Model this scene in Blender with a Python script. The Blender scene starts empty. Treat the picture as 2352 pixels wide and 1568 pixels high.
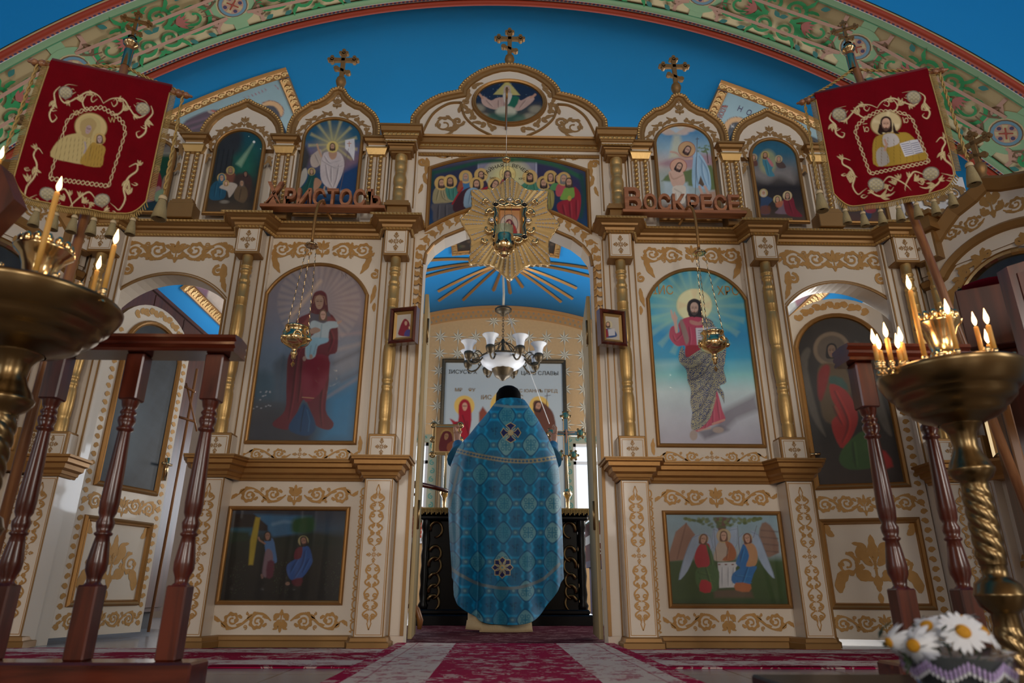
import bpy, math, random
import numpy as np
from mathutils import Vector, Matrix
PI = math.pi
C = bpy.context.scene.collection
random.seed(7); RNG = np.random.default_rng(5)

# ---------------------------------------------------------------- camera
CAM = np.array([-0.056, -3.8, 0.27]); FPX = 1550.0
YAW, PIT, ROL = math.radians(1.223), math.radians(20.34), math.radians(0.205)
_cy, _sy, _cp, _sp = math.cos(YAW), math.sin(YAW), math.cos(PIT), math.sin(PIT)
_Rz = np.array([[_cy, _sy, 0], [-_sy, _cy, 0], [0, 0, 1.]])
_F = _Rz @ np.array([0, _cp, _sp]); _U0 = _Rz @ np.array([0, -_sp, _cp]); _X0 = _Rz @ np.array([1., 0, 0])
_X = math.cos(ROL)*_X0 + math.sin(ROL)*_U0; _U = -math.sin(ROL)*_X0 + math.cos(ROL)*_U0
cam = bpy.data.objects.new('camera', bpy.data.cameras.new('camera')); C.objects.link(cam)
cam.matrix_world = Matrix(((_X[0], _U[0], -_F[0], CAM[0]), (_X[1], _U[1], -_F[1], CAM[1]), (_X[2], _U[2], -_F[2], CAM[2]), (0, 0, 0, 1)))
cam.data.sensor_width = 36; cam.data.lens = FPX/2352*36; cam.data.clip_start = 0.02; cam.data.clip_end = 100
cam.data.dof.use_dof = True; cam.data.dof.focus_distance = 4.0; cam.data.dof.aperture_fstop = 3.2
bpy.context.scene.camera = cam
# measuring: the photograph's pixel seen on the plane y=Y, on the height z, and a point's pixel
def ray(px, py): return (px-1176)/FPX*_X + (784-py)/FPX*_U + _F
def W(px, py, Y=0.): d = ray(px, py); return CAM + d*((Y-CAM[1])/d[1])
def G(px, py, z=0.): d = ray(px, py); return CAM + d*((z-CAM[2])/d[2])
def PR(P):
    v = np.asarray(P) - CAM; d = v @ _F
    return 1176+FPX*(v @ _X)/d, 784-FPX*(v @ _U)/d

# ---------------------------------------------------------------- light and exposure
sc = bpy.context.scene
sc.view_settings.view_transform = 'Standard'; sc.view_settings.look = 'None'
sc.view_settings.exposure = 0.0; sc.view_settings.gamma = 1.0; sc.view_settings.use_curve_mapping = False
wd = bpy.data.worlds.new('daylight'); sc.world = wd; wd.use_nodes = True
bgn = wd.node_tree.nodes['Background']; bgn.inputs[0].default_value = (0.80, 0.90, 1.0, 1); bgn.inputs[1].default_value = 1.6
def area(name, loc, rot, sx, sy, power, col):
    l = bpy.data.lights.new(name, 'AREA'); l.shape = 'RECTANGLE'; l.size = sx; l.size_y = sy; l.energy = power; l.color = col
    o = bpy.data.objects.new(name, l); o.location = loc; o.rotation_euler = rot; C.objects.link(o); return o
R90 = PI/2
NAVE_Y = -11.0
# daylight standing in the nave windows (behind the camera and in the side walls)
area('nave_window_light_back', (-1.9, NAVE_Y+.12, 2.6), (R90, 0, 0), 1.3, 2.4, 84, (1.0, .92, .83))
area('nave_window_light_back', (2.1, NAVE_Y+.12, 2.6), (R90, 0, 0), 1.3, 2.4, 142, (1.0, .92, .83))
area('nave_window_light_right', (5.3, -5.2, 2.3), (R90, 0, R90), 1.5, 2.3, 62, (1.0, .93, .84))
area('nave_window_light_left', (-5.3, -5.6, 2.3), (R90, 0, -R90), 1.5, 2.3, 8, (.95, .97, 1.0))
# altar windows: two in the back wall; unseen side lights added to brighten the altar
area('altar_window_light', (1.42, 6.28, 1.55), (-R90, 0, 0), .66, 1.5, 60, (.86, .92, 1.0))
area('altar_window_light', (-1.36, 6.28, 1.55), (-R90, 0, 0), .66, 1.5, 45, (.86, .92, 1.0))
area('altar_side_fill', (3.55, 3.4, 1.9), (R90, 0, R90), 2.2, 1.6, 115, (1.0, .94, .86))
area('altar_side_fill', (-3.55, 3.9, 1.9), (R90, 0, -R90), 2.2, 1.6, 55, (1.0, .94, .86))

# ---------------------------------------------------------------- colours and materials
def lin(c):
    if isinstance(c, str): c = [int(c[i:i+2], 16)/255 for i in (0, 2, 4)]
    return tuple(x/12.92 if x <= .04045 else ((x+.055)/1.055)**2.4 for x in c)
def bsdf(m): return m.node_tree.nodes['Principled BSDF']
MT = {}
def mat(name, col, rough=.5, metal=0., bump=0., bscale=60., coat=0., var=0., vscale=6., spec=.5, emis=None, estr=0, trans=0, sheen=0):
    m = bpy.data.materials.new(name); m.use_nodes = True; nt = m.node_tree; b = bsdf(m)
    b.inputs['Base Color'].default_value = (*lin(col), 1); b.inputs['Roughness'].default_value = rough
    b.inputs['Metallic'].default_value = metal; b.inputs['Coat Weight'].default_value = coat; b.inputs['Coat Roughness'].default_value = .05
    b.inputs['Specular IOR Level'].default_value = spec
    if trans: b.inputs['Transmission Weight'].default_value = trans
    if sheen: b.inputs['Sheen Weight'].default_value = sheen; b.inputs['Sheen Roughness'].default_value = .4
    if emis: b.inputs['Emission Color'].default_value = (*lin(emis), 1); b.inputs['Emission Strength'].default_value = estr
    if var or bump:
        tc = nt.nodes.new('ShaderNodeTexCoord')
    if var:
        n = nt.nodes.new('ShaderNodeTexNoise'); n.inputs['Scale'].default_value = vscale; n.inputs['Detail'].default_value = 5
        r = nt.nodes.new('ShaderNodeMapRange'); r.inputs[3].default_value = 1-var; r.inputs[4].default_value = 1+var
        h = nt.nodes.new('ShaderNodeVectorMath'); h.operation = 'SCALE'; h.inputs[0].default_value = lin(col)
        nt.links.new(tc.outputs['Object'], n.inputs['Vector']); nt.links.new(n.outputs[0], r.inputs[0]); nt.links.new(r.outputs[0], h.inputs['Scale']); nt.links.new(h.outputs[0], b.inputs['Base Color'])
    if bump:
        n = nt.nodes.new('ShaderNodeTexNoise'); n.inputs['Scale'].default_value = bscale; n.inputs['Detail'].default_value = 3
        bp = nt.nodes.new('ShaderNodeBump'); bp.inputs['Strength'].default_value = bump; bp.inputs['Distance'].default_value = .004
        nt.links.new(tc.outputs['Object'], n.inputs['Vector']); nt.links.new(n.outputs[0], bp.inputs['Height']); nt.links.new(bp.outputs[0], b.inputs['Normal'])
    MT[name] = m; return m
def vcmat(name, rough=.5, metal=0., coat=0., spec=.5, bump=0., bscale=90., sheen=0, metal_attr=False):
    m = bpy.data.materials.new(name); m.use_nodes = True; nt = m.node_tree; b = bsdf(m)
    a = nt.nodes.new('ShaderNodeVertexColor'); a.layer_name = 'Col'; nt.links.new(a.outputs[0], b.inputs['Base Color'])
    b.inputs['Roughness'].default_value = rough; b.inputs['Metallic'].default_value = metal; b.inputs['Coat Weight'].default_value = coat
    b.inputs['Coat Roughness'].default_value = .04; b.inputs['Specular IOR Level'].default_value = spec
    if sheen: b.inputs['Sheen Weight'].default_value = sheen
    if metal_attr:      # alpha says where thread or gilding is
        nt.links.new(a.outputs[1], b.inputs['Metallic'])
    if bump:
        tc = nt.nodes.new('ShaderNodeTexCoord'); n = nt.nodes.new('ShaderNodeTexNoise'); n.inputs['Scale'].default_value = bscale
        bp = nt.nodes.new('ShaderNodeBump'); bp.inputs['Strength'].default_value = bump; bp.inputs['Distance'].default_value = .003
        nt.links.new(tc.outputs['Object'], n.inputs['Vector']); nt.links.new(n.outputs[0], bp.inputs['Height']); nt.links.new(bp.outputs[0], b.inputs['Normal'])
    MT[name] = m; return m
def woodmat(name, c1, c2, scale=3., rough=.35, axis=2, coat=.3):
    m = bpy.data.materials.new(name); m.use_nodes = True; nt = m.node_tree; b = bsdf(m)
    tc = nt.nodes.new('ShaderNodeTexCoord'); mp = nt.nodes.new('ShaderNodeMapping'); s = [14., 14., 14.]; s[axis] = 1.2
    mp.inputs['Scale'].default_value = s
    n = nt.nodes.new('ShaderNodeTexNoise'); n.inputs['Scale'].default_value = scale; n.inputs['Detail'].default_value = 6; n.inputs['Distortion'].default_value = .6
    r = nt.nodes.new('ShaderNodeValToRGB'); r.color_ramp.elements[0].position = .35; r.color_ramp.elements[1].position = .68
    r.color_ramp.elements[0].color = (*lin(c1), 1); r.color_ramp.elements[1].color = (*lin(c2), 1)
    nt.links.new(tc.outputs['Object'], mp.inputs[0]); nt.links.new(mp.outputs[0], n.inputs['Vector']); nt.links.new(n.outputs[0], r.inputs[0]); nt.links.new(r.outputs[0], b.inputs['Base Color'])
    b.inputs['Roughness'].default_value = rough; b.inputs['Coat Weight'].default_value = coat; b.inputs['Coat Roughness'].default_value = .15
    MT[name] = m; return m
mat('cream', 'e4d7c4', .42, bump=.12, bscale=25, coat=.15, var=.05, vscale=4)
mat('cream_edge', 'c9bca6', .5)
mat('gilt', 'aa7e48', .42, .62, bump=.15, bscale=50, var=.12, vscale=9)
mat('bronze_paint', '9a7443', .45, .45, bump=.1, bscale=40, var=.12, vscale=8)
mat('gilt_bright', 'cba668', .36, .58, bump=.15, bscale=60, var=.08)
mat('ornament', 'b98c4e', .5, .30, var=.15, vscale=30)
mat('ornament_dark', 'a07a48', .5, .25, var=.15, vscale=30)
mat('vault_blue', '0092de', .75, bump=.25, bscale=14, var=.06, vscale=1.2)
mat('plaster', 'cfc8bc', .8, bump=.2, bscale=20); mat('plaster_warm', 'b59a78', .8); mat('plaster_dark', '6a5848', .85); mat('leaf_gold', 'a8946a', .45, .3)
mat('brass', 'd6b788', .18, 1., var=.1, vscale=5)
mat('brass_old', '86704e', .28, 1., bump=.08, bscale=30, var=.15, vscale=7)
mat('brass_polish', 'f2d29a', .17, 1.)
mat('antique', '5f5342', .45, .9, bump=.3, bscale=120, var=.3, vscale=40)
mat('silver', 'd8d4d0', .3, .7)
mat('dark_iron', '1c1a1c', .5, .3)
mat('black', '0c0b0e', .6)
mat('black_lacquer', '050406', .30, spec=.3)
mat('white_gloss', 'e9e9ea', .35)
mat('frosted', 'e4e6ea', .45, spec=.5, var=.05)
mat('red_paint', 'a83c22', .6); mat('navy_paint', '4a3f6b', .7); mat('orange_paint', 'c96a3e', .7)
mat('mint_paint', '93bd90', .75, var=.05); mat('mint_dark', '4e9a6c', .75)
mat('arch_cream', 'd0bf92', .75, var=.04); mat('arch_pink', 'c69c88', .75)
mat('leaf_green', '2a9c58', .7); mat('leaf_teal', '2f7f78', .7); mat('flower_pink', 'b86a60', .7); mat('stem_brown', '7a5c3c', .7); mat('disc_blue', '6f9bb0', .7)
mat('tile', 'a9a3a2', .35, var=.06); mat('tile_warm', '9a8672', .4, var=.08)
woodmat('mahogany', '3e150c', '6a2c1a', 2.2, .28, 2, .5)
woodmat('mahogany_x', '3e150c', '6a2c1a', 2.2, .25, 0, .5)
woodmat('walnut', '3e1a12', '5f2c1d', 1.6, .4, 2, .2)
woodmat('oak', '8a5a33', 'a8733f', 2., .4, 2, .2)
woodmat('letterwood', '8e5636', 'b97a50', 2.5, .5, 0, .1)
woodmat('pole_wood', '7c4c2c', 'a8744a', 2.5, .38, 2, .3)
mat('velvet', '66000e', .85, sheen=.2, bump=.1, bscale=200)
mat('gold_thread', 'b99a5c', .55, .35, bump=.4, bscale=300)
mat('silver_thread', 'cfc8b6', .5, .3, bump=.3, bscale=250)
mat('tassel', '9c8d66', .75, .1, bump=.5, bscale=260)
mat('wax', 'd9a552', .45, spec=.4)
bsdf(MT['wax']).inputs['Subsurface Weight'].default_value = .15
mat('wick', '1a1410', .9)
mat('flame', 'ffd9a0', .5, emis='ffc98a', estr=9)
mat('flame_core', 'ffffff', .5, emis='fff1d8', estr=16)
mat('skin', 'b98a72', .55); mat('hair', '050405', .9, spec=.1); mat('skufia', '030306', .9, spec=.1)
mat('fringe', 'cdb892', .7, bump=.4, bscale=200)
mat('shoe', '111', .5) if False else mat('shoe', '111111', .5)
mat('petal', 'e9ecf2', .6); mat('daisy_eye', 'd99a1c', .7, bump=.6, bscale=500); mat('foliage', '2e4420', .6); mat('foliage_dark', '1a2a16', .6)
mat('lilac', 'b9a3d6', .5); mat('film', 'c8ccd8', .12, trans=.85)
bsdf(MT['film']).inputs['IOR'].default_value = 1.1
mat('cuff', '0e5f86', .5, var=.2, vscale=40)
mat('star_gold', 'e2c284', .42, .40, bump=.1, bscale=80)
mat('green_glass', 'b8cfa0', .08); bsdf(MT['green_glass']).inputs['Alpha'].default_value = .38
mat('cloth_pink', 'b0184e', .7)
mat('cloth_green', '2f8f80', .7)
mat('paint_gloss', '808080', .3)
vcmat('painting', .42, coat=.0, spec=.35)
vcmat('painting_glass', .35, coat=.75, spec=.4)
vcmat('brocade', .58, metal_attr=True, bump=.15, bscale=250, spec=.4)
vcmat('embroidery', .8, metal_attr=True, bump=.2, bscale=220, spec=.1)
# ---------------------------------------------------------------- mesh helpers
class MB:
    def __init__(s): s.v = []; s.f = []; s.m = []; s.sm = []; s.mats = []
    def mi(s, name):
        if name not in s.mats: s.mats.append(name)
        return s.mats.index(name)
    def add(s, vs, fs, m, smooth=False):
        o = len(s.v); k = s.mi(m)
        s.v += [tuple(float(c) for c in p) for p in vs]
        for f in fs: s.f.append([i+o for i in f]); s.m.append(k); s.sm.append(smooth)
    def box(s, x0, x1, y0, y1, z0, z1, m, T=None, bev=0.):
        if x0 > x1: x0, x1 = x1, x0
        b = min(bev, (x1-x0)/2.01, (y1-y0)/2.01, (z1-z0)/2.01)
        if b <= 0:
            vs = [(x, y, z) for z in (z0, z1) for y in (y0, y1) for x in (x0, x1)]
            fs = [(0, 2, 3, 1), (4, 5, 7, 6), (0, 1, 5, 4), (2, 6, 7, 3), (0, 4, 6, 2), (1, 3, 7, 5)]
        else:
            vs = []; fs = []
            def ring(z, i): 
                o = len(vs); a = [(x0+i, y0+b), (x0+b, y0+i), (x1-b, y0+i), (x1-i, y0+b), (x1-i, y1-b), (x1-b, y1-i), (x0+b, y1-i), (x0+i, y1-b)]
                if i: a = [(x0+b, y0+b), (x0+b, y0+b), (x1-b, y0+b), (x1-b, y0+b), (x1-b, y1-b), (x1-b, y1-b), (x0+b, y1-b), (x0+b, y1-b)]
                vs.extend([(p[0], p[1], z) for p in a]); return o
            r = [ring(z0, b), ring(z0+b, 0), ring(z1-b, 0), ring(z1, b)]
            for a, c in zip(r, r[1:]):
                fs += [(a+i, a+(i+1) % 8, c+(i+1) % 8, c+i) for i in range(8)]
            fs += [tuple(r[0]+i for i in (6, 4, 2, 0)), tuple(r[3]+i for i in (0, 2, 4, 6))]
        if T: vs = [T(p) for p in vs]
        s.add(vs, fs, m)
    def lathe(s, prof, m, o=(0, 0, 0), n=24, T=None, smooth=True, a0=0., a1=2*PI, flute=None):
        full = abs(a1-a0-2*PI) < 1e-6; k = n if full else n+1; vs = []
        for r, z in prof:
            for i in range(k):
                a = a0+(a1-a0)*i/n; rr = r*(flute(a, z) if flute else 1)
                vs.append((o[0]+rr*math.cos(a), o[1]+rr*math.sin(a), o[2]+z))
        fs = [(j*k+i, j*k+(i+1) % k, (j+1)*k+(i+1) % k, (j+1)*k+i) for j in range(len(prof)-1) for i in range(n)]
        if T: vs = [T(p) for p in vs]
        s.add(vs, fs, m, smooth)
    def tube(s, pts, r, m, n=8, smooth=True, closed=False, flat=1.):
        P = [Vector(p) for p in pts]; N = len(P); rs = r if hasattr(r, '__len__') else [r]*N
        vs = []; ref = None
        for i in range(N):
            if closed: t = P[(i+1) % N]-P[i-1]
            else: t = P[min(i+1, N-1)]-P[max(i-1, 0)]
            if t.length < 1e-9: t = Vector((0, 0, 1))
            t.normalize()
            if ref is None: ref = t.orthogonal().normalized()
            ref = (ref-t*ref.dot(t));
            if ref.length < 1e-6: ref = t.orthogonal()
            ref.normalize(); b = t.cross(ref)
            for k in range(n):
                a = 2*PI*k/n; vs.append(P[i]+rs[i]*(math.cos(a)*ref+flat*math.sin(a)*b))
        M = N if closed else N-1
        fs = [(i*n+k, i*n+(k+1) % n, ((i+1) % N)*n+(k+1) % n, ((i+1) % N)*n+k) for i in range(M) for k in range(n)]
        if not closed: fs += [tuple(range(n))[::-1], tuple((N-1)*n+k for k in range(n))]
        s.add(vs, fs, m, smooth)
    def sweep(s, path, prof, m, up=(0, 0, 1), closed=False, smooth=False, caps=True):
        # prof: (a, b): a = to the right-hand side of travel in the path's plane, b = along up
        P = [Vector(p) for p in path]; N = len(P); up = Vector(up).normalized(); K = len(prof); vs = []
        for i in range(N):
            if closed: d0 = (P[i]-P[i-1]).normalized(); d1 = (P[(i+1) % N]-P[i]).normalized()
            else:
                d1 = (P[i+1]-P[i]).normalized() if i < N-1 else None; d0 = (P[i]-P[i-1]).normalized() if i else d1
                d1 = d1 or d0
            n0 = d0.cross(up).normalized(); n1 = d1.cross(up).normalized(); n = (n0+n1)
            if n.length < 1e-6: n = n0
            n.normalize(); n = n/max(.35, n.dot(n0))
            for a, b in prof: vs.append(P[i]+n*a+up*b)
        M = N if closed else N-1
        fs = [(i*K+k, i*K+k+1, ((i+1) % N)*K+k+1, ((i+1) % N)*K+k) for i in range(M) for k in range(K-1)]
        if caps and not closed: fs += [tuple(range(K)), tuple((N-1)*K+k for k in range(K))[::-1]]
        s.add(vs, fs, m, smooth)
    def prism(s, poly, f, d0, d1, m, msides=None, caps=(True, True)):
        n = len(poly); vs = [f(a, b, d0) for a, b in poly]+[f(a, b, d1) for a, b in poly]
        if caps[0]: s.add(vs, [tuple(range(n))], m)
        if caps[1]: s.add(vs, [tuple(range(n, 2*n))[::-1]], m)
        s.add(vs, [(i, (i+1) % n, n+(i+1) % n, n+i) for i in range(n)], msides or m)
    def flat(s, polys, f, m):
        for p in polys: s.add([f(a, b) for a, b in p], [tuple(range(len(p)))], m)
    def strips(s, strips, f, m, lift=.00015):
        for j, (L, R) in enumerate(strips):
            n = len(L); d = lift*(j % 14)
            g = (lambda p: f(p[0], p[1], d)) if lift else (lambda p: f(*p))
            s.add([g(p) for p in L]+[g(p) for p in R], [(n+i, n+i+1, i+1, i) for i in range(n-1)], m)
    def build(s, name, parent=None, kind=None, label=None):
        me = bpy.data.meshes.new(name); me.from_pydata(s.v, [], s.f)
        for k in s.mats: me.materials.append(MT[k])
        me.polygons.foreach_set('material_index', s.m); me.polygons.foreach_set('use_smooth', s.sm); me.update()
        o = bpy.data.objects.new(name, me); C.objects.link(o)
        if parent: o.parent = parent; o.matrix_parent_inverse = Matrix.Translation(-Vector(parent.location)) if parent.type == 'EMPTY' and parent.parent is None else Matrix()
        if kind: o['kind'] = kind
        if label: o['label'] = label
        return o
def thing(name, label, cat, loc=(0, 0, 0), group=None):
    o = bpy.data.objects.new(name, None); C.objects.link(o); o.location = loc; o.empty_display_size = .1
    o['label'] = label; o['category'] = cat
    if group: o['group'] = group
    return o
def tag(o, label, cat, group=None):
    o['label'] = label; o['category'] = cat
    if group: o['group'] = group
    return o
def struct(mb, name): return mb.build(name, kind='structure')
def dup(root, mtx, label=None, group=None):
    r = root.copy(); C.objects.link(r); r.matrix_world = mtx @ root.matrix_world
    if label: r['label'] = label
    if group: r['group'] = group
    for ch in [c for c in bpy.data.objects if c.parent == root]:
        c = ch.copy(); C.objects.link(c); c.parent = r; c.matrix_parent_inverse = ch.matrix_parent_inverse.copy()
        for g in [q for q in bpy.data.objects if q.parent == ch]:
            d = g.copy(); C.objects.link(d); d.parent = c; d.matrix_parent_inverse = g.matrix_parent_inverse.copy()
    return r
def XZ(y): return lambda a, b, d=0.: (a, y-d, b)       # drawing plane facing the nave; d comes towards the nave
def smoothcurve(pts, k=6, closed=False):
    P = [np.array(p, float) for p in pts]; n = len(P); out = []
    rng = range(n) if closed else range(n-1)
    for i in rng:
        p0 = P[i-1] if (closed or i > 0) else P[i]; p1 = P[i]; p2 = P[(i+1) % n]; p3 = P[(i+2) % n] if (closed or i+2 < n) else P[i+1]
        for j in range(k):
            t = j/k; out.append(.5*((2*p1)+(p2-p0)*t+(2*p0-5*p1+4*p2-p3)*t*t+(3*p1-p0-3*p2+p3)*t**3))
    if not closed: out.append(P[-1])
    return out
def tri_row(mb, p0, p1, up, out, w, h, d, m):           # row of small gilt pyramids (rope / dentil edging)
    p0 = Vector(p0); p1 = Vector(p1); L = (p1-p0).length; n = max(1, int(round(L/w))); t = (p1-p0)/n; up = Vector(up)*h; out = Vector(out)*d
    vs = []; fs = []
    for i in range(n):
        a = p0+t*i; o = len(vs); vs += [a, a+t, a+t+up, a+up, a+t*.35+up*.5+out]; fs += [(o, o+1, o+4), (o+1, o+2, o+4), (o+2, o+3, o+4), (o+3, o, o+4)]
    mb.add(vs, fs, m)
def beads(mb, path, up, r, m, step=.9):                 # rope edging along a curve
    P = [Vector(p) for p in path]; acc = 0; 
    for a, b in zip(P, P[1:]):
        L = (b-a).length; d = (b-a)/max(L, 1e-9); side = Vector(up)
        while acc < L:
            c = a+d*acc; q = d.cross(side).normalized()
            vs = [c-d*r*.7, c+d*r*.7, c+q*r, c-q*r, c+side*r*.9]; mb.add(vs, [(0, 2, 4), (2, 1, 4), (1, 3, 4), (3, 0, 4)], m, True); acc += r*2*step
        acc -= L
# ---------------------------------------------------------------- ornament (2-D strips)
def strip(pts, ws):
    L = []; R = []; n = len(pts)
    for i in range(n):
        a = pts[max(i-1, 0)]; b = pts[min(i+1, n-1)]; dx, dz = b[0]-a[0], b[1]-a[1]; l = math.hypot(dx, dz) or 1
        w = ws[i]; L.append((pts[i][0]-dz/l*w, pts[i][1]+dx/l*w)); R.append((pts[i][0]+dz/l*w, pts[i][1]-dx/l*w))
    return (L, R)
def spiral(cx, cz, r, a0, turns, sg, w0, w1, n=20):
    pts = []; ws = []
    for i in range(n+1):
        t = i/n; a = a0+sg*2*PI*turns*t; rr = r*(1-.80*t**.85); pts.append((cx+rr*math.cos(a), cz+rr*math.sin(a))); ws.append((w0+(w1-w0)*t)*(1+.25*math.sin(t*PI*5)**2))
    e = pts[-1]; out = [strip(pts, ws)]
    out.append(strip([(e[0]-w1*1.7, e[1]), (e[0], e[1]), (e[0]+w1*1.7, e[1])], [w1*.8, w1*1.8, w1*.8])); return out
def leaf(x, z, ang, L, w, bend=.6, lobes=2.5, n=9):
    pts = []; ws = []; a = ang; px, pz = x, z
    for i in range(n+1):
        t = i/n; pts.append((px, pz)); ws.append(max(w*math.sin(PI*min(1, t*.92+.08))**.8*(.72+.38*abs(math.sin(t*PI*lobes))), w*.04)); a += bend/n; px += L/n*math.cos(a); pz += L/n*math.sin(a)
    ws[-1] = w*.02; return [strip(pts, ws)]
def acanthus(cx, cz, r, a0, sg, k=1.):
    o = spiral(cx, cz, r, a0, 1.5, sg, r*.12*k, r*.06*k, 26)
    for da in (.2, .9, 1.6, 2.4, 3.2, 4.2):
        a = a0+sg*da; rr = r*(1-.13*da); o += leaf(cx+rr*math.cos(a), cz+rr*math.sin(a), a+sg*.75, r*.58, r*.13*k, sg*1.5)
    for da in (1.2, 2.8, 4.4):
        a = a0+sg*da; rr = r*(.95-.13*da); o += leaf(cx+rr*math.cos(a), cz+rr*math.sin(a), a+PI-sg*.9, r*.42, r*.13*k, -sg*1.3)
    return o
def rinceau(x0, x1, zc, h, n=2, up=1, tail=True, k=1.):
    o = []; w = (x1-x0)/n; r = min(h*.42, abs(w)*.46)
    st = []
    for i in range(17):
        t = i/16; st.append((x0+(x1-x0)*t, zc+up*h*.36*math.sin(PI*n*t)*(-1)))
    o.append(strip(st, [h*.03+h*.035*abs(math.sin(PI*3*i/16)) for i in range(17)]))
    for i in range(n):
        s = up*(1 if i % 2 == 0 else -1); cx = x0+w*(i+.5); d = 1 if x1 > x0 else -1
        o += acanthus(cx+d*r*.1, zc+s*h*.04, r, (PI*1.5 if s > 0 else PI*.5)-(0 if d > 0 else 0), s*d, k)
        o += leaf(cx-d*r*1.0, zc+s*h*.1, (PI*.5 if s > 0 else -PI*.5)+.3*d*-s, r*.7, r*.2, -s*d*1.3)
        o += leaf(cx-d*r*1.1, zc-s*h*.1, (-PI*.5 if s > 0 else PI*.5)+.5*d*s, r*.8, r*.2, s*d*1.5)+leaf(cx+d*r*.7, zc-s*h*.28, 0. if d > 0 else PI, r*.9, r*.2, s*d*1.0)
    for i in range(n):
        d = 1 if x1 > x0 else -1; xx = x0+w*(i+1.)
        if i < n-1: o += spiral(xx, zc+up*h*.30*(-1)**i, r*.30, -PI/2, 1.2, d*(-1)**i*up, r*.06, r*.05, 10)+spiral(xx-d*r*.15, zc-up*h*.34*(-1)**i, r*.22, PI/2, 1.1, d*(-1)**i*up, r*.05, r*.05, 10)
    if tail: o += leaf(x1, zc, 0 if x1 > x0 else PI, h*.45, h*.1, up*1.2)
    return o
def palmette(cx, cz, h, k=1., down=False):
    o = []; s = -1 if down else 1; R = lambda x, z, a: (cx+x*h, cz+s*z*h, s*a)
    o += leaf(*R(0, .02, PI/2), h*.50, h*.085*k, 0, 1.5)
    for d in (1, -1):
        o += spiral(cx+d*.17*h, cz+s*.16*h, h*.13, PI/2 if s > 0 else -PI/2, 1.15, -d*s, h*.040*k, h*.025*k, 12)
        o += spiral(cx+d*.20*h, cz-s*.20*h, h*.15, PI/2 if s > 0 else -PI/2, 1.15, -d*s, h*.042*k, h*.028*k, 12)
        o += leaf(*R(d*.05, -.05, PI/2-d*.9), h*.42, h*.07*k, s*d*.9); o += leaf(*R(d*.04, -.30, PI/2-d*1.5), h*.45, h*.06*k, s*d*1.3)
        o += leaf(*R(d*.10, .22, PI/2-d*.5), h*.30, h*.05*k, -s*d*1.0, 1.5)
    o += leaf(*R(0, -.22, -PI/2), h*.30, h*.07*k, 0, 1.5); o.append(strip([(cx, cz-s*h*.30), (cx, cz+s*h*.1)], [h*.02*k]*2))
    return o
def crosslet(cx, cz, h, w=None):                        # fleury cross of the small square panels
    o = []; w = w or h*.72
    for a, l in ((0, w/2), (PI, w/2), (PI/2, h/2), (-PI/2, h/2)):
        ux, uz = math.cos(a), math.sin(a); q = lambda t, s=0: (cx+ux*l*t-uz*s, cz+uz*l*t+ux*s)
        o.append(strip([q(.55), q(.78), q(1.)], [0.001, h*.085, .0005])); o.append(strip([q(.08), q(.5)], [h*.018]*2))
        for sd in (1, -1): o += [strip([q(.42, sd*h*.005), q(.5, sd*h*.06), q(.62, sd*h*.1), q(.66, sd*h*.065)], [h*.02, h*.025, h*.03, h*.012])]
    for a in (PI/4, 3*PI/4, 5*PI/4, 7*PI/4):
        ux, uz = math.cos(a), math.sin(a); o.append(strip([(cx+ux*h*.05, cz+uz*h*.05), (cx+ux*h*.10, cz+uz*h*.10), (cx+ux*h*.15, cz+uz*h*.15)], [.001, h*.035, .001]))
    return o
def chainband(cx, z0, z1, w):                           # interlaced ring border
    o = []; n = max(1, int(round((z1-z0)/(w*1.25)))); s = (z1-z0)/n
    for i in range(n):
        c = z0+s*(i+.5); ring = [(cx+w*.36*math.cos(a), c+s*.40*math.sin(a)) for a in np.linspace(0, 2*PI, 13)]
        o.append(strip(ring, [w*.085]*13))
        for sd in (1, -1): o.append(strip([(cx+sd*w*.2, z0+s*i), (cx+sd*w*.42, z0+s*i), (cx+sd*w*.5, z0+s*i)], [w*.16, w*.09, .001]))
    return o
def candelabra(cx, z0, z1, w):                          # tall pilaster ornament
    o = []; H = z1-z0; m = (z0+z1)/2
    o += crosslet(cx, m, w*1.0, w*.95)
    for s in (1, -1):
        e = z1 if s > 0 else z0; u = H*.5
        dm = [(cx, e-s*H*.005), (cx+w*.12, e-s*H*.045), (cx, e-s*H*.09), (cx-w*.12, e-s*H*.045), (cx, e-s*H*.005)]; o.append(strip(dm, [w*.03]*5))
        for d in (1, -1):
            for q, (f, r, g) in enumerate(((.14, .20, 1), (.245, .15, -1), (.35, .13, 1), (.50, .20, -1), (.64, .19, 1), (.76, .16, -1))):
                c = m+s*u*(f+.05); o += spiral(cx+d*w*r*1.05, c, w*r, (-s*g)*PI/2, 1.1, d*s*g, w*.042, w*.032, 12)
            for f0, f1, b in ((.12, .30, 1), (.30, .44, -1), (.42, .62, 1), (.60, .74, -1), (.72, .86, 1)):
                pts = [(cx+d*w*(.03+.38*math.sin(PI*t)), m+s*u*(f0+(f1-f0)*t)) for t in np.linspace(0, 1, 9)]; o.append(strip(pts, [w*(.018+.035*math.sin(PI*t)) for t in np.linspace(0, 1, 9)]))
            o += leaf(cx+d*w*.05, m+s*u*.80, s*PI/2-d*s*.9, w*.42, w*.05, d*s*1.6, 1.5, 7)
    return o
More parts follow.
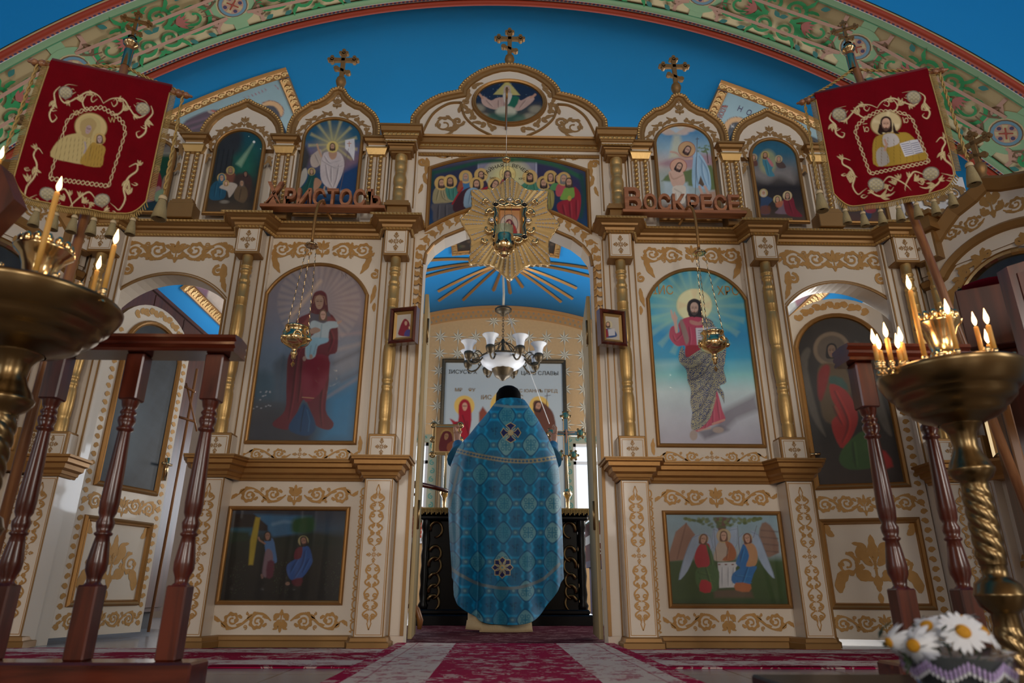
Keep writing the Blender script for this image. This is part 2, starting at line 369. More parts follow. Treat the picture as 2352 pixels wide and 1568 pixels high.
def pathmap(pts, y):                                    # lay a straight pattern along a curve in the wall plane
    P = [np.array(p, float) for p in smoothcurve(pts, 8)]; cum = np.cumsum([0]+[np.linalg.norm(b-a) for a, b in zip(P, P[1:])])
    def f(a, b, d=0.):
        k = min(max(int(np.searchsorted(cum, a, 'right'))-1, 0), len(P)-2); t = (a-cum[k])/(cum[k+1]-cum[k]); q = P[k]+(P[k+1]-P[k])*t; e = (P[k+1]-P[k])/(cum[k+1]-cum[k]); return (q[0]-e[1]*b, y-d, q[1]+e[0]*b)
    return f, cum[-1]
def outline(x0, x1, z0, z1, t=.003):
    p = [(x0, z0), (x1, z0), (x1, z1), (x0, z1)]; o = []
    for i in range(4): o.append(strip([p[i], p[(i+1) % 4]], [t, t]))
    return o
def archpts(xc, hw, zs, zt, n=20, p=2.):               # left spring -> right spring, over the top
    return [(xc+hw*(-1 if math.cos(a) > 0 else 1)*abs(math.cos(a))**(2/p), zs+(zt-zs)*math.sin(a)**(2/p)) for a in [PI*i/n for i in range(n+1)]]
# ---------------------------------------------------------------- painted surfaces: colour per vertex of a fine grid
class Canvas:
    def __init__(s, P, col=(.5, .5, .5), shape=None):   # P: (N,3) world points; drawing uses the photograph's coordinates
        s.P = np.asarray(P, float); s.x, s.y = PR(s.P); s.c = np.ones((len(s.x), 3))*np.array(lin(col)); s.m = np.zeros(len(s.x))
    def _mix(s, i, a, col, metal=None):
        a = np.clip(a, 0, 1)[:, None]; s.c[i] = s.c[i]*(1-a)+np.array(lin(col))*a
        if metal is not None: s.m[i] = s.m[i]*(1-a[:, 0])+metal*a[:, 0]
        elif True: s.m[i] = s.m[i]*(1-a[:, 0])
    def _box(s, pts, e):
        p = np.array(pts, float); return np.where((s.x > p[:, 0].min()-e) & (s.x < p[:, 0].max()+e) & (s.y > p[:, 1].min()-e) & (s.y < p[:, 1].max()+e))[0]
    def _seg(s, i, pts, closed):
        x, y = s.x[i], s.y[i]; d = np.full(len(i), 1e9); p = [np.array(q, float) for q in pts]; n = len(p); T = np.zeros(len(i)); tot = n if closed else n-1
        for k in range(tot):
            a, b = p[k], p[(k+1) % n]; e = b-a; l = max(e @ e, 1e-9); t = np.clip(((x-a[0])*e[0]+(y-a[1])*e[1])/l, 0, 1)
            q = np.hypot(x-a[0]-t*e[0], y-a[1]-t*e[1]); T = np.where(q < d, (k+t)/tot, T); d = np.minimum(d, q)
        return d, T
    def poly(s, pts, col, soft=1., alpha=1., sm=0, metal=None):
        if sm: pts = smoothcurve(pts, sm, True)
        i = s._box(pts, soft+1)
        if not len(i): return
        d, _ = s._seg(i, pts, True); x, y = s.x[i], s.y[i]; ins = np.zeros(len(i), bool); n = len(pts)
        for k in range(n):
            (xa, ya), (xb, yb) = pts[k], pts[(k+1) % n]
            if ya == yb: continue
            ins ^= ((ya > y) != (yb > y)) & (x < (xb-xa)*(y-ya)/(yb-ya)+xa)
        s._mix(i, (.5+np.where(ins, d, -d)/soft/2*1.)*alpha if alpha == 1 else np.clip(.5+np.where(ins, d, -d)/soft/2, 0, 1)*alpha, col, metal)
    def line(s, pts, w, col, alpha=1., soft=.8, taper=False, sm=0, metal=None):
        if sm: pts = smoothcurve(pts, sm)
        i = s._box(pts, w+soft+1)
        if not len(i): return
        d, T = s._seg(i, pts, False); ww = w/2*(np.sin(np.clip(T*.9+.1, 0, 1)*PI) if taper else 1)
        s._mix(i, np.clip(.5+(ww-d)/soft/2, 0, 1)*alpha, col, metal)
    def ell(s, cx, cy, rx, ry, col, soft=1., alpha=1., ring=None, metal=None, rot=0.):
        i = s._box([(cx-rx-ry, cy-ry-rx), (cx+rx+ry, cy+ry+rx)], soft+1)
        if not len(i): return
        u = s.x[i]-cx; v = s.y[i]-cy
        if rot: u, v = u*math.cos(rot)+v*math.sin(rot), -u*math.sin(rot)+v*math.cos(rot)
        r = np.sqrt((u/rx)**2+(v/ry)**2); d = (1-r)*min(rx, ry)
        if ring: d = ring/2-np.abs(d)
        s._mix(i, np.clip(.5+d/soft/2, 0, 1)*alpha, col, metal)
    def vgrad(s, stops):                                # list of (y, colour)
        ys = [a for a, _ in stops]; cs = np.array([lin(c) for _, c in stops])
        for k in range(3): s.c[:, k] = np.interp(s.y, ys, cs[:, k])
    def glow(s, cx, cy, r, col, alpha=1., ry=None, pw=1.5):
        ry = ry or r; d = np.hypot((s.x-cx)/r, (s.y-cy)/ry); i = np.where(d < 1)[0]; s._mix(i, (1-d[i])**pw*alpha, col)
    def rays(s, cx, cy, r0, r1, n, col, alpha=.4, a0=0., w=.06):
        for k in range(n):
            a = a0+2*PI*k/n; ux, uy = math.cos(a), math.sin(a)
            s.poly([(cx+ux*r0, cy+uy*r0), (cx+ux*r1-uy*r1*w, cy+uy*r1+ux*r1*w), (cx+ux*r1+uy*r1*w, cy+uy*r1-ux*r1*w)], col, 3., alpha)
    def noise(s, amt, f=.05):
        n = np.zeros(len(s.x))
        for k in range(5):
            a = RNG.uniform(0, 6.28); q = f*1.9**k; n += np.sin(s.x*q*math.cos(a)+s.y*q*math.sin(a)+RNG.uniform(0, 6))*np.sin(s.x*q*math.sin(a)*1.3-s.y*q*math.cos(a)+RNG.uniform(0, 6))/1.5**k
        s.c *= (1+amt*n)[:, None]
    def face(s, cx, cy, r, hair='2a1c16', skin='c9a184', halo=None, hr=None, beard=False, rot=0., veil=None, hd='a88a5a'):
        if halo: s.ell(cx, cy-.1*r, (hr or r*1.72), (hr or r*1.72), halo, 1., .85); s.ell(cx, cy-.1*r, (hr or r*1.72), (hr or r*1.72), hd, .7, .8, ring=max(.8, r*.12))
        c = math.cos(rot); q = math.sin(rot); T = lambda u, v: (cx+(u*c-v*q)*r, cy+(u*q+v*c)*r)
        if veil: s.poly([T(-1.15, 1.7), T(-1.2, -.2), T(-.8, -1.25), T(0, -1.6), T(.8, -1.25), T(1.2, -.2), T(1.2, 1.7)], veil, 1., sm=4)
        else: s.poly([T(-.95, 1.2), T(-.98, -.1), T(-.75, -1.05), T(0, -1.4), T(.75, -1.05), T(.98, -.1), T(.95, 1.2), T(0, 1.35)], hair, 1., sm=4)
        s.poly([T(-.66, -.5), T(-.3, -1.02), T(.3, -1.02), T(.66, -.5), T(.6, .45), T(.25, 1.05), T(-.25, 1.05), T(-.58, .45)], skin, .8, sm=3)
        if beard: s.poly([T(-.55, .35), T(-.3, .62), T(0, .55), T(.3, .62), T(.55, .35), T(.38, 1.15), T(0, 1.5), T(-.38, 1.15)], hair, .8, .88, sm=3)
        if r > 5:
            for u in (-.27, .27):
                s.line([T(u-.16, -.12), T(u+.16, -.12)], r*.11, '3a2418', .9, .5); s.line([T(u-.2, -.34), T(u+.2, -.36)], r*.07, '4a2e20', .8, .5)
            s.line([T(.02, -.1), T(.06, .3)], r*.07, '9a6c50', .7, .5); s.line([T(-.16, .52), T(.18, .52)], r*.09, '8a4a3c', .9, .5)
    def cloth(s, pts, col, dark, light, folds=(), soft=1., sm=4, w=3.):
        s.poly(pts, col, soft, sm=sm)
        for k, f in enumerate(folds):
            s.line(f, w*1.15, dark, .85, w*.7, True, 5); s.line([(a+w*.9, b) for a, b in f], w*.7, light, .6, w*.6, True, 5)
    def pattern(s, pts, col, f=.6, thr=.35, alpha=1., metal=None, sm=4):
        pts = smoothcurve(pts, sm, True) if sm else pts
        i = s._box(pts, 1); x, y = s.x[i], s.y[i]; ins = np.zeros(len(i), bool); n = len(pts)
        for k in range(n):
            (xa, ya), (xb, yb) = pts[k], pts[(k+1) % n]
            if ya != yb: ins ^= ((ya > y) != (yb > y)) & (x < (xb-xa)*(y-ya)/(yb-ya)+xa)
        w = x+3*np.sin(y*f*.45); v = y+3*np.sin(x*f*.5); q = np.sin(w*f)*np.sin(v*f*.8)+.6*np.sin(w*f*2.1+1)*np.sin(v*f*1.9+w*f*.4)
        s._mix(i, np.clip((np.abs(q)-thr)*6, 0, 1)*ins*alpha, col, metal)
    def colours(s, gain): return np.clip(s.c*gain, 0, .92)
GAIN = 1.30
def painted(name, us, vs, fn, draw, m='painting', parent=None, mask=None, base='808080', gain=GAIN, smooth=True, label=None):
    # us x vs grid mapped by fn(u,v)->point ; mask(u,v)->keep cell ; draw(canvas)
    U, V = np.meshgrid(us, vs); P = fn(U.ravel(), V.ravel()); cv = Canvas(P, base); draw(cv)
    nu, nv = len(us), len(vs); I = np.arange(nu*nv).reshape(nv, nu)
    F = np.stack([I[:-1, :-1], I[:-1, 1:], I[1:, 1:], I[1:, :-1]], -1).reshape(-1, 4)
    if mask is not None:
        k = mask(U, V).ravel(); F = F[k[F].any(1)]
    used = np.unique(F); rm = np.full(nu*nv, -1); rm[used] = np.arange(len(used)); F = rm[F]; P = P[used]
    me = bpy.data.meshes.new(name); me.vertices.add(len(P)); me.vertices.foreach_set('co', P.ravel().astype(np.float32))
    me.loops.add(F.size); me.loops.foreach_set('vertex_index', F.ravel().astype(np.int32)); me.polygons.add(len(F))
    me.polygons.foreach_set('loop_start', np.arange(0, F.size, 4, dtype=np.int32)); me.polygons.foreach_set('loop_total', np.full(len(F), 4, np.int32))
    me.update(calc_edges=True); me.polygons.foreach_set('use_smooth', np.full(len(F), smooth))
    ca = me.color_attributes.new('Col', 'FLOAT_COLOR', 'POINT'); col = np.ones((len(P), 4), np.float32); col[:, :3] = cv.colours(gain)[used]; col[:, 3] = cv.m[used]
    ca.data.foreach_set('color', col.ravel()); me.materials.append(MT[m])
    o = bpy.data.objects.new(name, me); C.objects.link(o)
    if parent: o.parent = parent; o.matrix_parent_inverse = Matrix.Translation(-Vector(parent.location))
    if label: o['label'] = label
    return o
def planefn(y): return lambda u, v: np.stack([u, np.full_like(u, y), v], 1)
def lettering(name, txt, m, size, fn, parent=None, depth=.0, align='CENTER', spacing=1.0, bold=0.):
    cu = bpy.data.curves.new(name, 'FONT'); cu.body = txt; cu.size = size; cu.align_x = align; cu.extrude = depth; cu.space_character = spacing; cu.offset = bold; cu.resolution_u = 4
    if depth > .004: cu.bevel_depth = .0025; cu.bevel_resolution = 1
    t = bpy.data.objects.new(name, cu); C.objects.link(t); me = bpy.data.meshes.new_from_object(t.evaluated_get(bpy.context.evaluated_depsgraph_get()))
    bpy.data.objects.remove(t); me.name = name; me.materials.clear(); me.materials.append(MT[m])
    for v in me.vertices: v.co = fn(v.co.x, v.co.y, v.co.z)
    me.update(); o = bpy.data.objects.new(name, me); C.objects.link(o)
    if parent: o.parent = parent; o.matrix_parent_inverse = Matrix.Translation(-Vector(parent.location))
    return o
def segpts(xc, hw, zs, zt, n=20):                      # flat segmental arch with corners at the springing
    h = zt-zs; R = (hw*hw+h*h)/(2*h); a = math.asin(min(1, hw/R)); return [(xc+R*math.sin(-a+2*a*i/n), zt-R+R*math.cos(-a+2*a*i/n)) for i in range(n+1)]

# ---------------------------------------------------------------- the room
VC, VR = (-.02, -.17), 4.83                             # the altar vault: axis and radius
def vpt(a, y, r=VR): return (VC[0]+r*math.sin(a), y, VC[1]+r*math.cos(a))
def tilemat():
    m = MT['tile']; nt = m.node_tree; b = bsdf(m); tc = nt.nodes.new('ShaderNodeTexCoord'); br = nt.nodes.new('ShaderNodeTexBrick'); br.offset = 0
    br.inputs['Color1'].default_value = (*lin('8f8c90'), 1); br.inputs['Color2'].default_value = (*lin('9d9a9c'), 1); br.inputs['Mortar'].default_value = (*lin('5a5655'), 1)
    br.inputs['Scale'].default_value = 1.; br.inputs['Mortar Size'].default_value = .004; br.inputs['Brick Width'].default_value = .4; br.inputs['Row Height'].default_value = .4
    nt.links.new(tc.outputs['Object'], br.inputs['Vector']); nt.links.new(br.outputs[0], b.inputs['Base Color']); b.inputs['Roughness'].default_value = .22
tilemat()
def rugmat(name, half, bands, white, red, scale=13.):
    # flower-strewn carpet: colour bands across x, blotches of the opposite colour inside
    m = bpy.data.materials.new(name); m.use_nodes = True; nt = m.node_tree; b = bsdf(m); L = nt.links.new; N = nt.nodes.new
    tc = N('ShaderNodeTexCoord'); sx = N('ShaderNodeSeparateXYZ'); L(tc.outputs['Object'], sx.inputs[0])
    ab = N('ShaderNodeMath'); ab.operation = 'ABSOLUTE'; L(sx.outputs[half[0]], ab.inputs[0])
    dv = N('ShaderNodeMath'); dv.operation = 'DIVIDE'; dv.inputs[1].default_value = half[1]; L(ab.outputs[0], dv.inputs[0])
    rp = N('ShaderNodeValToRGB'); rp.color_ramp.interpolation = 'CONSTANT'; e = rp.color_ramp.elements
    while len(e) < len(bands): e.new(.5)
    for k, (p, v) in enumerate(bands): e[k].position = p; e[k].color = (v, v, v, 1)
    L(dv.outputs[0], rp.inputs[0])
    n1 = N('ShaderNodeTexNoise'); n1.inputs['Scale'].default_value = scale; n1.inputs['Detail'].default_value = 4; n1.inputs['Roughness'].default_value = .7; n1.inputs['Distortion'].default_value = 1.6
    vo = N('ShaderNodeTexVoronoi'); vo.inputs['Scale'].default_value = scale*.55
    L(tc.outputs['Object'], n1.inputs['Vector']); L(tc.outputs['Object'], vo.inputs['Vector'])
    mu = N('ShaderNodeMath'); mu.operation = 'MULTIPLY_ADD'; mu.inputs[1].default_value = -.35; L(vo.outputs['Distance'], mu.inputs[0]); L(n1.outputs[0], mu.inputs[2])
    st = N('ShaderNodeValToRGB'); st.color_ramp.elements[0].position = .375; st.color_ramp.elements[1].position = .40; L(mu.outputs[0], st.inputs[0])
    sb = N('ShaderNodeMath'); sb.operation = 'SUBTRACT'; L(rp.outputs[0], sb.inputs[0]); 
    ml = N('ShaderNodeMath'); ml.operation = 'MULTIPLY'; L(st.outputs[0], ml.inputs[0]); ml.inputs[1].default_value = .62; L(ml.outputs[0], sb.inputs[1])
    aa = N('ShaderNodeMath'); aa.operation = 'ABSOLUTE'; L(sb.outputs[0], aa.inputs[0])
    mx = N('ShaderNodeMix'); mx.data_type = 'RGBA'; mx.inputs[6].default_value = (*lin(red), 1); mx.inputs[7].default_value = (*lin(white), 1); L(aa.outputs[0], mx.inputs[0]); L(mx.outputs[2], b.inputs['Base Color'])
    b.inputs['Roughness'].default_value = .95; b.inputs['Specular IOR Level'].default_value = .1
    nb = N('ShaderNodeTexNoise'); nb.inputs['Scale'].default_value = 400; bp = N('ShaderNodeBump'); bp.inputs['Strength'].default_value = .5; bp.inputs['Distance'].default_value = .004
    L(tc.outputs['Object'], nb.inputs['Vector']); L(nb.outputs[0], bp.inputs['Height']); L(bp.outputs[0], b.inputs['Normal']); MT[name] = m
rugmat('rug_runner', (0, .56), [(0, 0.), (.46, 1.), (.80, .55), (.815, 1.), (.90, 0.)], 'dcd0c8', 'a8164a', 24.)
rugmat('rug_cross', (1, .42), [(0, 0.), (.42, 1.), (.88, 0.)], 'd6c9c3', '96123e', 17.)
rugmat('rug_altar', (0, 1.2), [(0, 0.), (.9, .4)], '8a6468', '4c0f22', 16.)
m = MB(); m.box(-5.5, 5.5, -2.12, 6.5, -.17, 0, 'tile'); struct(m, 'floor')
m = MB(); m.box(-5.5, 5.5, -11.2, -2.12, -.25, -.17, 'tile_warm'); struct(m, 'floor_nave')
def rug(name, x0, x1, y0, y1, z, t, mt, label, yc=0, border=None):
    o = MB(); n = 40; vs = []; fs = []
    nx = max(2, int((x1-x0)/.04)); ny = max(2, int((y1-y0)/.04))
    for j in range(ny+1):
        for i in range(nx+1):
            x = x0+(x1-x0)*i/nx; y = y0+(y1-y0)*j/ny; w = .0015*math.sin(x*9+y*5)*math.sin(y*11-x*3)
            vs.append((x, y-yc, z+t+w))
    fs = [(j*(nx+1)+i, j*(nx+1)+i+1, (j+1)*(nx+1)+i+1, (j+1)*(nx+1)+i) for j in range(ny) for i in range(nx)]
    o.add(vs, fs, mt, True); o.box(x0, x1, y0-yc, y1-yc, z, z+t-.002, mt)
    b = o.build(name); b.location.y = yc; return tag(b, label, 'carpet')
rug('carpet', -2.75, 2.75, -1.02, -.19, .001, .008, 'rug_cross', 'crimson and white flowered carpet lying crossways along the foot of the icon screen', -.6)
rug('carpet_runner', -.56, .56, -2.1, .0, .012, .010, 'rug_runner', 'crimson and white flowered runner leading up the middle to the open royal doors', -1.0)
rug('altar_carpet', -1.25, 1.45, .16, 2.15, .001, .010, 'rug_altar', 'dark red patterned rug under the priest behind the royal doors', 1.1)
# vault over the altar
def shell(name, y0, y1, r, mt, a0, a1, n=64, t=.06, c=VC):
    m = MB(); vs = []
    for rr in (r, r+t):
        for y in (y0, y1):
            for i in range(n+1):
                a = a0+(a1-a0)*i/n; vs.append((c[0]+rr*math.sin(a), y, c[1]+rr*math.cos(a)))
    k = n+1
    fs = [(i, i+1, k+i+1, k+i) for i in range(n)]+[(2*k+i, 3*k+i, 3*k+i+1, 2*k+i+1) for i in range(n)]+[(i, 2*k+i, 2*k+i+1, i+1) for i in range(n)]+[(k+i, k+i+1, 3*k+i+1, 3*k+i) for i in range(n)]
    m.add(vs[:], fs, mt, False); me = struct(m, name)
    for p in me.data.polygons: p.use_smooth = True
    return me
AS = math.acos((2.98-VC[1])/VR)                         # springing of the arch
shell('ceiling_altar', .3, 6.45, VR+.012, 'vault_blue', -AS, AS)
shell('ceiling_nave_far', -11.1, -3.3, 12., 'plaster_warm', -.47, .47, c=(0, 4.82-12))
shell('ceiling_nave', -3.3, -.385, 12., 'vault_blue', -.47, .47, c=(0, 4.82-12))
# wall over the arch on the nave side, and beside it
m = MB(); n = 48; top = lambda x: 4.82-12+math.sqrt(144-x*x)+.03
xs = np.linspace(-3.62, 3.62, n+1)
for i in range(n):
    a, b = xs[i], xs[i+1]; za = VC[1]+math.sqrt(max(VR**2-(a-VC[0])**2, 0)); zb = VC[1]+math.sqrt(max(VR**2-(b-VC[0])**2, 0))
    m.add([(a, -.39, za), (b, -.39, zb), (b, -.39, top(b)), (a, -.39, top(a)), (a, -.30, za), (b, -.30, zb), (b, -.30, top(b)), (a, -.30, top(a))], [(0, 1, 2, 3), (4, 7, 6, 5)], 'vault_blue')
for s in (-1, 1): m.box(s*3.62, s*5.4, -.39, -.30, 0, 4.3, 'vault_blue')
struct(m, 'wall_arch')
m = MB()
for s, nm in ((-1, 'left'), (1, 'right')):
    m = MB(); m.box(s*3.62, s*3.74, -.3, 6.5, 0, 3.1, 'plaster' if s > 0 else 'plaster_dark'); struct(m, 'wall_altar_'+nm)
    m = MB(); X = s*5.35  # nave side wall with one tall window opening
    wy0, wy1 = (-6.0, -4.4) if s > 0 else (-6.4, -4.8)
    for y0, y1, z0, z1 in ((-11.1, wy0, -.17, 4.), (wy1, -.39, -.17, 4.), (wy0, wy1, -.17, 1.1), (wy0, wy1, 3.5, 4.)): m.box(X, X+s*.15, y0, y1, z0, z1, 'plaster')
    struct(m, 'wall_'+nm)
m = MB()
for x0, x1, z0, z1 in ((-5.5, -2.6, -.17, 5), (-1.2, 1.4, -.17, 5), (2.8, 5.5, -.17, 5), (-2.6, -1.2, -.17, 1.3), (1.4, 2.8, -.17, 1.3), (-2.6, -1.2, 3.85, 5), (1.4, 2.8, 3.85, 5)):
    m.box(x0, x1, NAVE_Y-.15, NAVE_Y, z0, z1, 'plaster')
struct(m, 'wall_back')
# back wall of the altar: star-papered, two windows
mat('paper', 'c9a271', .7, var=.10, vscale=25); mat('paper_star', 'e3d8bd', .6); mat('paper_star_dark', '94866f', .65); mat('paper_band', 'b5854f', .6, bump=.3, bscale=60); mat('teal_band', '9a9c84', .7); mat('teal_dark', '4f8a80', .7)
YB = 6.4; WX0, WX1, WZ0, WZ1 = 1.10, 1.80, .95, 2.40
m = MB(); poly = []
def zv(x, r=VR): return VC[1]+math.sqrt(max(r*r-(x-VC[0])**2, .01))
segs = [(-3.64, -WX1), (-WX1, -WX0), (-WX0, WX0), (WX0, WX1), (WX1, 3.64)]
for k, (a, b) in enumerate(segs):
    xx = np.linspace(a, b, 10)
    zb = 0 if k % 2 == 0 else WZ1
    pol = [(a, zb), (b, zb)]+[(x, max(zv(x), 3.)) for x in xx[::-1]]
    m.prism(pol, XZ(YB), 0, -.12, 'paper')
    if k % 2: m.box(a, b, YB, YB+.12, 0, WZ0, 'paper')
wb = struct(m, 'wall_altar_back')
m = MB()                                                # stars of the paper, gilt band under the vault, teal bands round the windows
for r in range(15):
    for c in range(-11, 12):
        x = .15+c*.286; z = 4.405-r*.286
        if abs(x) > 3.3 or z > zv(x)-.24 or (abs(abs(x)-1.45) < .55 and z < WZ1+.25) or z < .7: continue
        for q in range(8):
            a = q*PI/4+PI/2; R = .150 if q % 2 == 0 else .115; f = XZ(YB-.003); p = (x+R*math.cos(a), z+R*math.sin(a))
            for sd, mt in ((1, 'paper_star'), (-1, 'paper_star_dark')):
                b = a+sd*PI/8; m.flat([[(x, z), p, (x+.048*math.cos(b), z+.048*math.sin(b))]], f, mt)
aa = np.linspace(-AS*.93, AS*.93, 60)
for r0, r1, d, mt in ((VR, VR-.05, .05, 'paper_band'), (VR-.05, VR-.20, .012, 'paper_band')):
    for a, b in zip(aa, aa[1:]):
        q = [(VC[0]+r*math.sin(t), VC[1]+r*math.cos(t)) for r, t in ((r0, a), (r0, b), (r1, b), (r1, a))]; m.prism(q, XZ(YB), .002, d, mt)
for i in range(90):
    a = -AS*.9+1.8*AS*i/89
    for k in range(2):
        r = VR-.09-.07*k; t = a+(.5*k)*(1.8*AS/89); x, z = VC[0]+r*math.sin(t), VC[1]+r*math.cos(t); m.flat([[(x-.02, z), (x, z-.025), (x+.02, z), (x, z+.025)]], XZ(YB-.014), 'paper_star_dark')
for s in (-1, 1):
    for x0, x1, z0, z1 in ((s*(WX0-.13), s*(WX1+.13), WZ1, WZ1+.12), (s*(WX0-.13), s*WX0, .9, WZ1), (s*WX1, s*(WX1+.13), .9, WZ1)):
        m.box(x0, x1, YB-.010, YB, z0, z1, 'teal_band')
        if z1-z0 < .2:
            for k in range(7): m.strips(spiral(x0+(x1-x0)*(k+.5)/7, (z0+z1)/2, .045, 0, 1.1, 1 if k % 2 else -1, .008, .006, 10), XZ(YB-.012), 'teal_dark')
        else:
            for k in range(12): m.strips(spiral((x0+x1)/2, z0+(z1-z0)*(k+.5)/12, .045, PI/2, 1.1, 1 if k % 2 else -1, .008, .006, 10), XZ(YB-.012), 'teal_dark')
struct(m, 'trim_altar_wall')
for s, n_ in ((-1, 1), (1, 2)):                          # window frames
    m = MB(); a, b = s*WX0, s*WX1; y0, y1 = YB+.02, YB+.07
    if a > b: a, b = b, a
    for x0, x1, z0, z1 in ((a, a+.045, WZ0, WZ1), (b-.045, b, WZ0, WZ1), (a, b, WZ1-.05, WZ1), (a, b, WZ0, WZ0+.05), (a, b, 2.08, 2.13)): m.box(x0, x1, y0, y1, z0, z1, 'white_gloss')
    m.box(a-.02, b+.02, YB-.06, YB+.02, WZ0-.03, WZ0, 'white_gloss'); struct(m, 'window_%d' % n_)
# ---- the painted arch between nave and altar
Y0, Y1 = -.38, .3
shell('trim_arch', Y0, Y1, VR, 'arch_cream', -AS, AS, t=.012)
m = MB(); RP = VR-.006
def af(a, b, d=0.): return vpt(a/RP, b, RP-d)            # a = length along the arch, b = depth in y
LA = AS*RP
def aband(b0, b1, mt, d=0., a0=-LA, a1=LA, n=90):
    L = [(a0+(a1-a0)*i/n, b0) for i in range(n+1)]; R = [(p[0], b1) for p in L]; m.strips([(L, R)], lambda a, b: af(a, b, d), mt, 0)
for y, s in ((Y0, 1), (Y1, -1)):
    aband(y, y+s*.045, 'red_paint', .012); 
    L = [(-LA+2*LA*i/90, y) for i in range(91)]; m.strips([(L, [(p[0], y+s*.001) for p in L])], lambda a, b: af(a, b, .012), 'red_paint', 0)
    m.tube([af(-LA+2*LA*i/90, y+s*.02, .012) for i in range(91)], .022, 'red_paint', 8)
    aband(y+s*.045, y+s*.052, 'white_gloss', .001); aband(y+s*.052, y+s*.066, 'orange_paint', .001); aband(y+s*.066, y+s*.072, 'white_gloss', .001)
    nn = 260
    for i in range(nn):
        a = -LA+2*LA*(i+.5)/nn; m.flat([[(a-.009, y+s*.052), (a+.009, y+s*.052), (a+.013, y+s*.066), (a-.005, y+s*.066)]], lambda a, b: af(a, b, .003), 'navy_paint')
    aband(y+s*.072, y+s*.125, 'mint_paint', .001); aband(y+s*.118, y+s*.125, 'mint_dark', .002)
yc = (Y0+Y1)/2; PER = 1.17                              # panels repeat along the arch
def disc(a, b, r, mt, d, n=20): m.flat([[(a+r*math.cos(2*PI*i/n), b+r*math.sin(2*PI*i/n)) for i in range(n)]], lambda x, y: af(x, y, d), mt)
k0 = -4
for k in range(-4, 5):
    ac = .30+k*PER
    if abs(ac) < LA-.1:
        m.strips([([(ac-.05, Y0+.12), (ac-.05, Y1-.12)], [(ac+.05, Y0+.12), (ac+.05, Y1-.12)])], lambda a, b: af(a, b, .001), 'mint_paint', 0); disc(ac, yc, .17, 'mint_paint', .002)
        for r, mt, d in ((.115, 'arch_cream', .003), (.105, 'stem_brown', .004), (.097, 'disc_blue', .005), (.075, 'arch_pink', .006)): disc(ac, yc, r, mt, d)
        cr = []
        for q in range(4):
            a = PI/4+q*PI/2; cr.append(strip([(ac+.01*math.cos(a), yc+.01*math.sin(a)), (ac+.068*math.cos(a), yc+.068*math.sin(a))], [.008, .02]))
        m.strips(cr, lambda a, b: af(a, b, .007), 'arch_cream', 0)
        m.strips([strip([(ac-.045*math.cos(a), yc-.045*math.sin(a)), (ac+.045*math.cos(a), yc+.045*math.sin(a))], [.006]*2) for a in (PI/4, 3*PI/4)], lambda a, b: af(a, b, .008), 'red_paint', 0)
        for q in range(4): a = q*PI/2; disc(ac+.055*math.cos(a), yc+.055*math.sin(a), .014, 'navy_paint', .008, 8)
    pc = ac+PER/2
    if abs(pc) > LA+.3: continue
    lim = lambda a, b, d=0.: af(max(-LA+.06, min(LA-.06, a)), b, .004+d)
    # panel outline, pinkish
    h = .205; w = PER/2-.075; ci = .13
    out = []
    for sx, sy, rev in ((1, 1, 0), (1, -1, 1), (-1, -1, 0), (-1, 1, 1)):
        c = [(pc+sx*(w-ci+ci*(1-math.cos(t))), yc+sy*(h-.0)) for t in (0,)]
        seg = [(pc+sx*(w-ci*math.sin(t)), yc+sy*(h-ci*math.cos(t)+ci*0)) for t in np.linspace(PI/2, 0, 6)]
        seg = [(pc+sx*(w-.11*math.cos(t)), yc+sy*(h*.98-.10*math.sin(t))) for t in np.linspace(0, PI/2, 5)]
        seg = [(pc+sx*w, yc+sy*h*.45), (pc+sx*(w-.05), yc+sy*h*.55), (pc+sx*(w-.09), yc+sy*h*.75), (pc+sx*(w-.09), yc+sy*h)]
        out += seg if not rev else seg[::-1]
    out = out+[out[0]]; m.strips([strip(out, [.013]*len(out))], lim, 'arch_pink')
    S = []
    for s in (1, -1):                                    # scroll groups mirrored on the panel's middle
        for cx, cy, r, a0, tn, sg in ((.085, .095, .095, -PI/2, 1.55, 1), (.085, -.095, .095, PI/2, 1.55, -1), (.30, .0, .15, PI, 1.7, -1)):
            S += spiral(pc+s*cx, yc+cy, r, a0 if s > 0 else PI-a0, tn, sg*s, .014, .007, 26)
        for cx, cy, a, L_, b_ in ((.12, .13, .3, .13, 1.2), (.12, -.13, -.3, .13, -1.2), (.16, .03, .9, .13, -1.), (.16, -.03, -.9, .13, 1.), (.33, .12, .3, .10, -1.4), (.25, -.12, -2.6, .10, -1.4), (.02, .16, 2.2, .09, .8), (.02, -.16, -2.2, .09, -.8)):
            S += leaf(pc+s*cx, yc+cy, a if s > 0 else PI-a, L_, .014, b_*s)
    m.strips(S, lambda a, b, d=0.: lim(a, b, .001+d), 'leaf_green')
    S = []; F = []; T_ = []
    for s in (1, -1):
        S += spiral(pc+s*.42, yc+.085, .06, PI*.5 if s > 0 else PI*.5, 1.2, s, .006, .006, 14)+spiral(pc+s*.44, yc-.075, .055, -PI*.5, 1.2, -s, .006, .006, 14)
        S += [strip([(pc+s*.36, yc+.02), (pc+s*.42, yc+.03), (pc+s*.47, yc+.085)], [.006, .005, .004]), strip([(pc+s*.36, yc-.02), (pc+s*.43, yc-.03), (pc+s*.49, yc-.07)], [.006, .005, .004])]
        for q in range(5): F += leaf(pc+s*.17, yc, (0 if s > 0 else PI)+(q-2)*.42, .10, .011, 0, 1.)
        for cx, cy in ((.20, .17), (.24, -.17), (-.0, .0), (.34, .165)): T_ += leaf(pc+s*cx, yc+cy, (.6 if cy > 0 else -.6) if s > 0 else (PI-.6 if cy > 0 else PI+.6), .065, .017, .3, 1.)
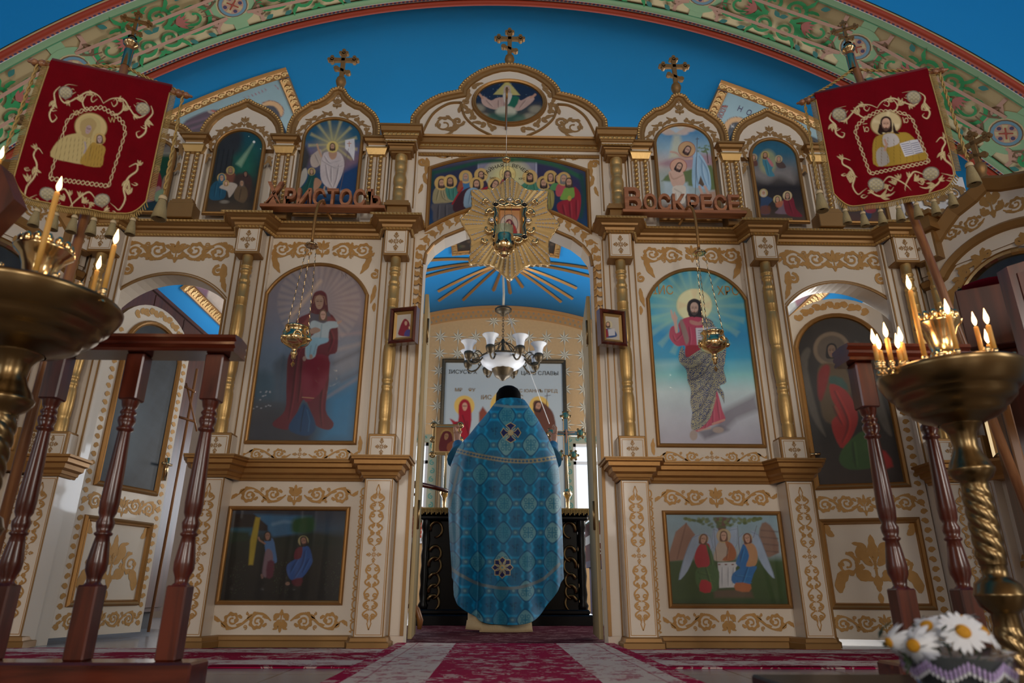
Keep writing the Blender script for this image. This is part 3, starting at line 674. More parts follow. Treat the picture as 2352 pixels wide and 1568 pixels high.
    m.strips(S, lambda a, b, d=0.: lim(a, b, .001+d), 'stem_brown'); m.strips(F, lambda a, b, d=0.: lim(a, b, .002+d), 'flower_pink'); m.strips(T_, lambda a, b, d=0.: lim(a, b, .003+d), 'leaf_teal')
for s in (-1, 1):                                       # dark red string-course at the springing
    x = VC[0]+s*math.sin(AS)*VR; m.box(x-.02 if s > 0 else x-.12, x+.12 if s > 0 else x+.02, Y0, Y1, 2.88, 2.98, 'red_paint')
    m.box(s*3.56, s*3.7, Y0, Y1, 0, 2.9, 'arch_cream')
struct(m, 'trim_arch_painting')
# ---------------------------------------------------------------- the icon screen
ICO = thing('iconostasis', 'cream icon screen with gilt mouldings, columns and painted scrollwork filling the arch', 'icon screen', (0, 0, 0))
CR, GL, BZ, GB, OR = 'cream', 'gilt', 'bronze_paint', 'gilt_bright', 'ornament'
P1, P2, P3 = .69, 1.59, 2.47
YP = -.12
DW = .53                                                # half the royal-door opening
door_arch = [(-DW, 0), (-DW, 2.177), (-.52, 2.25), (-.475, 2.32), (-.41, 2.375), (-.275, 2.44), (-.14, 2.477), (0, 2.49)]
door_arch = door_arch+[(-x, z) for x, z in door_arch[-2::-1]]
SD0, SD1, SDS, SDT = 1.725, 2.415, 1.925, 2.09
ZC0, ZC1 = 2.355, 2.435                                 # main cornice
# boards
m = MB()
top = [(x, z) for x, z in door_arch if z >= 2.17]
m.prism([(-.66, 2.177), (-.66, 3.12), (.66, 3.12), (.66, 2.177)]+top[::-1], XZ(0), .02, -.14, CR)
for s in (-1, 1):
    m.box(s*DW, s*SD0, 0, .14, 0, 2.45, CR); m.box(s*SD1, s*2.66, 0, .14, 0, 2.45, CR)
    a = segpts(s*(SD0+SD1)/2, (SD1-SD0)/2, SDS, SDT, 18)
    xs0, xs1 = s*SD0, s*SD1
    m.prism([(min(xs0, xs1), 2.45), (max(xs0, xs1), 2.45)]+a[::-1], XZ(0), 0, -.14, CR)
    m.box(s*.64, s*2.58, 0, .10, 2.45, 3.06, CR)
m.build('screen_board', ICO)
# frieze and panel ornaments (painted on the boards)
m = MB(); f = XZ(-.002)
S = []; SDK = []
for s in (-1, 1):
    # over the side doors
    c = s*(SD0+SD1)/2
    for d in (1, -1):
        S += rinceau(c+d*.035, c+d*.33, 2.255, .155, 2, 1, True, 1.15); S += leaf(c+d*.30, 2.17, -PI/2+d*.5, .13, .022, -d*.9); S += leaf(c+d*.315, 2.09, -PI/2, .12, .016, d*.5)
        S += spiral(c+d*.28, 2.12, .04, PI/2, 1.1, d, .009, .007, 12)
    S += palmette(c, 2.25, .15, 1.3)
    # over the big icons
    c = s*1.165
    for d in (1, -1):
        S += rinceau(c+d*.06, c+d*.31, 2.275, .13, 2, -1, False, 1.1)
        S += leaf(c+d*.30, 2.25, -PI/2-d*.1, .15, .02, -d*.5); S += spiral(c+d*.335, 2.11, .035, PI/2, 1.1, -d, .008, .006, 12); S += leaf(c+d*.345, 2.04, -PI/2, .13, .014, -d*.3); S += leaf(c+d*.35, 1.92, -PI/2, .06, .012, 0, 1.)
    S += palmette(c, 2.285, .12, 1.2)
    # under the big icons
    for d in (1, -1): S += rinceau(c+d*.05, c+d*.30, .99, .075, 2, 1, True, 1.1); S += leaf(c+d*.33, 1.0, PI/2-d*.2, .1, .012, d*.4)
    S += crosslet(c, .99, .075, .085)
    # above and below the lower pictures
    for zc, u in ((.765, 1), (.125, -1)):
        for d in (1, -1): S += rinceau(c+d*.05, c+d*.31, zc, .10, 2, u, True, 1.2)
        S += palmette(c, zc, .11, 1.3, u < 0)
    for xb in (c-.375, c+.375): SDK += chainband(xb, .075, .81, .042)
    SDK += chainband(s*.585, .075, .81, .042)
m.strips(S, f, OR); m.strips(SDK, f, 'ornament')
S = []
for s in (-1, 1):
    fmap, LL = pathmap([(s*.02, 2.556), (s*.12, 2.553), (s*.24, 2.535), (s*.345, 2.490), (s*.44, 2.430), (s*.515, 2.350), (s*.558, 2.25), (s*.566, 2.12), (s*.566, 1.98), (s*.566, 1.86)], -.0215)
    A = []
    n = 15
    for q in range(n):
        a = .10+(LL-.14)*(q+.5)/n; g = 1 if q % 2 else -1; k = 1. if q < 11 else .8
        A += spiral(a, g*.004, .024*k, PI+g*.6, 1.35, g, .007*k, .0045*k, 14)+leaf(a-.030, -g*.018, g*.5, .062, .008*k, -g*1.6, 1.5, 7)+leaf(a+.004, g*.022, -g*.2, .040, .006, g*1.2, 1.5, 6)
    A += leaf(LL-.05, 0, 0, .07, .010, 0, 1.5); m.strips(A, fmap, OR)
    # spandrels over the Last Supper
    S += rinceau(s*.50, s*.12, 2.985, .06, 3, -s, True, 1.2)
    S += leaf(s*.545, 2.96, -PI/2-s*.3, .14, .018, s*.6); S += leaf(s*.555, 2.84, -PI/2, .10, .014, -s*.6); S += spiral(s*.57, 2.93, .035, 0, 1.1, s, .009, .007, 12); S += leaf(s*.565, 2.76, -PI/2, .08, .012, s*.5)
m.strips(S, XZ(-.0215), OR)
m.build('painted_scrollwork', ICO)
# mouldings swept along the screen
def pier_path(z, yw=0., inner_end=True, side=1, ext=2.66):
    p = [(DW+.05 if not inner_end else .615, .04), (.615, YP), (P1+.075, YP), (P1+.115, yw), (P2-.115, yw), (P2-.075, YP), (P2+.075, YP), (P2+.115, yw), (P3-.115, yw), (P3-.075, YP), (P3+.075, YP), (P3+.115, yw), (ext, yw)]
    p = [(side*x, y, z) for x, y in p]
    return p if side < 0 else p[::-1]
def flipx(path): return path
def run(m, z, prof, mt, side, path=None):
    p = path or pier_path(z, side=side)
    if side < 0: p = p[::-1]
    # travel left -> right so that the right-hand side faces the nave
    if p[0][0] > p[-1][0]: p = p[::-1]
    m.sweep([(x, y, z) for x, y, _ in p], prof, mt); return p
for s in (-1, 1):
    m = MB()
    prof = [(0, 0), (.012, .0), (.012, .016), (.018, .018), (.022, .034), (.042, .040), (.046, .052), (.066, .060), (.070, .064), (.082, .066), (.082, .080), (0, .080)]
    p = run(m, ZC0, prof, BZ, s)
    for a, b in zip(p, p[1:]):
        A, B = Vector((a[0], a[1], 0)), Vector((b[0], b[1], 0)); d = (B-A).normalized(); nrm = d.cross(Vector((0, 0, 1)))
        k0 = .010 if abs(d.x) > .9 else 0
        tri_row(m, A+nrm*.013+Vector((0, 0, ZC0)), B+nrm*.013+Vector((0, 0, ZC0)), (0, 0, 1), nrm, .020, .017, .012, GB)
        e = .082 if a[1] == YP and b[1] == YP else .0
        A2 = A-d*e; B2 = B+d*e
        tri_row(m, A2+nrm*.083+Vector((0, 0, ZC0+.064)), B2+nrm*.083+Vector((0, 0, ZC0+.064)), (0, 0, 1), nrm, .022, .017, .008, GB)
    m.build('main_cornice', ICO)
    m = MB()
    prof = [(0, 0), (.010, .0), (.014, .012), (.022, .014), (.026, .030), (.046, .040), (.050, .062), (.070, .068), (.072, .088), (.086, .092), (.088, .104), (0, .104)]
    shelf = [(.612, .03), (.612, YP), (P1+.075, YP), (P1+.11, 0), (P2-.11, 0), (P2-.075, YP), (P2+.06, YP), (P2+.10, -.02), (1.70, .02)]
    run(m, .84, prof, GL, s, [(s*x, y, 0) for x, y in shelf]); 
    run(m, .944, [(0, 0), (.094, 0), (.094, .007), (0, .007)], 'bronze_paint', s, [(s*x, y, 0) for x, y in shelf])
    m.build('shelf_cornice', ICO); m = MB()
    run(m, .84, prof, GL, s, [(s*x, y, 0) for x, y in ((2.40, .02), (P3-.075, YP), (P3+.075, YP), (P3+.11, 0), (2.66, 0))])
    m.build('shelf_cornice', ICO)
    m = MB()
    prof = [(0, 0), (.030, 0), (.030, .028), (.018, .034), (.014, .050), (0, .056)]
    run(m, 0.002, prof, BZ, s, [(s*x, y, 0) for x, y in shelf[:-1]]+[(s*1.72, 0, 0)])
    m.build('plinth_moulding', ICO); m = MB()
    run(m, 0.002, prof, BZ, s, [(s*x, y, 0) for x, y in ((2.42, 0), (P3-.075, YP), (P3+.075, YP), (P3+.11, 0), (2.66, 0))])
    m.build('plinth_moulding', ICO)
# piers
colprof = [(0, .031), (.06, .031), (.062, .034), (.072, .034), (.076, .029), (.088, .029), (.092, .033), (.10, .033), (.106, .027), (.118, .024), (.134, .027), (.150, .034), (.156, .034), (.160, .031), (.172, .031), (.175, .035), (.185, .033), (.25, .033), (.252, .0345), (.258, .0345), (.26, .033), (.298, .033), (.30, .030), (.305, .033), (.36, .036), (.44, .037), (.475, .034), (.49, .029), (.496, .031), (.503, .031), (.51, .029), (.525, .034), (.56, .037), (.62, .036), (.67, .033), (.70, .029), (.706, .032), (.716, .032), (.722, .028), (.735, .028), (.742, .032), (.752, .032), (.758, .028), (.775, .031), (.79, .0345), (.86, .035), (.915, .033), (.925, .029), (.935, .033), (1., .033)]
for s in (-1, 1):
    for k, xc in enumerate((P1, P2, P3)):
        x = s*xc; m = MB(); h = .075
        m.box(x-h, x+h, YP, 0, 0, .84, CR, bev=.004)
        for d in (-1, 1): m.box(x+d*(h-.006), x+d*h, YP-.002, YP+.004, .056, .838, BZ)
        m.strips(outline(x-h+.012, x+h-.012, .066, .828, .0016), XZ(YP-.0015), OR); m.strips(candelabra(x, .085, .812, .085), XZ(YP-.0015), OR)
        # upper strip behind the columns
        m.box(x-.11, x+.11, -.03, 0, .944, ZC0, CR)
        for d in (-1, 1): m.box(x+d*.098-.004, x+d*.098+.004, -.036, -.03, .95, ZC0, BZ)
        for d in (-1, 1): m.box(x+d*.06-.003, x+d*.06+.003, -.036, -.03, 1.09, 2.18, BZ)
        for z0, z1 in ((.951, 1.085), (2.185, 2.365)):
            m.box(x-h, x+h, YP, 0, z0, z1, BZ, bev=.003); t = .010
            m.box(x-h+t, x+h-t, YP-.003, YP, z0+(.002 if z0 < 2 else .016), z1-.016 if z0 < 2 else z1-.004, CR)
            for d in (-1, 1): m.box(x+d*h, x+d*(h+.003), YP+.016, -.035, z0+.012, z1-.012, CR)
            m.strips(outline(x-h+t+.008, x+h-t-.008, z0+.010 if z0 < 2 else z0+.024, z1-.024 if z0 < 2 else z1-.012, .0014), XZ(YP-.0045), OR)
            m.strips(crosslet(x, (z0+z1)/2-(.006 if z0 < 2 else -.004), (z1-z0)*.72), XZ(YP-.0045), 'ornament_dark')
        m.build('pier', ICO)
        m = MB(); m.lathe([(r, 2.185-(2.185-1.085)*t) for t, r in colprof], GB, (x, YP+.040, 0), 20); m.build('turned_column', ICO)
# moulded edge round the royal-door opening and the side doors
m = MB()
fr = [(-.004, 0), (-.004, .012), (.004, .018), (.012, .014), (.016, 0)]
da = [(x*1.02, z if i not in (0,) else .056) for i, (x, z) in enumerate(door_arch)]; da[0] = (-.54, .056); da[-1] = (.54, .056)
m.sweep([(x, -.02 if z > 2.17 else -.0, z) for x, z in door_arch[1:-1]], fr, BZ, up=(0, -1, 0))
for s in (-1, 1):
    m.box(s*.53, s*.548, -.012, .0, .056, 2.18, BZ); m.box(s*.60, s*.606, -.012, 0, .056, 2.36, BZ); m.box(s*.545, s*.60, -.004, .0, .056, 2.2, CR)
    a = [(x, 0, z) for x, z in segpts(s*(SD0+SD1)/2, (SD1-SD0)/2, SDS, SDT, 20)]
    a = [(s*(SD0+SD1)/2-(SD1-SD0)/2, 0, .05)]+a+[(s*(SD0+SD1)/2+(SD1-SD0)/2, 0, .05)]
    m.sweep(a, [(-.022, 0), (-.022, .004), (-.016, .004), (-.016, 0)], BZ, up=(0, -1, 0)); m.sweep(a, [(-.010, 0), (-.010, .008), (0, .008), (0, 0)], BZ, up=(0, -1, 0))
m.build('opening_moulding', ICO)
# ---- upper tier: gabled bays
def wpts(px, Y): return [(W(x, y, Y)[0], W(x, y, Y)[2]) for x, y in px]
cc = lambda pts, ox=380, oy=170, k=4.021: [(ox+x/k, oy+y/k) for x, y in pts]
g1 = wpts(cc([(1110, 575), (1118, 500), (1145, 440), (1185, 390), (1245, 345), (1318, 318), (1326, 290), (1395, 282), (1470, 255), (1530, 215), (1565, 175), (1582, 135), (1690, 135), (1708, 180), (1740, 220), (1790, 258), (1850, 280), (1885, 290), (1890, 312), (1940, 345), (1978, 400), (1998, 480), (1998, 575)]), -.05)
g2 = wpts(cc([(318, 582), (335, 520), (370, 460), (430, 405), (510, 355), (600, 320), (690, 292), (750, 265), (795, 240), (840, 270), (900, 300), (980, 345), (1030, 395), (1062, 455), (1078, 520), (1078, 582)]), -.05)
g3 = [(-2.55, 3.04), (-2.53, 3.10), (-2.48, 3.15), (-2.40, 3.18), (-2.31, 3.195), (-2.22, 3.18), (-2.14, 3.145), (-2.09, 3.10), (-2.08, 3.04)]
def sym(g, xc, hw):                                     # even out, centre on xc with half-width hw
    a = [(x-(g[0][0]+g[-1][0])/2, z) for x, z in g]; b = [(-x, z) for x, z in a[::-1]]; n = len(a)
    if n % 2 == 0 and False: pass
    o = [((a[i][0]+b[i][0])/2, (a[i][1]+b[i][1])/2) for i in range(n)]; k = hw/abs(o[0][0]); return [(xc+x*k, z) for x, z in o]
g1 = sym(g1, -1.165, .300); g2 = sym(g2, -1.765, .268); g3 = sym(g3, -2.315, .235)
bays = [('onion', g1, -1.165, .190, 2.50, 3.07, 3.235), ('keel', g2, -1.765, .155, 2.50, 2.985, 3.13), ('round', g3, -2.315, .135, 2.50, 2.92, 3.04)]
BAY = {}
for s in (-1, 1):
    for nm, g, xc, hw, zb, zs, zt in bays:
        x = abs(xc)*s; gg = [(abs(a-0)*s if True else a, z) for a, z in g]; gg = [(-a if s > 0 else a, z) for a, z in g]
        if s > 0: gg = gg[::-1]
        zbase = min(z for _, z in gg)
        gg2 = [(gg[0][0], 2.99)]+gg+[(gg[-1][0], 2.99)]
        m = MB(); m.prism(gg2, XZ(0), .045, -.10, CR, BZ)
        P = [(a, -.045, z) for a, z in gg]
        m.sweep(P, [(-.010, -.06), (-.010, .018), (.004, .026), (.016, .022), (.022, .012), (.036, .010), (.046, 0)], BZ, up=(0, -1, 0))
        beads(m, [(a, -.069, z) for a, z in gg], (0, -1, 0), .011, GB)
        S = []
        cx = x; r0 = hw+.045
        if nm != 'round': S += palmette(cx, zt+.075 if nm == 'keel' else zt+.13, .085, 1.1)
        if nm == 'onion': S += crosslet(cx, zt+.16, .12, .09)
        nq = 7
        for d in (-1, 1):
            for q in range(nq):
                a = PI/2-(q+.6)*.24; hz = zt-zs+.045; X = cx+d*r0*math.cos(a); Z = zs+hz*math.sin(a)
                if q >= 6: X = cx+d*r0; Z = zs-.06*(q-5)
                S += spiral(X, Z, .020, a, 1., d*(1 if q % 2 else -1), .006, .004, 9)+leaf(X, Z, (a-PI/2) if d > 0 else (PI*1.5-a), .07, .010, (.9 if q % 2 else -.9), 1.5, 6)
            S += leaf(cx+d*r0, zs-.06, -PI/2, .08, .010, d*.6, 1.5, 6)
        m.strips(S, XZ(-.047), 'ornament_dark')
        m.build('gable', ICO); BAY[(nm, s)] = (x, hw, zb, zs, zt)
    # twin twisted columns between the bays
    for xc in (.865, 1.465, 2.05):
        x = s*xc; m = MB(); m.box(x-.075, x+.075, -.05, 0, 2.45, 3.0, CR)
        m.box(x-.080, x+.080, -.105, 0, 2.44, 2.545, BZ, bev=.004) if xc > 1 else None
        m.box(x-.072, x+.072, -.100, 0, 2.545, 2.560, BZ); m.box(x-.064, x+.064, -.092, 0, 2.560, 2.575, BZ)
        for d in (-1, 0, 1): m.box(x+d*.060-.003, x+d*.060+.003, -.056, -.05, 2.575, 2.94, BZ)
        bell = [(.045, 2.94), (.055, 2.945), (.058, 2.96), (.066, 2.985), (.072, 2.99)]
        m.sweep([(x-.02, 0, 2.94), (x-.02, -.045, 2.94), (x+.02, -.045, 2.94), (x+.02, 0, 2.94)], [(0, 0), (.035, .0), (.038, .010), (.048, .040), (.052, .045), (.052, .050), (0, .050)], GB)
        m.box(x-.055, x+.055, -.085, 0, 2.99, 3.008, CR)
        m.sweep([(x-.02, 0, 3.008), (x-.02, -.045, 3.008), (x+.02, -.045, 3.008), (x+.02, 0, 3.008)], [(0, 0), (.036, .0), (.040, .014), (.056, .022), (.060, .040), (.072, .043), (.072, .056), (0, .056)], BZ)
        m.build('twin_column_bay', ICO)
        for d in (-1, 1):
            m = MB(); H = 2.94-2.575; n = 11
            m.lathe([(.009, 2.575), (.009, 2.94)], GL, (x+d*.031, -.068, 0), 8)
            for q in range(n):
                for hs in (0, PI):
                    z = 2.575+H*(q+.5)/n
                    vs = []
                pts = [(x+d*.031+.006*math.cos(a), -.068+.006*math.sin(a), 2.575+H*(q+.1+.8*t)/n) for t, a in ((0, 2.2), (.25, 3.3), (.5, 4.3), (.75, 5.3), (1, 6.3))]
                m.tube(pts, [.006, .011, .0135, .011, .006], GB, 6)
            m.build('twisted_column', ICO)
# ---- centre of the upper tier: columns, entablature and trefoil pediment
for s in (-1, 1):
    x = s*.665; xc = s*.70; m = MB()
    m.box(s*.60, s*.78, -.045, 0, 2.44, 3.06, CR)
    for xx in (.612, .768): m.box(s*xx-.004, s*xx+.004, -.052, -.045, 2.56, 3.0, BZ)
    m.box(xc-.062, xc+.062, -.115, 0, 2.435, 2.53, BZ); m.box(xc-.082, xc+.082, -.135, 0, 2.53, 2.548, BZ); m.box(xc-.07, xc+.07, -.125, 0, 2.548, 2.57, BZ)
    m.build('upper_pier', ICO)
    m = MB(); up = [(.040, 2.57), (.040, 2.60), (.036, 2.605), (.040, 2.62), (.040, 2.66), (.036, 2.664), (.039, 2.668), (.039, 2.69), (.036, 2.695), (.042, 2.72), (.043, 2.75), (.038, 2.775), (.032, 2.782), (.034, 2.79), (.034, 2.797), (.032, 2.80), (.038, 2.82), (.040, 2.84), (.040, 2.865), (.036, 2.87), (.040, 2.878), (.040, 2.925)]
    m.lathe(up, GB, (xc, -.078, 0), 20); m.build('turned_column', ICO)
    m = MB(); m.box(xc-.062, xc+.062, -.12, 0, 2.925, 2.938, BZ); m.box(xc-.075, xc+.075, -.13, 0, 2.938, 2.952, BZ)
    pr = [(0, 0), (.016, 0), (.020, .022), (.030, .026), (.034, .044), (.044, .048), (.046, .062), (.052, .064), (.056, .100), (.072, .106), (.076, .136), (.084, .140), (.084, .152), (0, .152)]
    m.sweep([(xc-.055, 0, 2.952), (xc-.055, -.105, 2.952), (xc+.055, -.105, 2.952), (xc+.055, 0, 2.952)], pr, BZ)
    m.box(xc-.10, xc+.10, -.150, -.0, 2.998, 3.012, CR)
    tri_row(m, (xc-.105, -.154, 2.985), (xc+.105, -.154, 2.985), (0, 0, 1), (0, -1, 0), .022, .014, .010, GB); tri_row(m, (xc-.115, -.164, 3.030), (xc+.115, -.164, 3.030), (0, 0, 1), (0, -1, 0), .030, .020, .006, GB)
    m.build('upper_capital', ICO)
m = MB()
pr = [(.02, 0), (.030, 0), (.030, .016), (.036, .016), (.036, .034), (.052, .038), (.056, .070), (.070, .076), (.072, .108), (.086, .112), (.090, .125), (0, .125)]
m.sweep([(-.60, 0, 2.975), (.60, 0, 2.975)], pr, BZ); m.box(-.60, .60, -.045, 0, 2.990, 3.010, CR)
tri_row(m, (-.59, -.031, 2.972), (.59, -.031, 2.972), (0, 0, 1), (0, -1, 0), .018, .016, .012, GB)
tri_row(m, (-.59, -.058, 3.028), (.59, -.058, 3.028), (0, 0, 1), (0, -1, 0), .030, .016, .006, GB)
m.build('entablature', ICO)
c2 = lambda pts: cc(pts, 780, 0, 2.904)
ped = wpts(c2([(465, 830), (480, 785), (510, 745), (555, 700), (610, 665), (665, 640), (725, 625), (795, 612), (798, 590), (830, 550), (875, 515), (930, 482), (1000, 455), (1060, 440), (1120, 434)]), -.06)
ped = [(min(x+.008, 0), z) for x, z in ped]; ped[-1] = (0, ped[-1][1]); ped += [(-x, z) for x, z in ped[-2::-1]]
ZP = 3.09; ped[0] = (-.655, ZP); ped[-1] = (.655, ZP)
m = MB(); m.prism(ped, XZ(0), .055, -.11, CR, BZ)
m.sweep([(x, -.055, z) for x, z in ped], [(-.012, -.07), (-.012, .018), (.004, .028), (.020, .024), (.028, .014), (.044, .012), (.050, 0)], BZ, up=(0, -1, 0))
beads(m, [(x, -.080, z) for x, z in ped], (0, -1, 0), .012, GB)
# oval ring and swags
OV = (0., 3.392, .238, .178)
def ovp(k, n=48, r=(1, 1)): return [(OV[0]-(OV[2]+k)*math.cos(2*PI*i/n), OV[1]+(OV[3]+k)*math.sin(2*PI*i/n)) for i in range(n)]
for s in (-1, 1):
    w_ = smoothcurve([(s*.33, 3.385), (s*.30, 3.27), (s*.22, 3.18), (s*.12, 3.12)], 5); m.sweep([(x, -.056, z) for x, z in (w_ if s > 0 else w_[::-1])], [(-.008, 0), (-.004, .010), (.006, .010), (.010, 0)], GL, up=(0, -1, 0))
    w_ = smoothcurve([(s*.33, 3.385), (s*.42, 3.37), (s*.52, 3.28), (s*.585, 3.115)], 5); m.sweep([(x, -.056, z) for x, z in (w_ if s > 0 else w_[::-1])], [(-.008, 0), (-.004, .010), (.006, .010), (.010, 0)], GL, up=(0, -1, 0))
    S = acanthus(s*.435, 3.20, .085, PI*1.5, -s, .8)+leaf(s*.34, 3.30, PI/2, .1, .016, s*.9)+leaf(s*.33, 3.20, -PI/2+s*.7, .12, .018, s*1.)+spiral(s*.345, 3.23, .045, 0, 1.1, s, .009, .007, 12)
    for q in range(7):
        a = -PI/2+s*(.35+q*.30); X = (OV[2]+.055)*math.cos(a)*1.0; Z = OV[1]+(OV[3]+.050)*math.sin(a); S += spiral(X, Z, .024, a, 1., (1 if q % 2 else -1), .008, .005, 9)+leaf(X, Z, a+s*PI/2, .08, .013, (.9 if q % 2 else -.9), 1.5, 6)
    m.strips(S, XZ(-.058), 'ornament_dark')
m.build('pediment', ICO)
# crosses on the tops
def orth_cross(m, x, y, z, h, mt=BZ):
    t = .018; w = h*.026*1.6
    m.lathe([(.030, 0), (.030, .02), (.022, .04), (.030, .06), (.036, .085), (.030, .11), (.018, .12)], mt, (x, y, z), 14)
    z += .115; hw = .020; T = lambda p: (x+p[0], y+p[1], z+p[2])
    m.box(-hw*.75, hw*.75, -.012, .012, 0, h, mt, T, .003); m.box(-h*.36, h*.36, -.012, .012, h*.66, h*.66+.030, mt, T, .003)
    A = .45; q = lambda p: (x+p[0]*math.cos(A)+p[2]*math.sin(A), y+p[1], z+h*.30-p[0]*math.sin(A)+p[2]*math.cos(A))
    m.box(-h*.20, h*.20, -.012, .012, -.013, .013, mt, q, .003)
    for px, pz in ((-h*.36, h*.66+.015), (h*.36, h*.66+.015), (0, h)):
        for dx, dz in ((0, 0), (.020, 0), (-.020, 0), (0, .020), (0, -.016)): m.lathe([(.0001, -.014), (.014, -.014), (.014, .014), (.0001, .014)], mt, (0, 0, 0), 8, lambda p, dx=dx, dz=dz, px=px, pz=pz: (x+px+dx+p[0], y+p[2], z+pz+dz+p[1]), False)
    for sx, sz in ((-1, 1), (1, -1)): m.lathe([(.0001, -.013), (.018, -.013), (.018, .013), (.0001, .013)], mt, (0, 0, 0), 10, lambda p, sx=sx, sz=sz: (x+sx*h*.20+p[0], y+p[2], z+h*.30+sz*h*.085+p[1]), False)
za = max(z for _, z in ped); m = MB(); orth_cross(m, 0, -.02, za, .215); m.build('cross', ICO)
for s in (-1, 1): m = MB(); orth_cross(m, s*1.165, -.02, max(z for _, z in g1), .215); m.build('cross', ICO)
# ---------------------------------------------------------------- icons set into the screen
def rng(a, b, st=.003): return np.linspace(a, b, max(8, int(round((b-a)/st))+1))
FRP = [(-.013, -.002), (-.013, .010), (-.008, .018), (0, .021), (.007, .016), (.010, .006), (.010, -.002)]
def arched_icon(name, label, xc, hw, zb, zs, zt, draw, y=-.0, kind='round', m='painting', st=.0032, group=None, fm='gilt', base='808080', prof=FRP, gain=GAIN):
    t = thing(name, label, 'icon', (xc, y, zb), group)
    top = segpts(xc, hw, zs, zt, 24) if kind == 'seg' else archpts(xc, hw, zs, zt, 24)
    path = [(xc-hw, zb)]+top+[(xc+hw, zb)]
    mb = MB(); mb.sweep([(x, y, z) for x, z in path], prof, fm, up=(0, -1, 0), closed=True); mb.build('frame', t)
    if kind == 'seg': h = zt-zs; R = (hw*hw+h*h)/(2*h); ztop = lambda x: zt-R+np.sqrt(np.maximum(R*R-(x-xc)**2, 0))
    else: ztop = lambda x: zs+(zt-zs)*np.sqrt(np.maximum(1-((x-xc)/hw)**2, 0))
    # the grid bends to fill the arch exactly
    us = rng(-1, 1, st/hw); vs = rng(0, 1, st/(zt-zb))
    def fn(u, v): x = xc+u*hw; return np.stack([x, np.full_like(u, y-.004), zb+v*(ztop(x*.999+xc*.001)-zb)], 1)
    painted('painting', us, vs, fn, draw, m, t, base=base, gain=gain); return t
K1 = lambda pts: cc(pts, 540, 580, 3.268)
def k1(x, y): return (540+x/3.268, 580+y/3.268)
def draw_mother(c):
    c.vgrad([(600, '6d6870'), (700, '74727e'), (800, '566a80'), (880, '3d5668'), (960, '35393f'), (1020, '2a2e38')])
    c.poly(K1([(620, 90), (1010, 260), (1010, 560), (700, 600), (680, 300)]), '8d7a78', 40., .8); c.poly(K1([(700, 620), (980, 640), (960, 900), (650, 1000)]), '7f8088', 30., .75)
    c.poly(K1([(900, 930), (960, 900), (900, 1440), (620, 1430), (690, 1070)]), '2b6f98', 25., .9); c.poly(K1([(120, 1100), (400, 1150), (420, 1420), (80, 1420)]), '34373f', 25., .8)
    c.poly(K1([(290, 830), (360, 760), (400, 800), (390, 1120), (290, 1110)]), '3a4c5c', 6., .8); c.poly(K1([(130, 900), (220, 890), (280, 930), (280, 1100), (120, 1100)]), '28485a', 10., .8)
    cx, cy = k1(630, 380); c.rays(cx, cy, 10, 95, 34, 'b0a094', .30)
    c.line(K1([(640, 215), (420, 480)]), 8, 'c0a48a', .55, 4.); c.line(K1([(960, 680), (640, 760)]), 6, 'b09a8c', .4, 5.); c.line(K1([(950, 600), (760, 620)]), 5, 'b08a80', .4, 5.)
    c.line(K1([(930, 740), (740, 830)]), 9, '4a4a54', .55, 5.); c.line(K1([(940, 890), (800, 960)]), 7, '4a4650', .5, 5.); c.line(K1([(940, 930), (650, 1110)]), 5, '9a8478', .4, 4.)
    for k in range(16): x, y = k1(RNG.uniform(130, 280), RNG.uniform(1040, 1170)); c.ell(x, y, 2.2, 1.6, '9aa0a8', .8, .5)
    # veil, mantle, tunic
    c.cloth(K1([(635, 285), (590, 310), (575, 400), (560, 450), (480, 490), (445, 560), (440, 700), (395, 800), (385, 1000), (375, 1180), (280, 1280), (330, 1320), (420, 1315), (480, 1160), (520, 1100), (560, 1170), (600, 1290), (700, 1330), (740, 1280), (680, 1180), (705, 950), (700, 780), (765, 740), (770, 560), (740, 480), (700, 440), (690, 330), (670, 295)]), '561e28', '2e0e16', '7a3038',
            [K1(q) for q in ([(470, 750), (450, 900), (430, 1080), (400, 1250)], [(640, 800), (660, 950), (640, 1150), (650, 1300)], [(500, 800), (490, 960), (470, 1120)], [(700, 560), (730, 650), (700, 740)], [(480, 540), (500, 640), (480, 740)])], 1.4, 4, 4)
    c.poly(K1([(520, 800), (700, 780), (690, 960), (600, 1090), (510, 1095)]), '6a1f30', 2., sm=3); c.line(K1([(505, 1085), (590, 1092)]), 2, '9a7a58', .8)
    c.poly(K1([(520, 1130), (590, 1240), (600, 1330), (530, 1375), (400, 1320), (480, 1180)]), '173a5c', 2., sm=4); c.line(K1([(520, 1150), (500, 1250), (490, 1340)]), 3, '0c2238', .7); c.line(K1([(540, 1180), (560, 1260), (550, 1340)]), 3, '285a80', .5)
    c.poly(K1([(560, 470), (600, 440), (700, 440), (720, 520), (700, 600), (560, 600)]), '4a4650', 1.5, sm=3); c.poly(K1([(520, 520), (560, 470), (540, 580), (470, 560)]), '7a4038', 2., .7, sm=3); c.poly(K1([(690, 480), (750, 500), (740, 560), (700, 560)]), '7a3a38', 2., .7, sm=3)
    x, y = k1(632, 372); c.face(x, y, 14.5, skin='8f7464', veil='4d2028'); c.line(K1([(588, 380), (600, 330), (635, 318), (672, 332), (684, 390)]), 2, '8a6a50', .6)
    # the child
    c.poly(K1([(600, 510), (660, 530), (700, 515), (765, 520), (770, 560), (710, 575), (700, 650), (690, 670), (620, 700), (600, 780), (545, 800), (525, 760), (540, 660), (600, 600), (560, 560), (570, 520)]), '93a2a8', 1.4, sm=3); c.poly(K1([(545, 650), (690, 640), (690, 672), (620, 700), (600, 770), (540, 780)]), '6f9aae', 2., .8, sm=3)
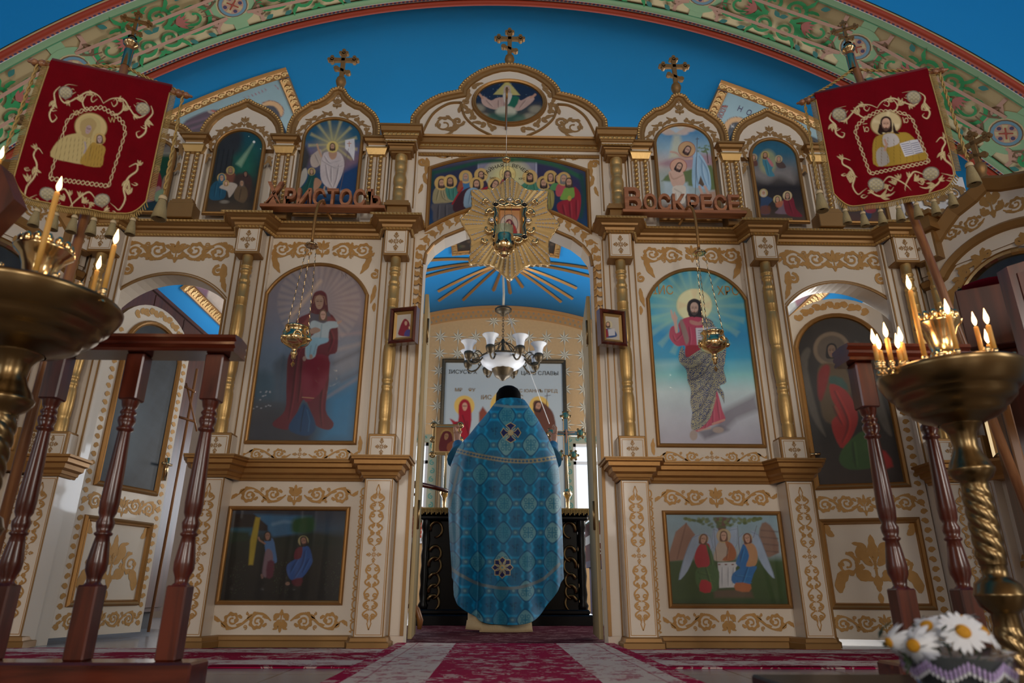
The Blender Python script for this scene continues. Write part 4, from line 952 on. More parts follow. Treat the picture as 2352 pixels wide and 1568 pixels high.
    for q in ([(650, 540), (640, 640)], [(570, 700), (560, 770)], [(610, 690), (590, 760)]): c.line(K1(q), 2.5, '5f7884', .7, 1.5)
    x, y = k1(660, 470); c.face(x, y, 9.2, hair='5a4638', skin='a8887a'); c.poly(K1([(560, 580), (600, 560), (640, 575), (630, 595), (570, 610)]), '8f7464', 1., sm=3); c.poly(K1([(765, 520), (800, 505), (800, 520), (770, 540)]), 'a08272', 1.)
    for p in ((520, 795), (570, 780)): x, y = k1(*p); c.ell(x, y, 4, 5.5, '8f7a70', 1.)
    for p in ((800, 160), (830, 175)): x, y = k1(*p); c.line([(x, y-6), (x, y+6)], 1, '4a3a34', .7, .6); c.line([(x, y-4), (x+5, y+5)], 1, '4a3a34', .7, .6)
    c.noise(.035, .05)
def draw_christ(c):
    Q = lambda p: cc(p, 1460, 580, 3.268); q1 = lambda x, y: Q([(x, y)])[0]
    c.vgrad([(610, '1e86ac'), (680, '3a9cb4'), (730, '2a9cc4'), (770, '0a86ba'), (820, '1a94bc'), (860, '7ec2c4'), (900, 'b8cdd0'), (960, 'b4bac4'), (1020, 'a6a4b2')])
    x, y = q1(440, 400); c.glow(x, y, 110, 'b8d0a0', .8, 90, 1.2); c.rays(x, y, 35, 120, 22, '9cc8a8', .35)
    c.line(Q([(100, 520), (250, 500)]), 16, '8cc4a4', .5, 9.); c.line(Q([(620, 560), (740, 540)]), 14, '7cc0b0', .5, 9.); c.line(Q([(140, 850), (380, 830)]), 16, '9ccac8', .5, 9.); c.line(Q([(680, 860), (880, 850)]), 14, '5cb0c4', .5, 9.)
    c.poly(Q([(660, 1180), (900, 1060), (930, 1180), (760, 1250), (680, 1330), (560, 1370)]), '6f6a78', 8., .8); c.poly(Q([(460, 1340), (640, 1300), (700, 1330), (520, 1400)]), '555260', 5., .7)
    x, y = q1(440, 395); c.ell(x, y, 39, 36, 'e6dcae', 1.5); c.ell(x, y, 40, 37, 'd8d49a', 1.2, .8, ring=2); c.rays(x, y, 8, 37, 4, 'd8c49a', .5, 0, .25)
    # hair, tunic
    c.poly(Q([(440, 345), (395, 370), (385, 430), (405, 480), (360, 500), (410, 530), (530, 540), (580, 520), (510, 480), (500, 430), (490, 370)]), '1a1c28', 1.2, sm=4)
    c.cloth(Q([(350, 500), (420, 480), (500, 490), (560, 520), (600, 600), (560, 700), (470, 740), (380, 780), (370, 700), (310, 700), (255, 640), (260, 570), (290, 550), (300, 600), (330, 590), (320, 540)]), 'a8405a', '6c1c34', 'c86a80', [Q(q) for q in ([(340, 620), (300, 660), (280, 620)], [(400, 560), (410, 640), (400, 720)], [(450, 560), (460, 650)], [(350, 540), (345, 620)], [(420, 720), (430, 770)])], 1.2, 4, 3)
    c.poly(Q([(330, 520), (355, 510), (400, 640), (380, 690), (355, 620)]), '8a7a74', 1.5, .9, sm=3); c.poly(Q([(380, 700), (480, 700), (470, 740), (380, 790)]), '8e1c30', 1.5, sm=3)
    c.cloth(Q([(600, 1020), (650, 1180), (670, 1260), (560, 1300), (470, 1345), (440, 1310), (560, 1200)]), 'b0415c', '74203a', 'cc6c84', [Q(q) for q in ([(610, 1100), (630, 1250)], [(580, 1180), (580, 1290)], [(540, 1230), (520, 1320)])], 1.2, 3, 3)
    c.line(Q([(580, 1285), (665, 1255)]), 5, 'c49a84', .7); c.line(Q([(470, 1335), (560, 1315)]), 4, 'c49a84', .7); c.poly(Q([(410, 505), (470, 520), (500, 505), (500, 540), (450, 545), (410, 530)]), 'b08478', 1.5, .8, sm=3)
    # mantle
    M = Q([(350, 705), (325, 760), (330, 820), (380, 880), (390, 960), (415, 1030), (410, 1120), (425, 1200), (415, 1290), (430, 1330), (480, 1320), (560, 1240), (600, 1080), (610, 1040), (650, 1090), (665, 1130), (660, 1050), (630, 1000), (680, 970), (660, 880), (670, 820), (680, 700), (660, 620), (600, 560), (560, 500), (500, 490), (510, 560), (600, 640), (600, 720), (500, 720), (420, 770), (380, 790)])
    c.poly(M, '24386a', 1.2, sm=3); c.pattern(M, 'a8a27c', .75, .30, .95, sm=3)
    for q in ([(350, 760), (420, 800), (520, 740), (600, 710)], [(380, 870), (470, 850), (560, 760)], [(400, 960), (500, 920), (580, 800)], [(420, 1080), (520, 1000), (600, 860)], [(430, 1200), (500, 1150), (590, 960)], [(440, 1310), (520, 1250), (600, 1040)]): c.line(Q(q), 3.2, '101c40', .75, 2., True, 5)
    c.line(Q([(350, 830), (430, 850), (500, 760), (590, 730)]), 6, '9a9a80', .5, 2., sm=4); c.line(Q([(425, 1320), (540, 1250), (600, 1090)]), 4, '9a9a80', .6, 1.5, sm=4)
    x, y = q1(440, 420); c.face(x, y, 13.5, hair='1a1a22', skin='b3978a', beard=True)
    # blessing hand, book, feet
    c.poly(Q([(285, 520), (270, 490), (262, 435), (272, 440), (282, 470), (290, 440), (305, 470), (315, 490), (310, 520), (318, 590), (300, 600)]), 'c0a094', 1., sm=3); c.line(Q([(265, 432), (280, 480)]), 2.5, 'c0a094')
    c.poly(Q([(450, 565), (610, 560), (620, 680), (460, 692)]), 'bcbcc4', 1.); c.line(Q([(535, 565), (540, 690)]), 1.5, '7a7a88')
    for k in range(6):
        for a, b in ((470, 525), (550, 605)): c.line(Q([(a, 585+k*18), (b, 583+k*18)]), 2., '6a6674', .75, .8)
    for p, r in (((435, 1370), (9, 12)), ((620, 1330), (13, 7))): x, y = q1(*p); c.ell(x, y, r[0], r[1], 'a09088', 1.2)
    c.noise(.03, .04)
K2 = lambda p: cc(p, 380, 170, 4.021)
def fig(c, x, y, r, robe, dark, pts, hair='2a1c16', skin='c0957a', halo='b9974e', beard=False, folds=(), rot=0., veil=None, hr=None, T=lambda p: p, light=None):
    c.cloth(T(pts), robe, dark, light or robe, [T(f) for f in folds], 1.1, 4, 2.2); hx, hy = T([(x, y)])[0]; c.face(hx, hy, r, hair, skin, halo, hr, beard, rot, veil)
def draw_resurrection(c):
    c.vgrad([(270, '1c4a66'), (320, '24536e'), (345, '5e5a78'), (370, '60505e'), (400, '20405e'), (445, '1c3c5c')])
    x, y = K2([(1548, 650)])[0]; c.glow(x, y, 55, 'b8ac6c', .75, 60); c.rays(x, y, 12, 56, 13, 'c8bc74', .6, .2, .05)
    c.poly(K2([(1230, 700), (1300, 660), (1340, 760), (1300, 880), (1230, 960)]), '33342e', 4., .9); c.poly(K2([(1640, 900), (1800, 800), (1750, 1090), (1580, 1090)]), '163a66', 4., .9, sm=3); c.poly(K2([(1640, 820), (1800, 740), (1800, 820), (1640, 900)]), '7c6272', 6., .7)
    c.cloth(K2([(1440, 700), (1400, 710), (1340, 770), (1350, 850), (1400, 860), (1440, 800)]), 'a89a90', '6a605c', 'c8beb4', [K2([(1380, 740), (1420, 830)])], 1., 3, 2)
    c.cloth(K2([(1480, 720), (1600, 720), (1650, 800), (1640, 900), (1600, 1000), (1560, 1070), (1500, 1050), (1440, 980), (1430, 860), (1450, 760)]), 'b4aaaa', '6e6468', 'd6d0ce', [K2(q) for q in ([(1470, 760), (1520, 820), (1620, 800)], [(1480, 840), (1500, 960), (1540, 1050)], [(1600, 840), (1580, 960), (1550, 1050)], [(1530, 860), (1530, 1000)], [(1450, 800), (1560, 860), (1640, 850)])], 1., 3, 2.6)
    c.poly(K2([(1510, 715), (1580, 712), (1575, 770), (1540, 790), (1515, 765)]), 'a8846c', 1., sm=3); x, y = K2([(1543, 672)])[0]; c.ell(x, y, 13.5, 13.5, 'c6b26a', 1.); c.face(x, y, 6.5, '3c2a20', 'b08e74', None, None, True)
    c.line(K2([(1440, 760), (1415, 700), (1400, 650)]), 4, 'b08e74', 1., .8); c.line(K2([(1470, 1040), (1460, 1085)]), 4, 'a0826c'); c.line(K2([(1500, 1050), (1520, 1085)]), 4, 'a0826c')
    c.poly(K2([(1660, 610), (1745, 595), (1750, 700), (1740, 800), (1700, 730), (1660, 690)]), 'c8c8cc', 1.); c.line(K2([(1697, 625), (1697, 670)]), 1.5, 'a86a48'); c.line(K2([(1680, 642), (1714, 640)]), 1.5, 'a86a48'); c.line(K2([(1690, 690), (1610, 1090)]), 1., '6a5a54')
    c.poly(K2([(1300, 870), (1260, 900), (1215, 1060), (1270, 1020), (1310, 940)]), 'a09c92', 1.2, sm=3); fig(c, 1350, 902, 5, '1c4640', '0e2a28', [(1330, 930), (1400, 950), (1440, 1040), (1380, 1100), (1220, 1100), (1300, 1000)], '3a2a20', 'a8866c', 'b8a468', T=K2, folds=([(1340, 960), (1300, 1080)],), light='3a7a6c')
    c.poly(K2([(1380, 960), (1440, 990), (1430, 1030), (1370, 1090)]), 'a0785e', 1., sm=3)
    for a in (1450, 1560, 1660): x, y = K2([(a, 1090)])[0]; c.ell(x, y, 13, 6, '8f9394', 1.5, .8)
    c.noise(.05, .09)
def draw_nativity(c):
    c.vgrad([(285, '14384e'), (340, '1b4a4c'), (390, '203c34'), (430, '2c2a24'), (495, '3c3226')])
    c.poly(K2([(480, 620), (560, 520), (700, 540), (700, 680), (640, 760), (600, 900), (440, 960), (400, 960)]), '2a2a2c', 8., .95, sm=3); c.poly(K2([(640, 780), (820, 700), (800, 920), (640, 920)]), '1c5a48', 12., .8)
    c.poly(K2([(815, 625), (822, 632), (700, 860), (650, 830)]), '8aa88a', 3., .6); x, y = K2([(818, 626)])[0]; c.ell(x, y, 2.6, 2.6, 'e0e8e0', 1.)
    for p in ((770, 575), (850, 545), (905, 600), (880, 690), (800, 520)): x, y = K2([p])[0]; c.ell(x, y, .9, .9, 'a8c0c0', .6)
    for k in range(5): x, y = K2([(450+k*45, 700)])[0]; c.line([(x, y), (x-12, y+70)], 2.5, '1a1a18', .7)
    fig(c, 600, 892, 5.5, '6a4030', '3a241c', [(570, 910), (640, 915), (640, 990), (560, 1000), (540, 940)], '6a5a48', 'a07a60', 'b09a58', True, T=K2)
    c.poly(K2([(640, 940), (760, 920), (800, 1000), (760, 1160), (640, 1100)]), '3c2c24', 3., .95, sm=3); fig(c, 740, 925, 5, '3e2c26', '201612', [(720, 940), (780, 950), (790, 1020), (700, 1000)], '2a1c16', '7a5a48', None, T=K2)
    fig(c, 520, 960, 6, '1f4a60', '0f2a38', [(480, 985), (540, 990), (560, 1060), (540, 1150), (420, 1160), (400, 1080), (440, 1010)], '4a3024', 'b08c74', 'b8a060', T=K2, folds=([(470, 1010), (450, 1130)], [(510, 1030), (500, 1140)]), veil='2c586c', light='3c7088')
    c.poly(K2([(530, 1020), (600, 1000), (660, 1020), (650, 1060), (590, 1140), (570, 1080), (500, 1050)]), 'a89c90', 1.2, sm=4); x, y = K2([(560, 1010)])[0]; c.face(x, y, 4, '6a4a38', 'c09a80', 'b8a060')
    fig(c, 705, 1010, 5.5, '5c4a34', '30261c', [(680, 1030), (740, 1040), (760, 1120), (720, 1190), (640, 1150), (640, 1080)], '5a5048', 'a07e64', None, T=K2, folds=([(700, 1060), (680, 1160)],))
    x, y = K2([(545, 1180)])[0]; c.ell(x, y, 10, 4, '8a8478', 1.5, .8); c.poly(K2([(320, 1190), (740, 1200), (740, 1290), (290, 1290)]), '4a3c2c', 10., .7); c.noise(.06, .09)
def draw_supper_side(c):                                # left round bay: a table scene under a green curtain
    c.vgrad([(325, '6a625c'), (352, '6c6860'), (362, '123c24'), (400, '143a28'), (450, '24282a'), (495, '14181c')]); T = lambda p: cc(p, 0, 0, 2.904)
    c.line(T([(1040, 1020), (1210, 1020)]), 3, '7a7868', .8); x, y = T([(1090, 970)])[0]; c.ell(x, y, 8, 4, '4a4448', 1.5)
    fig(c, 1040, 1128, 5.5, '6e1a20', '3c0e12', [(1010, 1150), (1065, 1150), (1075, 1250), (990, 1270), (985, 1200)], '2a1c16', 'a8826a', 'b09a58', True, T=T, light='9a7a78'); fig(c, 1130, 1150, 5, '7a6658', '4a3a34', [(1110, 1165), (1150, 1170), (1140, 1280), (1080, 1280), (1085, 1200)], '4a3428', 'b08c74', None, veil='a08878', T=T)
    c.poly(T([(950, 1290), (1060, 1240), (1070, 1300), (1020, 1340), (940, 1350)]), '8a6a68', 1.5, sm=3); c.poly(T([(1040, 1280), (1110, 1260), (1120, 1330), (1040, 1345)]), '6f8468', 1.5, sm=3); c.poly(T([(960, 1350), (1080, 1345), (1070, 1430), (920, 1430)]), '16303a', 3.)
    c.noise(.05, .09)
K3 = lambda p: cc(p, 1440, 180, 4.021)
def draw_baptism(c):
    c.vgrad([(275, '7f9cb0'), (305, '4f82aa'), (340, '86a6b8'), (375, 'b4a8a4'), (400, '9aa4a0'), (440, '93a7ac'), (480, 'a08c7c')])
    c.ell(*K3([(440, 430)])[0], 42, 22, 'b5a89c', 3., 1.); c.ell(*K3([(440, 420)])[0], 34, 14, 'bcb8b0', 3.); c.poly(K3([(400, 470), (440, 440), (490, 470), (520, 460), (460, 500), (430, 490)]), 'a8b8c4', 1.5, sm=3)
    for a, b in ((320, 480), (380, 500), (520, 500), (580, 470)): c.ell(*K3([(a, b)])[0], 12, 6, 'b8a8a0', 2., .9)
    c.poly(K3([(430, 520), (490, 520), (540, 760), (390, 740)]), 'c8c4a0', 5., .6); c.poly(K3([(300, 800), (420, 740), (760, 700), (770, 830), (560, 830)]), '9a7884', 5., .8, sm=3)
    c.poly(K3([(330, 940), (400, 870), (560, 850), (780, 800), (820, 1030), (640, 1000), (560, 990), (340, 950)]), '5f7048', 2., sm=2); c.poly(K3([(340, 950), (560, 960), (580, 1100), (360, 1110)]), 'a0b2ba', 3.)
    c.poly(K3([(640, 1080), (820, 1030), (850, 1250), (560, 1260)]), 'a08472', 4.)
    c.line(K3([(750, 780), (740, 690), (720, 640)]), 2, '4a3a2c'); 
    for k in range(24): c.ell(RNG.normal(1617, 7), RNG.normal(342, 6), 2.4, 1.8, '5f7448', 1., .7)
    # John
    c.line(K3([(600, 740), (520, 740), (460, 690), (405, 678)]), 4.5, 'b8988a', 1., 1., sm=3)
    c.cloth(K3([(620, 680), (680, 700), (740, 800), (770, 900), (775, 1020), (740, 1030), (650, 1010), (610, 1000), (600, 880), (610, 760)]), '8fb0c8', '54789a', 'b8d0e0', [K3(q) for q in ([(640, 730), (640, 860), (660, 990)], [(690, 760), (700, 880), (740, 1000)], [(670, 720), (740, 840), (760, 980)])], 1.1, 3, 3)
    c.poly(K3([(680, 900), (715, 980), (700, 1000), (660, 970)]), '5a4838', 1.2); c.line(K3([(670, 1000), (700, 1080)]), 6, 'b8988a'); c.line(K3([(720, 1000), (770, 1100)]), 6, 'b8988a')
    x, y = K3([(553, 655)])[0]; c.ell(x, y, 19.5, 18, 'b8946c', 1.); c.ell(x, y, 19.5, 18, '8a4838', .7, .8, ring=1.4); c.face(x+1, y+2, 8, '382420', 'b8988a', None, None, True, .5)
    c.line(K3([(650, 545), (630, 1120)]), 1.3, '4a4038', .9, .6); c.line(K3([(637, 560), (663, 558)]), 1.2, '4a4038')
    # Christ in the water
    x, y = K3([(475, 810)])[0]; c.ell(x, y, 19, 17, 'c49a84', 1.); c.ell(x, y, 19, 17, '9a4a3a', .7, .8, ring=1.3)
    c.poly(K3([(420, 850), (500, 850), (530, 900), (535, 960), (500, 1000), (430, 1000), (400, 940), (385, 870)]), 'c2a292', 1.1, sm=4); c.line(K3([(400, 880), (430, 930), (520, 890)]), 3.5, 'a88674', .7, sm=3); c.face(x+1, y+2, 8, '2c1e1c', 'bf9c88', None, None, True, .45)
    c.cloth(K3([(425, 1000), (530, 990), (545, 1050), (530, 1150), (440, 1150), (425, 1080)]), 'c8c0b4', '8a8074', 'dcd6cc', [K3([(440, 1020), (520, 1060)]), K3([(450, 1060), (460, 1140)]), K3([(500, 1060), (500, 1140)])], 1., 3, 2.5)
    c.noise(.04, .08)
def draw_ascension(c):
    c.vgrad([(312, '1f4c66'), (350, '295a70'), (385, '5a6064'), (410, '4a4440'), (430, '1f1b1c'), (470, '2c2420'), (510, '4a3a2e')])
    c.poly(K3([(1120, 800), (1200, 830), (1260, 800), (1400, 840), (1480, 820), (1530, 850), (1540, 960), (1400, 900), (1300, 960), (1160, 900)]), '75706e', 8., .9, sm=3); c.ell(*K3([(1300, 770)])[0], 20, 27, '8f9468', 4., .75)
    fig(c, 1277, 712, 5.5, '3d7284', '20485a', [(1255, 735), (1310, 735), (1350, 800), (1340, 850), (1365, 900), (1300, 900), (1270, 820), (1255, 790)], '4a2c1c', 'b0886c', 'a89658', True, T=K3, folds=([(1280, 760), (1310, 890)],), light='5c96a4'); c.poly(K3([(1290, 735), (1320, 745), (1355, 800), (1335, 812)]), 'a86a6c', 1.2, sm=3)
    fig(c, 1172, 730, 4.5, '5c3a30', '2c1c18', [(1150, 750), (1195, 752), (1205, 805), (1150, 805)], '3a2a20', 'a8826a', 'a89c78', T=K3); fig(c, 1402, 745, 4.8, '4a3a34', '241c1a', [(1380, 765), (1430, 765), (1470, 820), (1410, 830), (1380, 800)], '6a5a50', 'a8826a', 'a89c78', T=K3)
    fig(c, 1262, 1060, 5.5, '2a3c58', '141e30', [(1245, 1085), (1300, 1090), (1345, 1120), (1300, 1180), (1320, 1250), (1235, 1250), (1235, 1150)], 'a8a094', 'a8826a', 'a89c68', True, T=K3, light='44587a'); c.poly(K3([(1240, 1180), (1320, 1180), (1320, 1250), (1235, 1250)]), '6a3c24', 2., .8, sm=2)
    fig(c, 1390, 1120, 5.5, '6a5660', '34283a', [(1370, 1145), (1440, 1130), (1470, 1200), (1500, 1250), (1370, 1245), (1400, 1200)], '3a2a20', 'b08a70', 'b8a878', T=K3, light='9a8890'); c.poly(K3([(1375, 1150), (1440, 1130), (1430, 1180), (1385, 1190)]), '9c5a3c', 1.5, .9, sm=3)
    fig(c, 1482, 1085, 6., '6c1a26', '3c0c14', [(1455, 1100), (1530, 1100), (1560, 1200), (1620, 1275), (1490, 1265), (1450, 1180)], '3a2420', 'a8826a', 'c0b088', T=K3, folds=([(1490, 1120), (1530, 1250)],), light='8c2c38'); c.noise(.05, .08)
def draw_entry(c):
    c.vgrad([(360, '2a5a70'), (420, '4a6a74'), (450, '6c6c6c'), (480, '3c3432'), (515, '5a3c30')]); K = lambda p: cc(p, 1552, 0, 2.904)
    for a, b, col in ((1060, 1290, '6c3a40'), (1100, 1300, '8a8478'), (1180, 1270, '46506c'), (1270, 1330, '2c3a54'), (1300, 1290, '7a3038')): fig(c, a, b, 6, col, '1c1a20', [(a-22, b+20), (a+22, b+20), (a+34, b+120), (a-34, b+120)], T=K, halo='a89c70')
    c.noise(.06, .09)
def draw_sabaoth(c):
    Q = lambda p: cc(p, 780, 0, 2.904); c.vgrad([(180, '10243e'), (235, '1c2a40'), (262, '34403c'), (290, '3c4438')])
    for k in range(26): x, y = RNG.uniform(1095, 1240), RNG.uniform(188, 225); c.ell(x, y, .8, .8, '6c8aa0', .5, .8)
    c.poly(Q([(890, 700), (960, 690), (1000, 760), (1230, 760), (1280, 700), (1340, 690), (1330, 830), (900, 830)]), '4a4440', 8., .8)
    for a, b in ((920, 720), (960, 780), (1010, 810), (1310, 730), (1270, 780), (1210, 805), (1110, 740)): c.ell(*Q([(a, b)])[0], 16, 9, '8a8674', 3., .8)
    c.poly(Q([(1118, 535), (1205, 635), (1025, 630)]), 'a39c60', 1.2)
    c.cloth(Q([(960, 640), (1010, 670), (1060, 650), (1180, 650), (1210, 670), (1270, 640), (1300, 660), (1250, 710), (1190, 740), (1110, 720), (1030, 730), (960, 700), (945, 660)]), 'a88e84', '6a544e', 'c4b0a4', [Q(q) for q in ([(1060, 670), (1060, 720)], [(1100, 680), (1100, 720)], [(980, 670), (1020, 710)], [(1240, 670), (1200, 720)])], 1., 3, 2.5)
    c.poly(Q([(1140, 645), (1200, 650), (1160, 730), (1110, 720)]), '1e5c48', 1.5, sm=2); c.line(Q([(955, 655), (935, 630), (920, 620)]), 5, 'a8826c'); c.line(Q([(1275, 650), (1295, 640), (1305, 630)]), 5, 'a8826c')
    c.ell(*Q([(1110, 745)])[0], 24, 13, 'a8a896', 2.); c.poly(Q([(1000, 760), (1230, 770), (1200, 830), (1020, 820)]), '2a5a48', 4., .7, sm=3)
    x, y = Q([(1118, 600)])[0]; c.face(x, y+1, 8.5, '9a948c', 'a88874', None, None, True); c.poly(Q([(1090, 625), (1150, 625), (1130, 690), (1105, 690)]), 'b0aca4', 1.2, sm=3); c.noise(.05, .08)
def draw_last_supper(c):
    Q = lambda p: cc(p, 860, 260, 3.794); c.vgrad([(360, '4a4658'), (400, '2c3450'), (440, '24304a'), (480, '162c50'), (525, '0e3c64')])
    c.poly(Q([(480, 600), (640, 470), (900, 430), (900, 640), (700, 680), (480, 700)]), '262b44', 6., .9); c.poly(Q([(905, 425), (1410, 425), (1410, 640), (905, 640)]), '7d7c90', 3., .9); c.poly(Q([(1410, 430), (1600, 470), (1800, 600), (1800, 680), (1410, 640)]), '2e2a4c', 5., .9)
    c.glow(*Q([(1160, 560)])[0], 62, 'cfca84', 1., 48, .6); c.line(Q([(905, 430), (905, 620)]), 3, '8c92a8', .8); c.line(Q([(1410, 430), (1410, 600)]), 4, 'a8aac0', .7)
    c.line(Q([(500, 520), (700, 480), (930, 425), (1200, 405)]), 8, '1c4a38', .95, 3., sm=4); c.line(Q([(1200, 405), (1400, 415), (1600, 460), (1800, 560)]), 9, '24583a', .9, 3., sm=4); c.line(Q([(1800, 540), (1830, 700), (1800, 900)]), 9, '164038', .9, 4.); c.line(Q([(510, 530), (500, 640)]), 9, '164038', .8, 4.)
    H = 'c4a25c'; S_ = 'b28c74'
    fig(c, 795, 557, 7, '3a6a96', '1c3c60', [(770, 590), (830, 590), (850, 660), (760, 680), (740, 620)], '7a7a78', S_, H, True, T=Q, hr=15, light='6c96b8'); c.poly(Q([(740, 600), (765, 590), (770, 670), (720, 680)]), '8a4a30', 1.2, sm=3)
    fig(c, 930, 540, 7.2, '34283c', '18121e', [(900, 575), (960, 575), (1000, 650), (980, 680), (900, 640)], '34282a', S_, H, True, T=Q, hr=15.5)
    fig(c, 585, 612, 8, '8c8260', '4a4430', [(545, 640), (620, 650), (640, 720), (700, 760), (640, 780), (520, 790), (510, 700)], '3a2c28', S_, H, True, T=Q, hr=16, folds=([(560, 670), (540, 760)], [(600, 680), (620, 760)], [(580, 660), (600, 740), (680, 770)]), light='b8b08c')
    fig(c, 660, 598, 8, '3a7468', '1c443c', [(620, 640), (700, 635), (725, 700), (700, 760), (640, 740)], '2c2424', 'a07c64', H, True, T=Q, hr=15.5, folds=([(650, 660), (660, 740)], [(690, 660), (690, 740)]), light='5c9a88')
    c.cloth(Q([(500, 790), (690, 790), (700, 880), (640, 940), (520, 960), (510, 860)]), '4c4a50', '24242c', '6c6a70', [Q([(560, 800), (550, 940)]), Q([(620, 800), (620, 930)])], 2., 2, 3)
    fig(c, 890, 620, 8.5, '3a1c24', '1c0c12', [(760, 680), (860, 640), (870, 700), (830, 860), (700, 860), (690, 780)], '2c2020', S_, H, True, T=Q, hr=16, light='8a1c24'); c.cloth(Q([(840, 650), (900, 660), (930, 720), (880, 760), (850, 830), (780, 810), (790, 700)]), '7d98ac', '4a6478', 'a8c0cc', [Q([(840, 680), (820, 790)]), Q([(870, 690), (850, 800)])], 1.1, 3, 2.5); c.line(Q([(770, 650), (720, 720), (680, 790)]), 4, '8e1a22', .9)
    fig(c, 1050, 620, 8, '4a7a34', '284a1c', [(975, 650), (1030, 640), (1060, 680), (980, 690)], '241a1c', S_, H, T=Q, hr=16, rot=.5); c.line(Q([(930, 670), (980, 650)]), 6, '8a1c28')
    x, y = Q([(1160, 530)])[0]; c.ell(x, y, 18.5, 18.5, 'd2c07c', 1.); c.ell(x, y, 18.5, 18.5, '8a7448', .7, .9, ring=1.1); c.rays(x, y, 3, 17, 4, 'b89c64', .5, 0, .2)
    c.cloth(Q([(1110, 580), (1160, 570), (1215, 580), (1265, 640), (1240, 680), (1080, 680)]), '9a4048', '5c1c24', 'b86468', [Q([(1140, 600), (1140, 660)])], 1.1, 3, 2.); c.poly(Q([(1185, 575), (1220, 585), (1268, 640), (1230, 680), (1195, 640)]), '34365c', 1.2, sm=3); c.face(x, y+4, 9, '2a1e1c', S_, None, None, True)
    fig(c, 1355, 560, 8, '3e7860', '1f4a38', [(1320, 600), (1400, 595), (1440, 640), (1430, 700), (1300, 670), (1275, 640)], '2a1e1c', S_, H, True, T=Q, hr=17, folds=([(1340, 620), (1320, 660)], [(1390, 620), (1400, 680)]), light='6c9c84')
    fig(c, 1475, 612, 8.5, '4a88a8', '2a5470', [(1440, 650), (1500, 650), (1510, 700), (1430, 690)], '2a2020', S_, H, True, T=Q, hr=16); c.cloth(Q([(1490, 660), (1560, 680), (1565, 780), (1540, 840), (1510, 830), (1500, 720)]), '8a8248', '4a461c', 'b0a86c', [Q([(1530, 690), (1540, 820)])], 1.2, 3, 2.6)
    fig(c, 1535, 560, 7.5, '4a3a54', '241c2c', [(1510, 590), (1560, 590), (1580, 640), (1540, 660)], '4a3830', S_, H, T=Q, hr=15.5); fig(c, 1600, 570, 7.5, '4e8450', '2c5430', [(1560, 610), (1620, 610), (1600, 670), (1530, 660)], '241c1c', S_, None, T=Q)
    fig(c, 1650, 575, 8.5, 'a84a54', '6a2430', [(1610, 610), (1690, 610), (1700, 680), (1640, 720), (1590, 720), (1580, 660)], '6c6c6c', S_, H, True, T=Q, hr=15.5, light='c87078')
    fig(c, 1695, 605, 8.5, '6f9440', '3c5c1c', [(1665, 650), (1740, 650), (1760, 710), (1700, 750), (1620, 750), (1640, 690)], '3c3024', S_, None, True, T=Q, light='94b45c'); c.cloth(Q([(1740, 640), (1790, 690), (1800, 780), (1780, 900), (1740, 940), (1620, 880), (1590, 800), (1640, 760), (1740, 740)]), '8a1e2c', '4a0c18', 'b0404c', [Q([(1640, 800), (1660, 890)]), Q([(1700, 780), (1710, 910)]), Q([(1760, 760), (1760, 900)])], 1.3, 3, 3.5)
    c.ell(*Q([(1700, 740)])[0], 4.5, 6, 'a89440', 1.); c.noise(.04, .07)
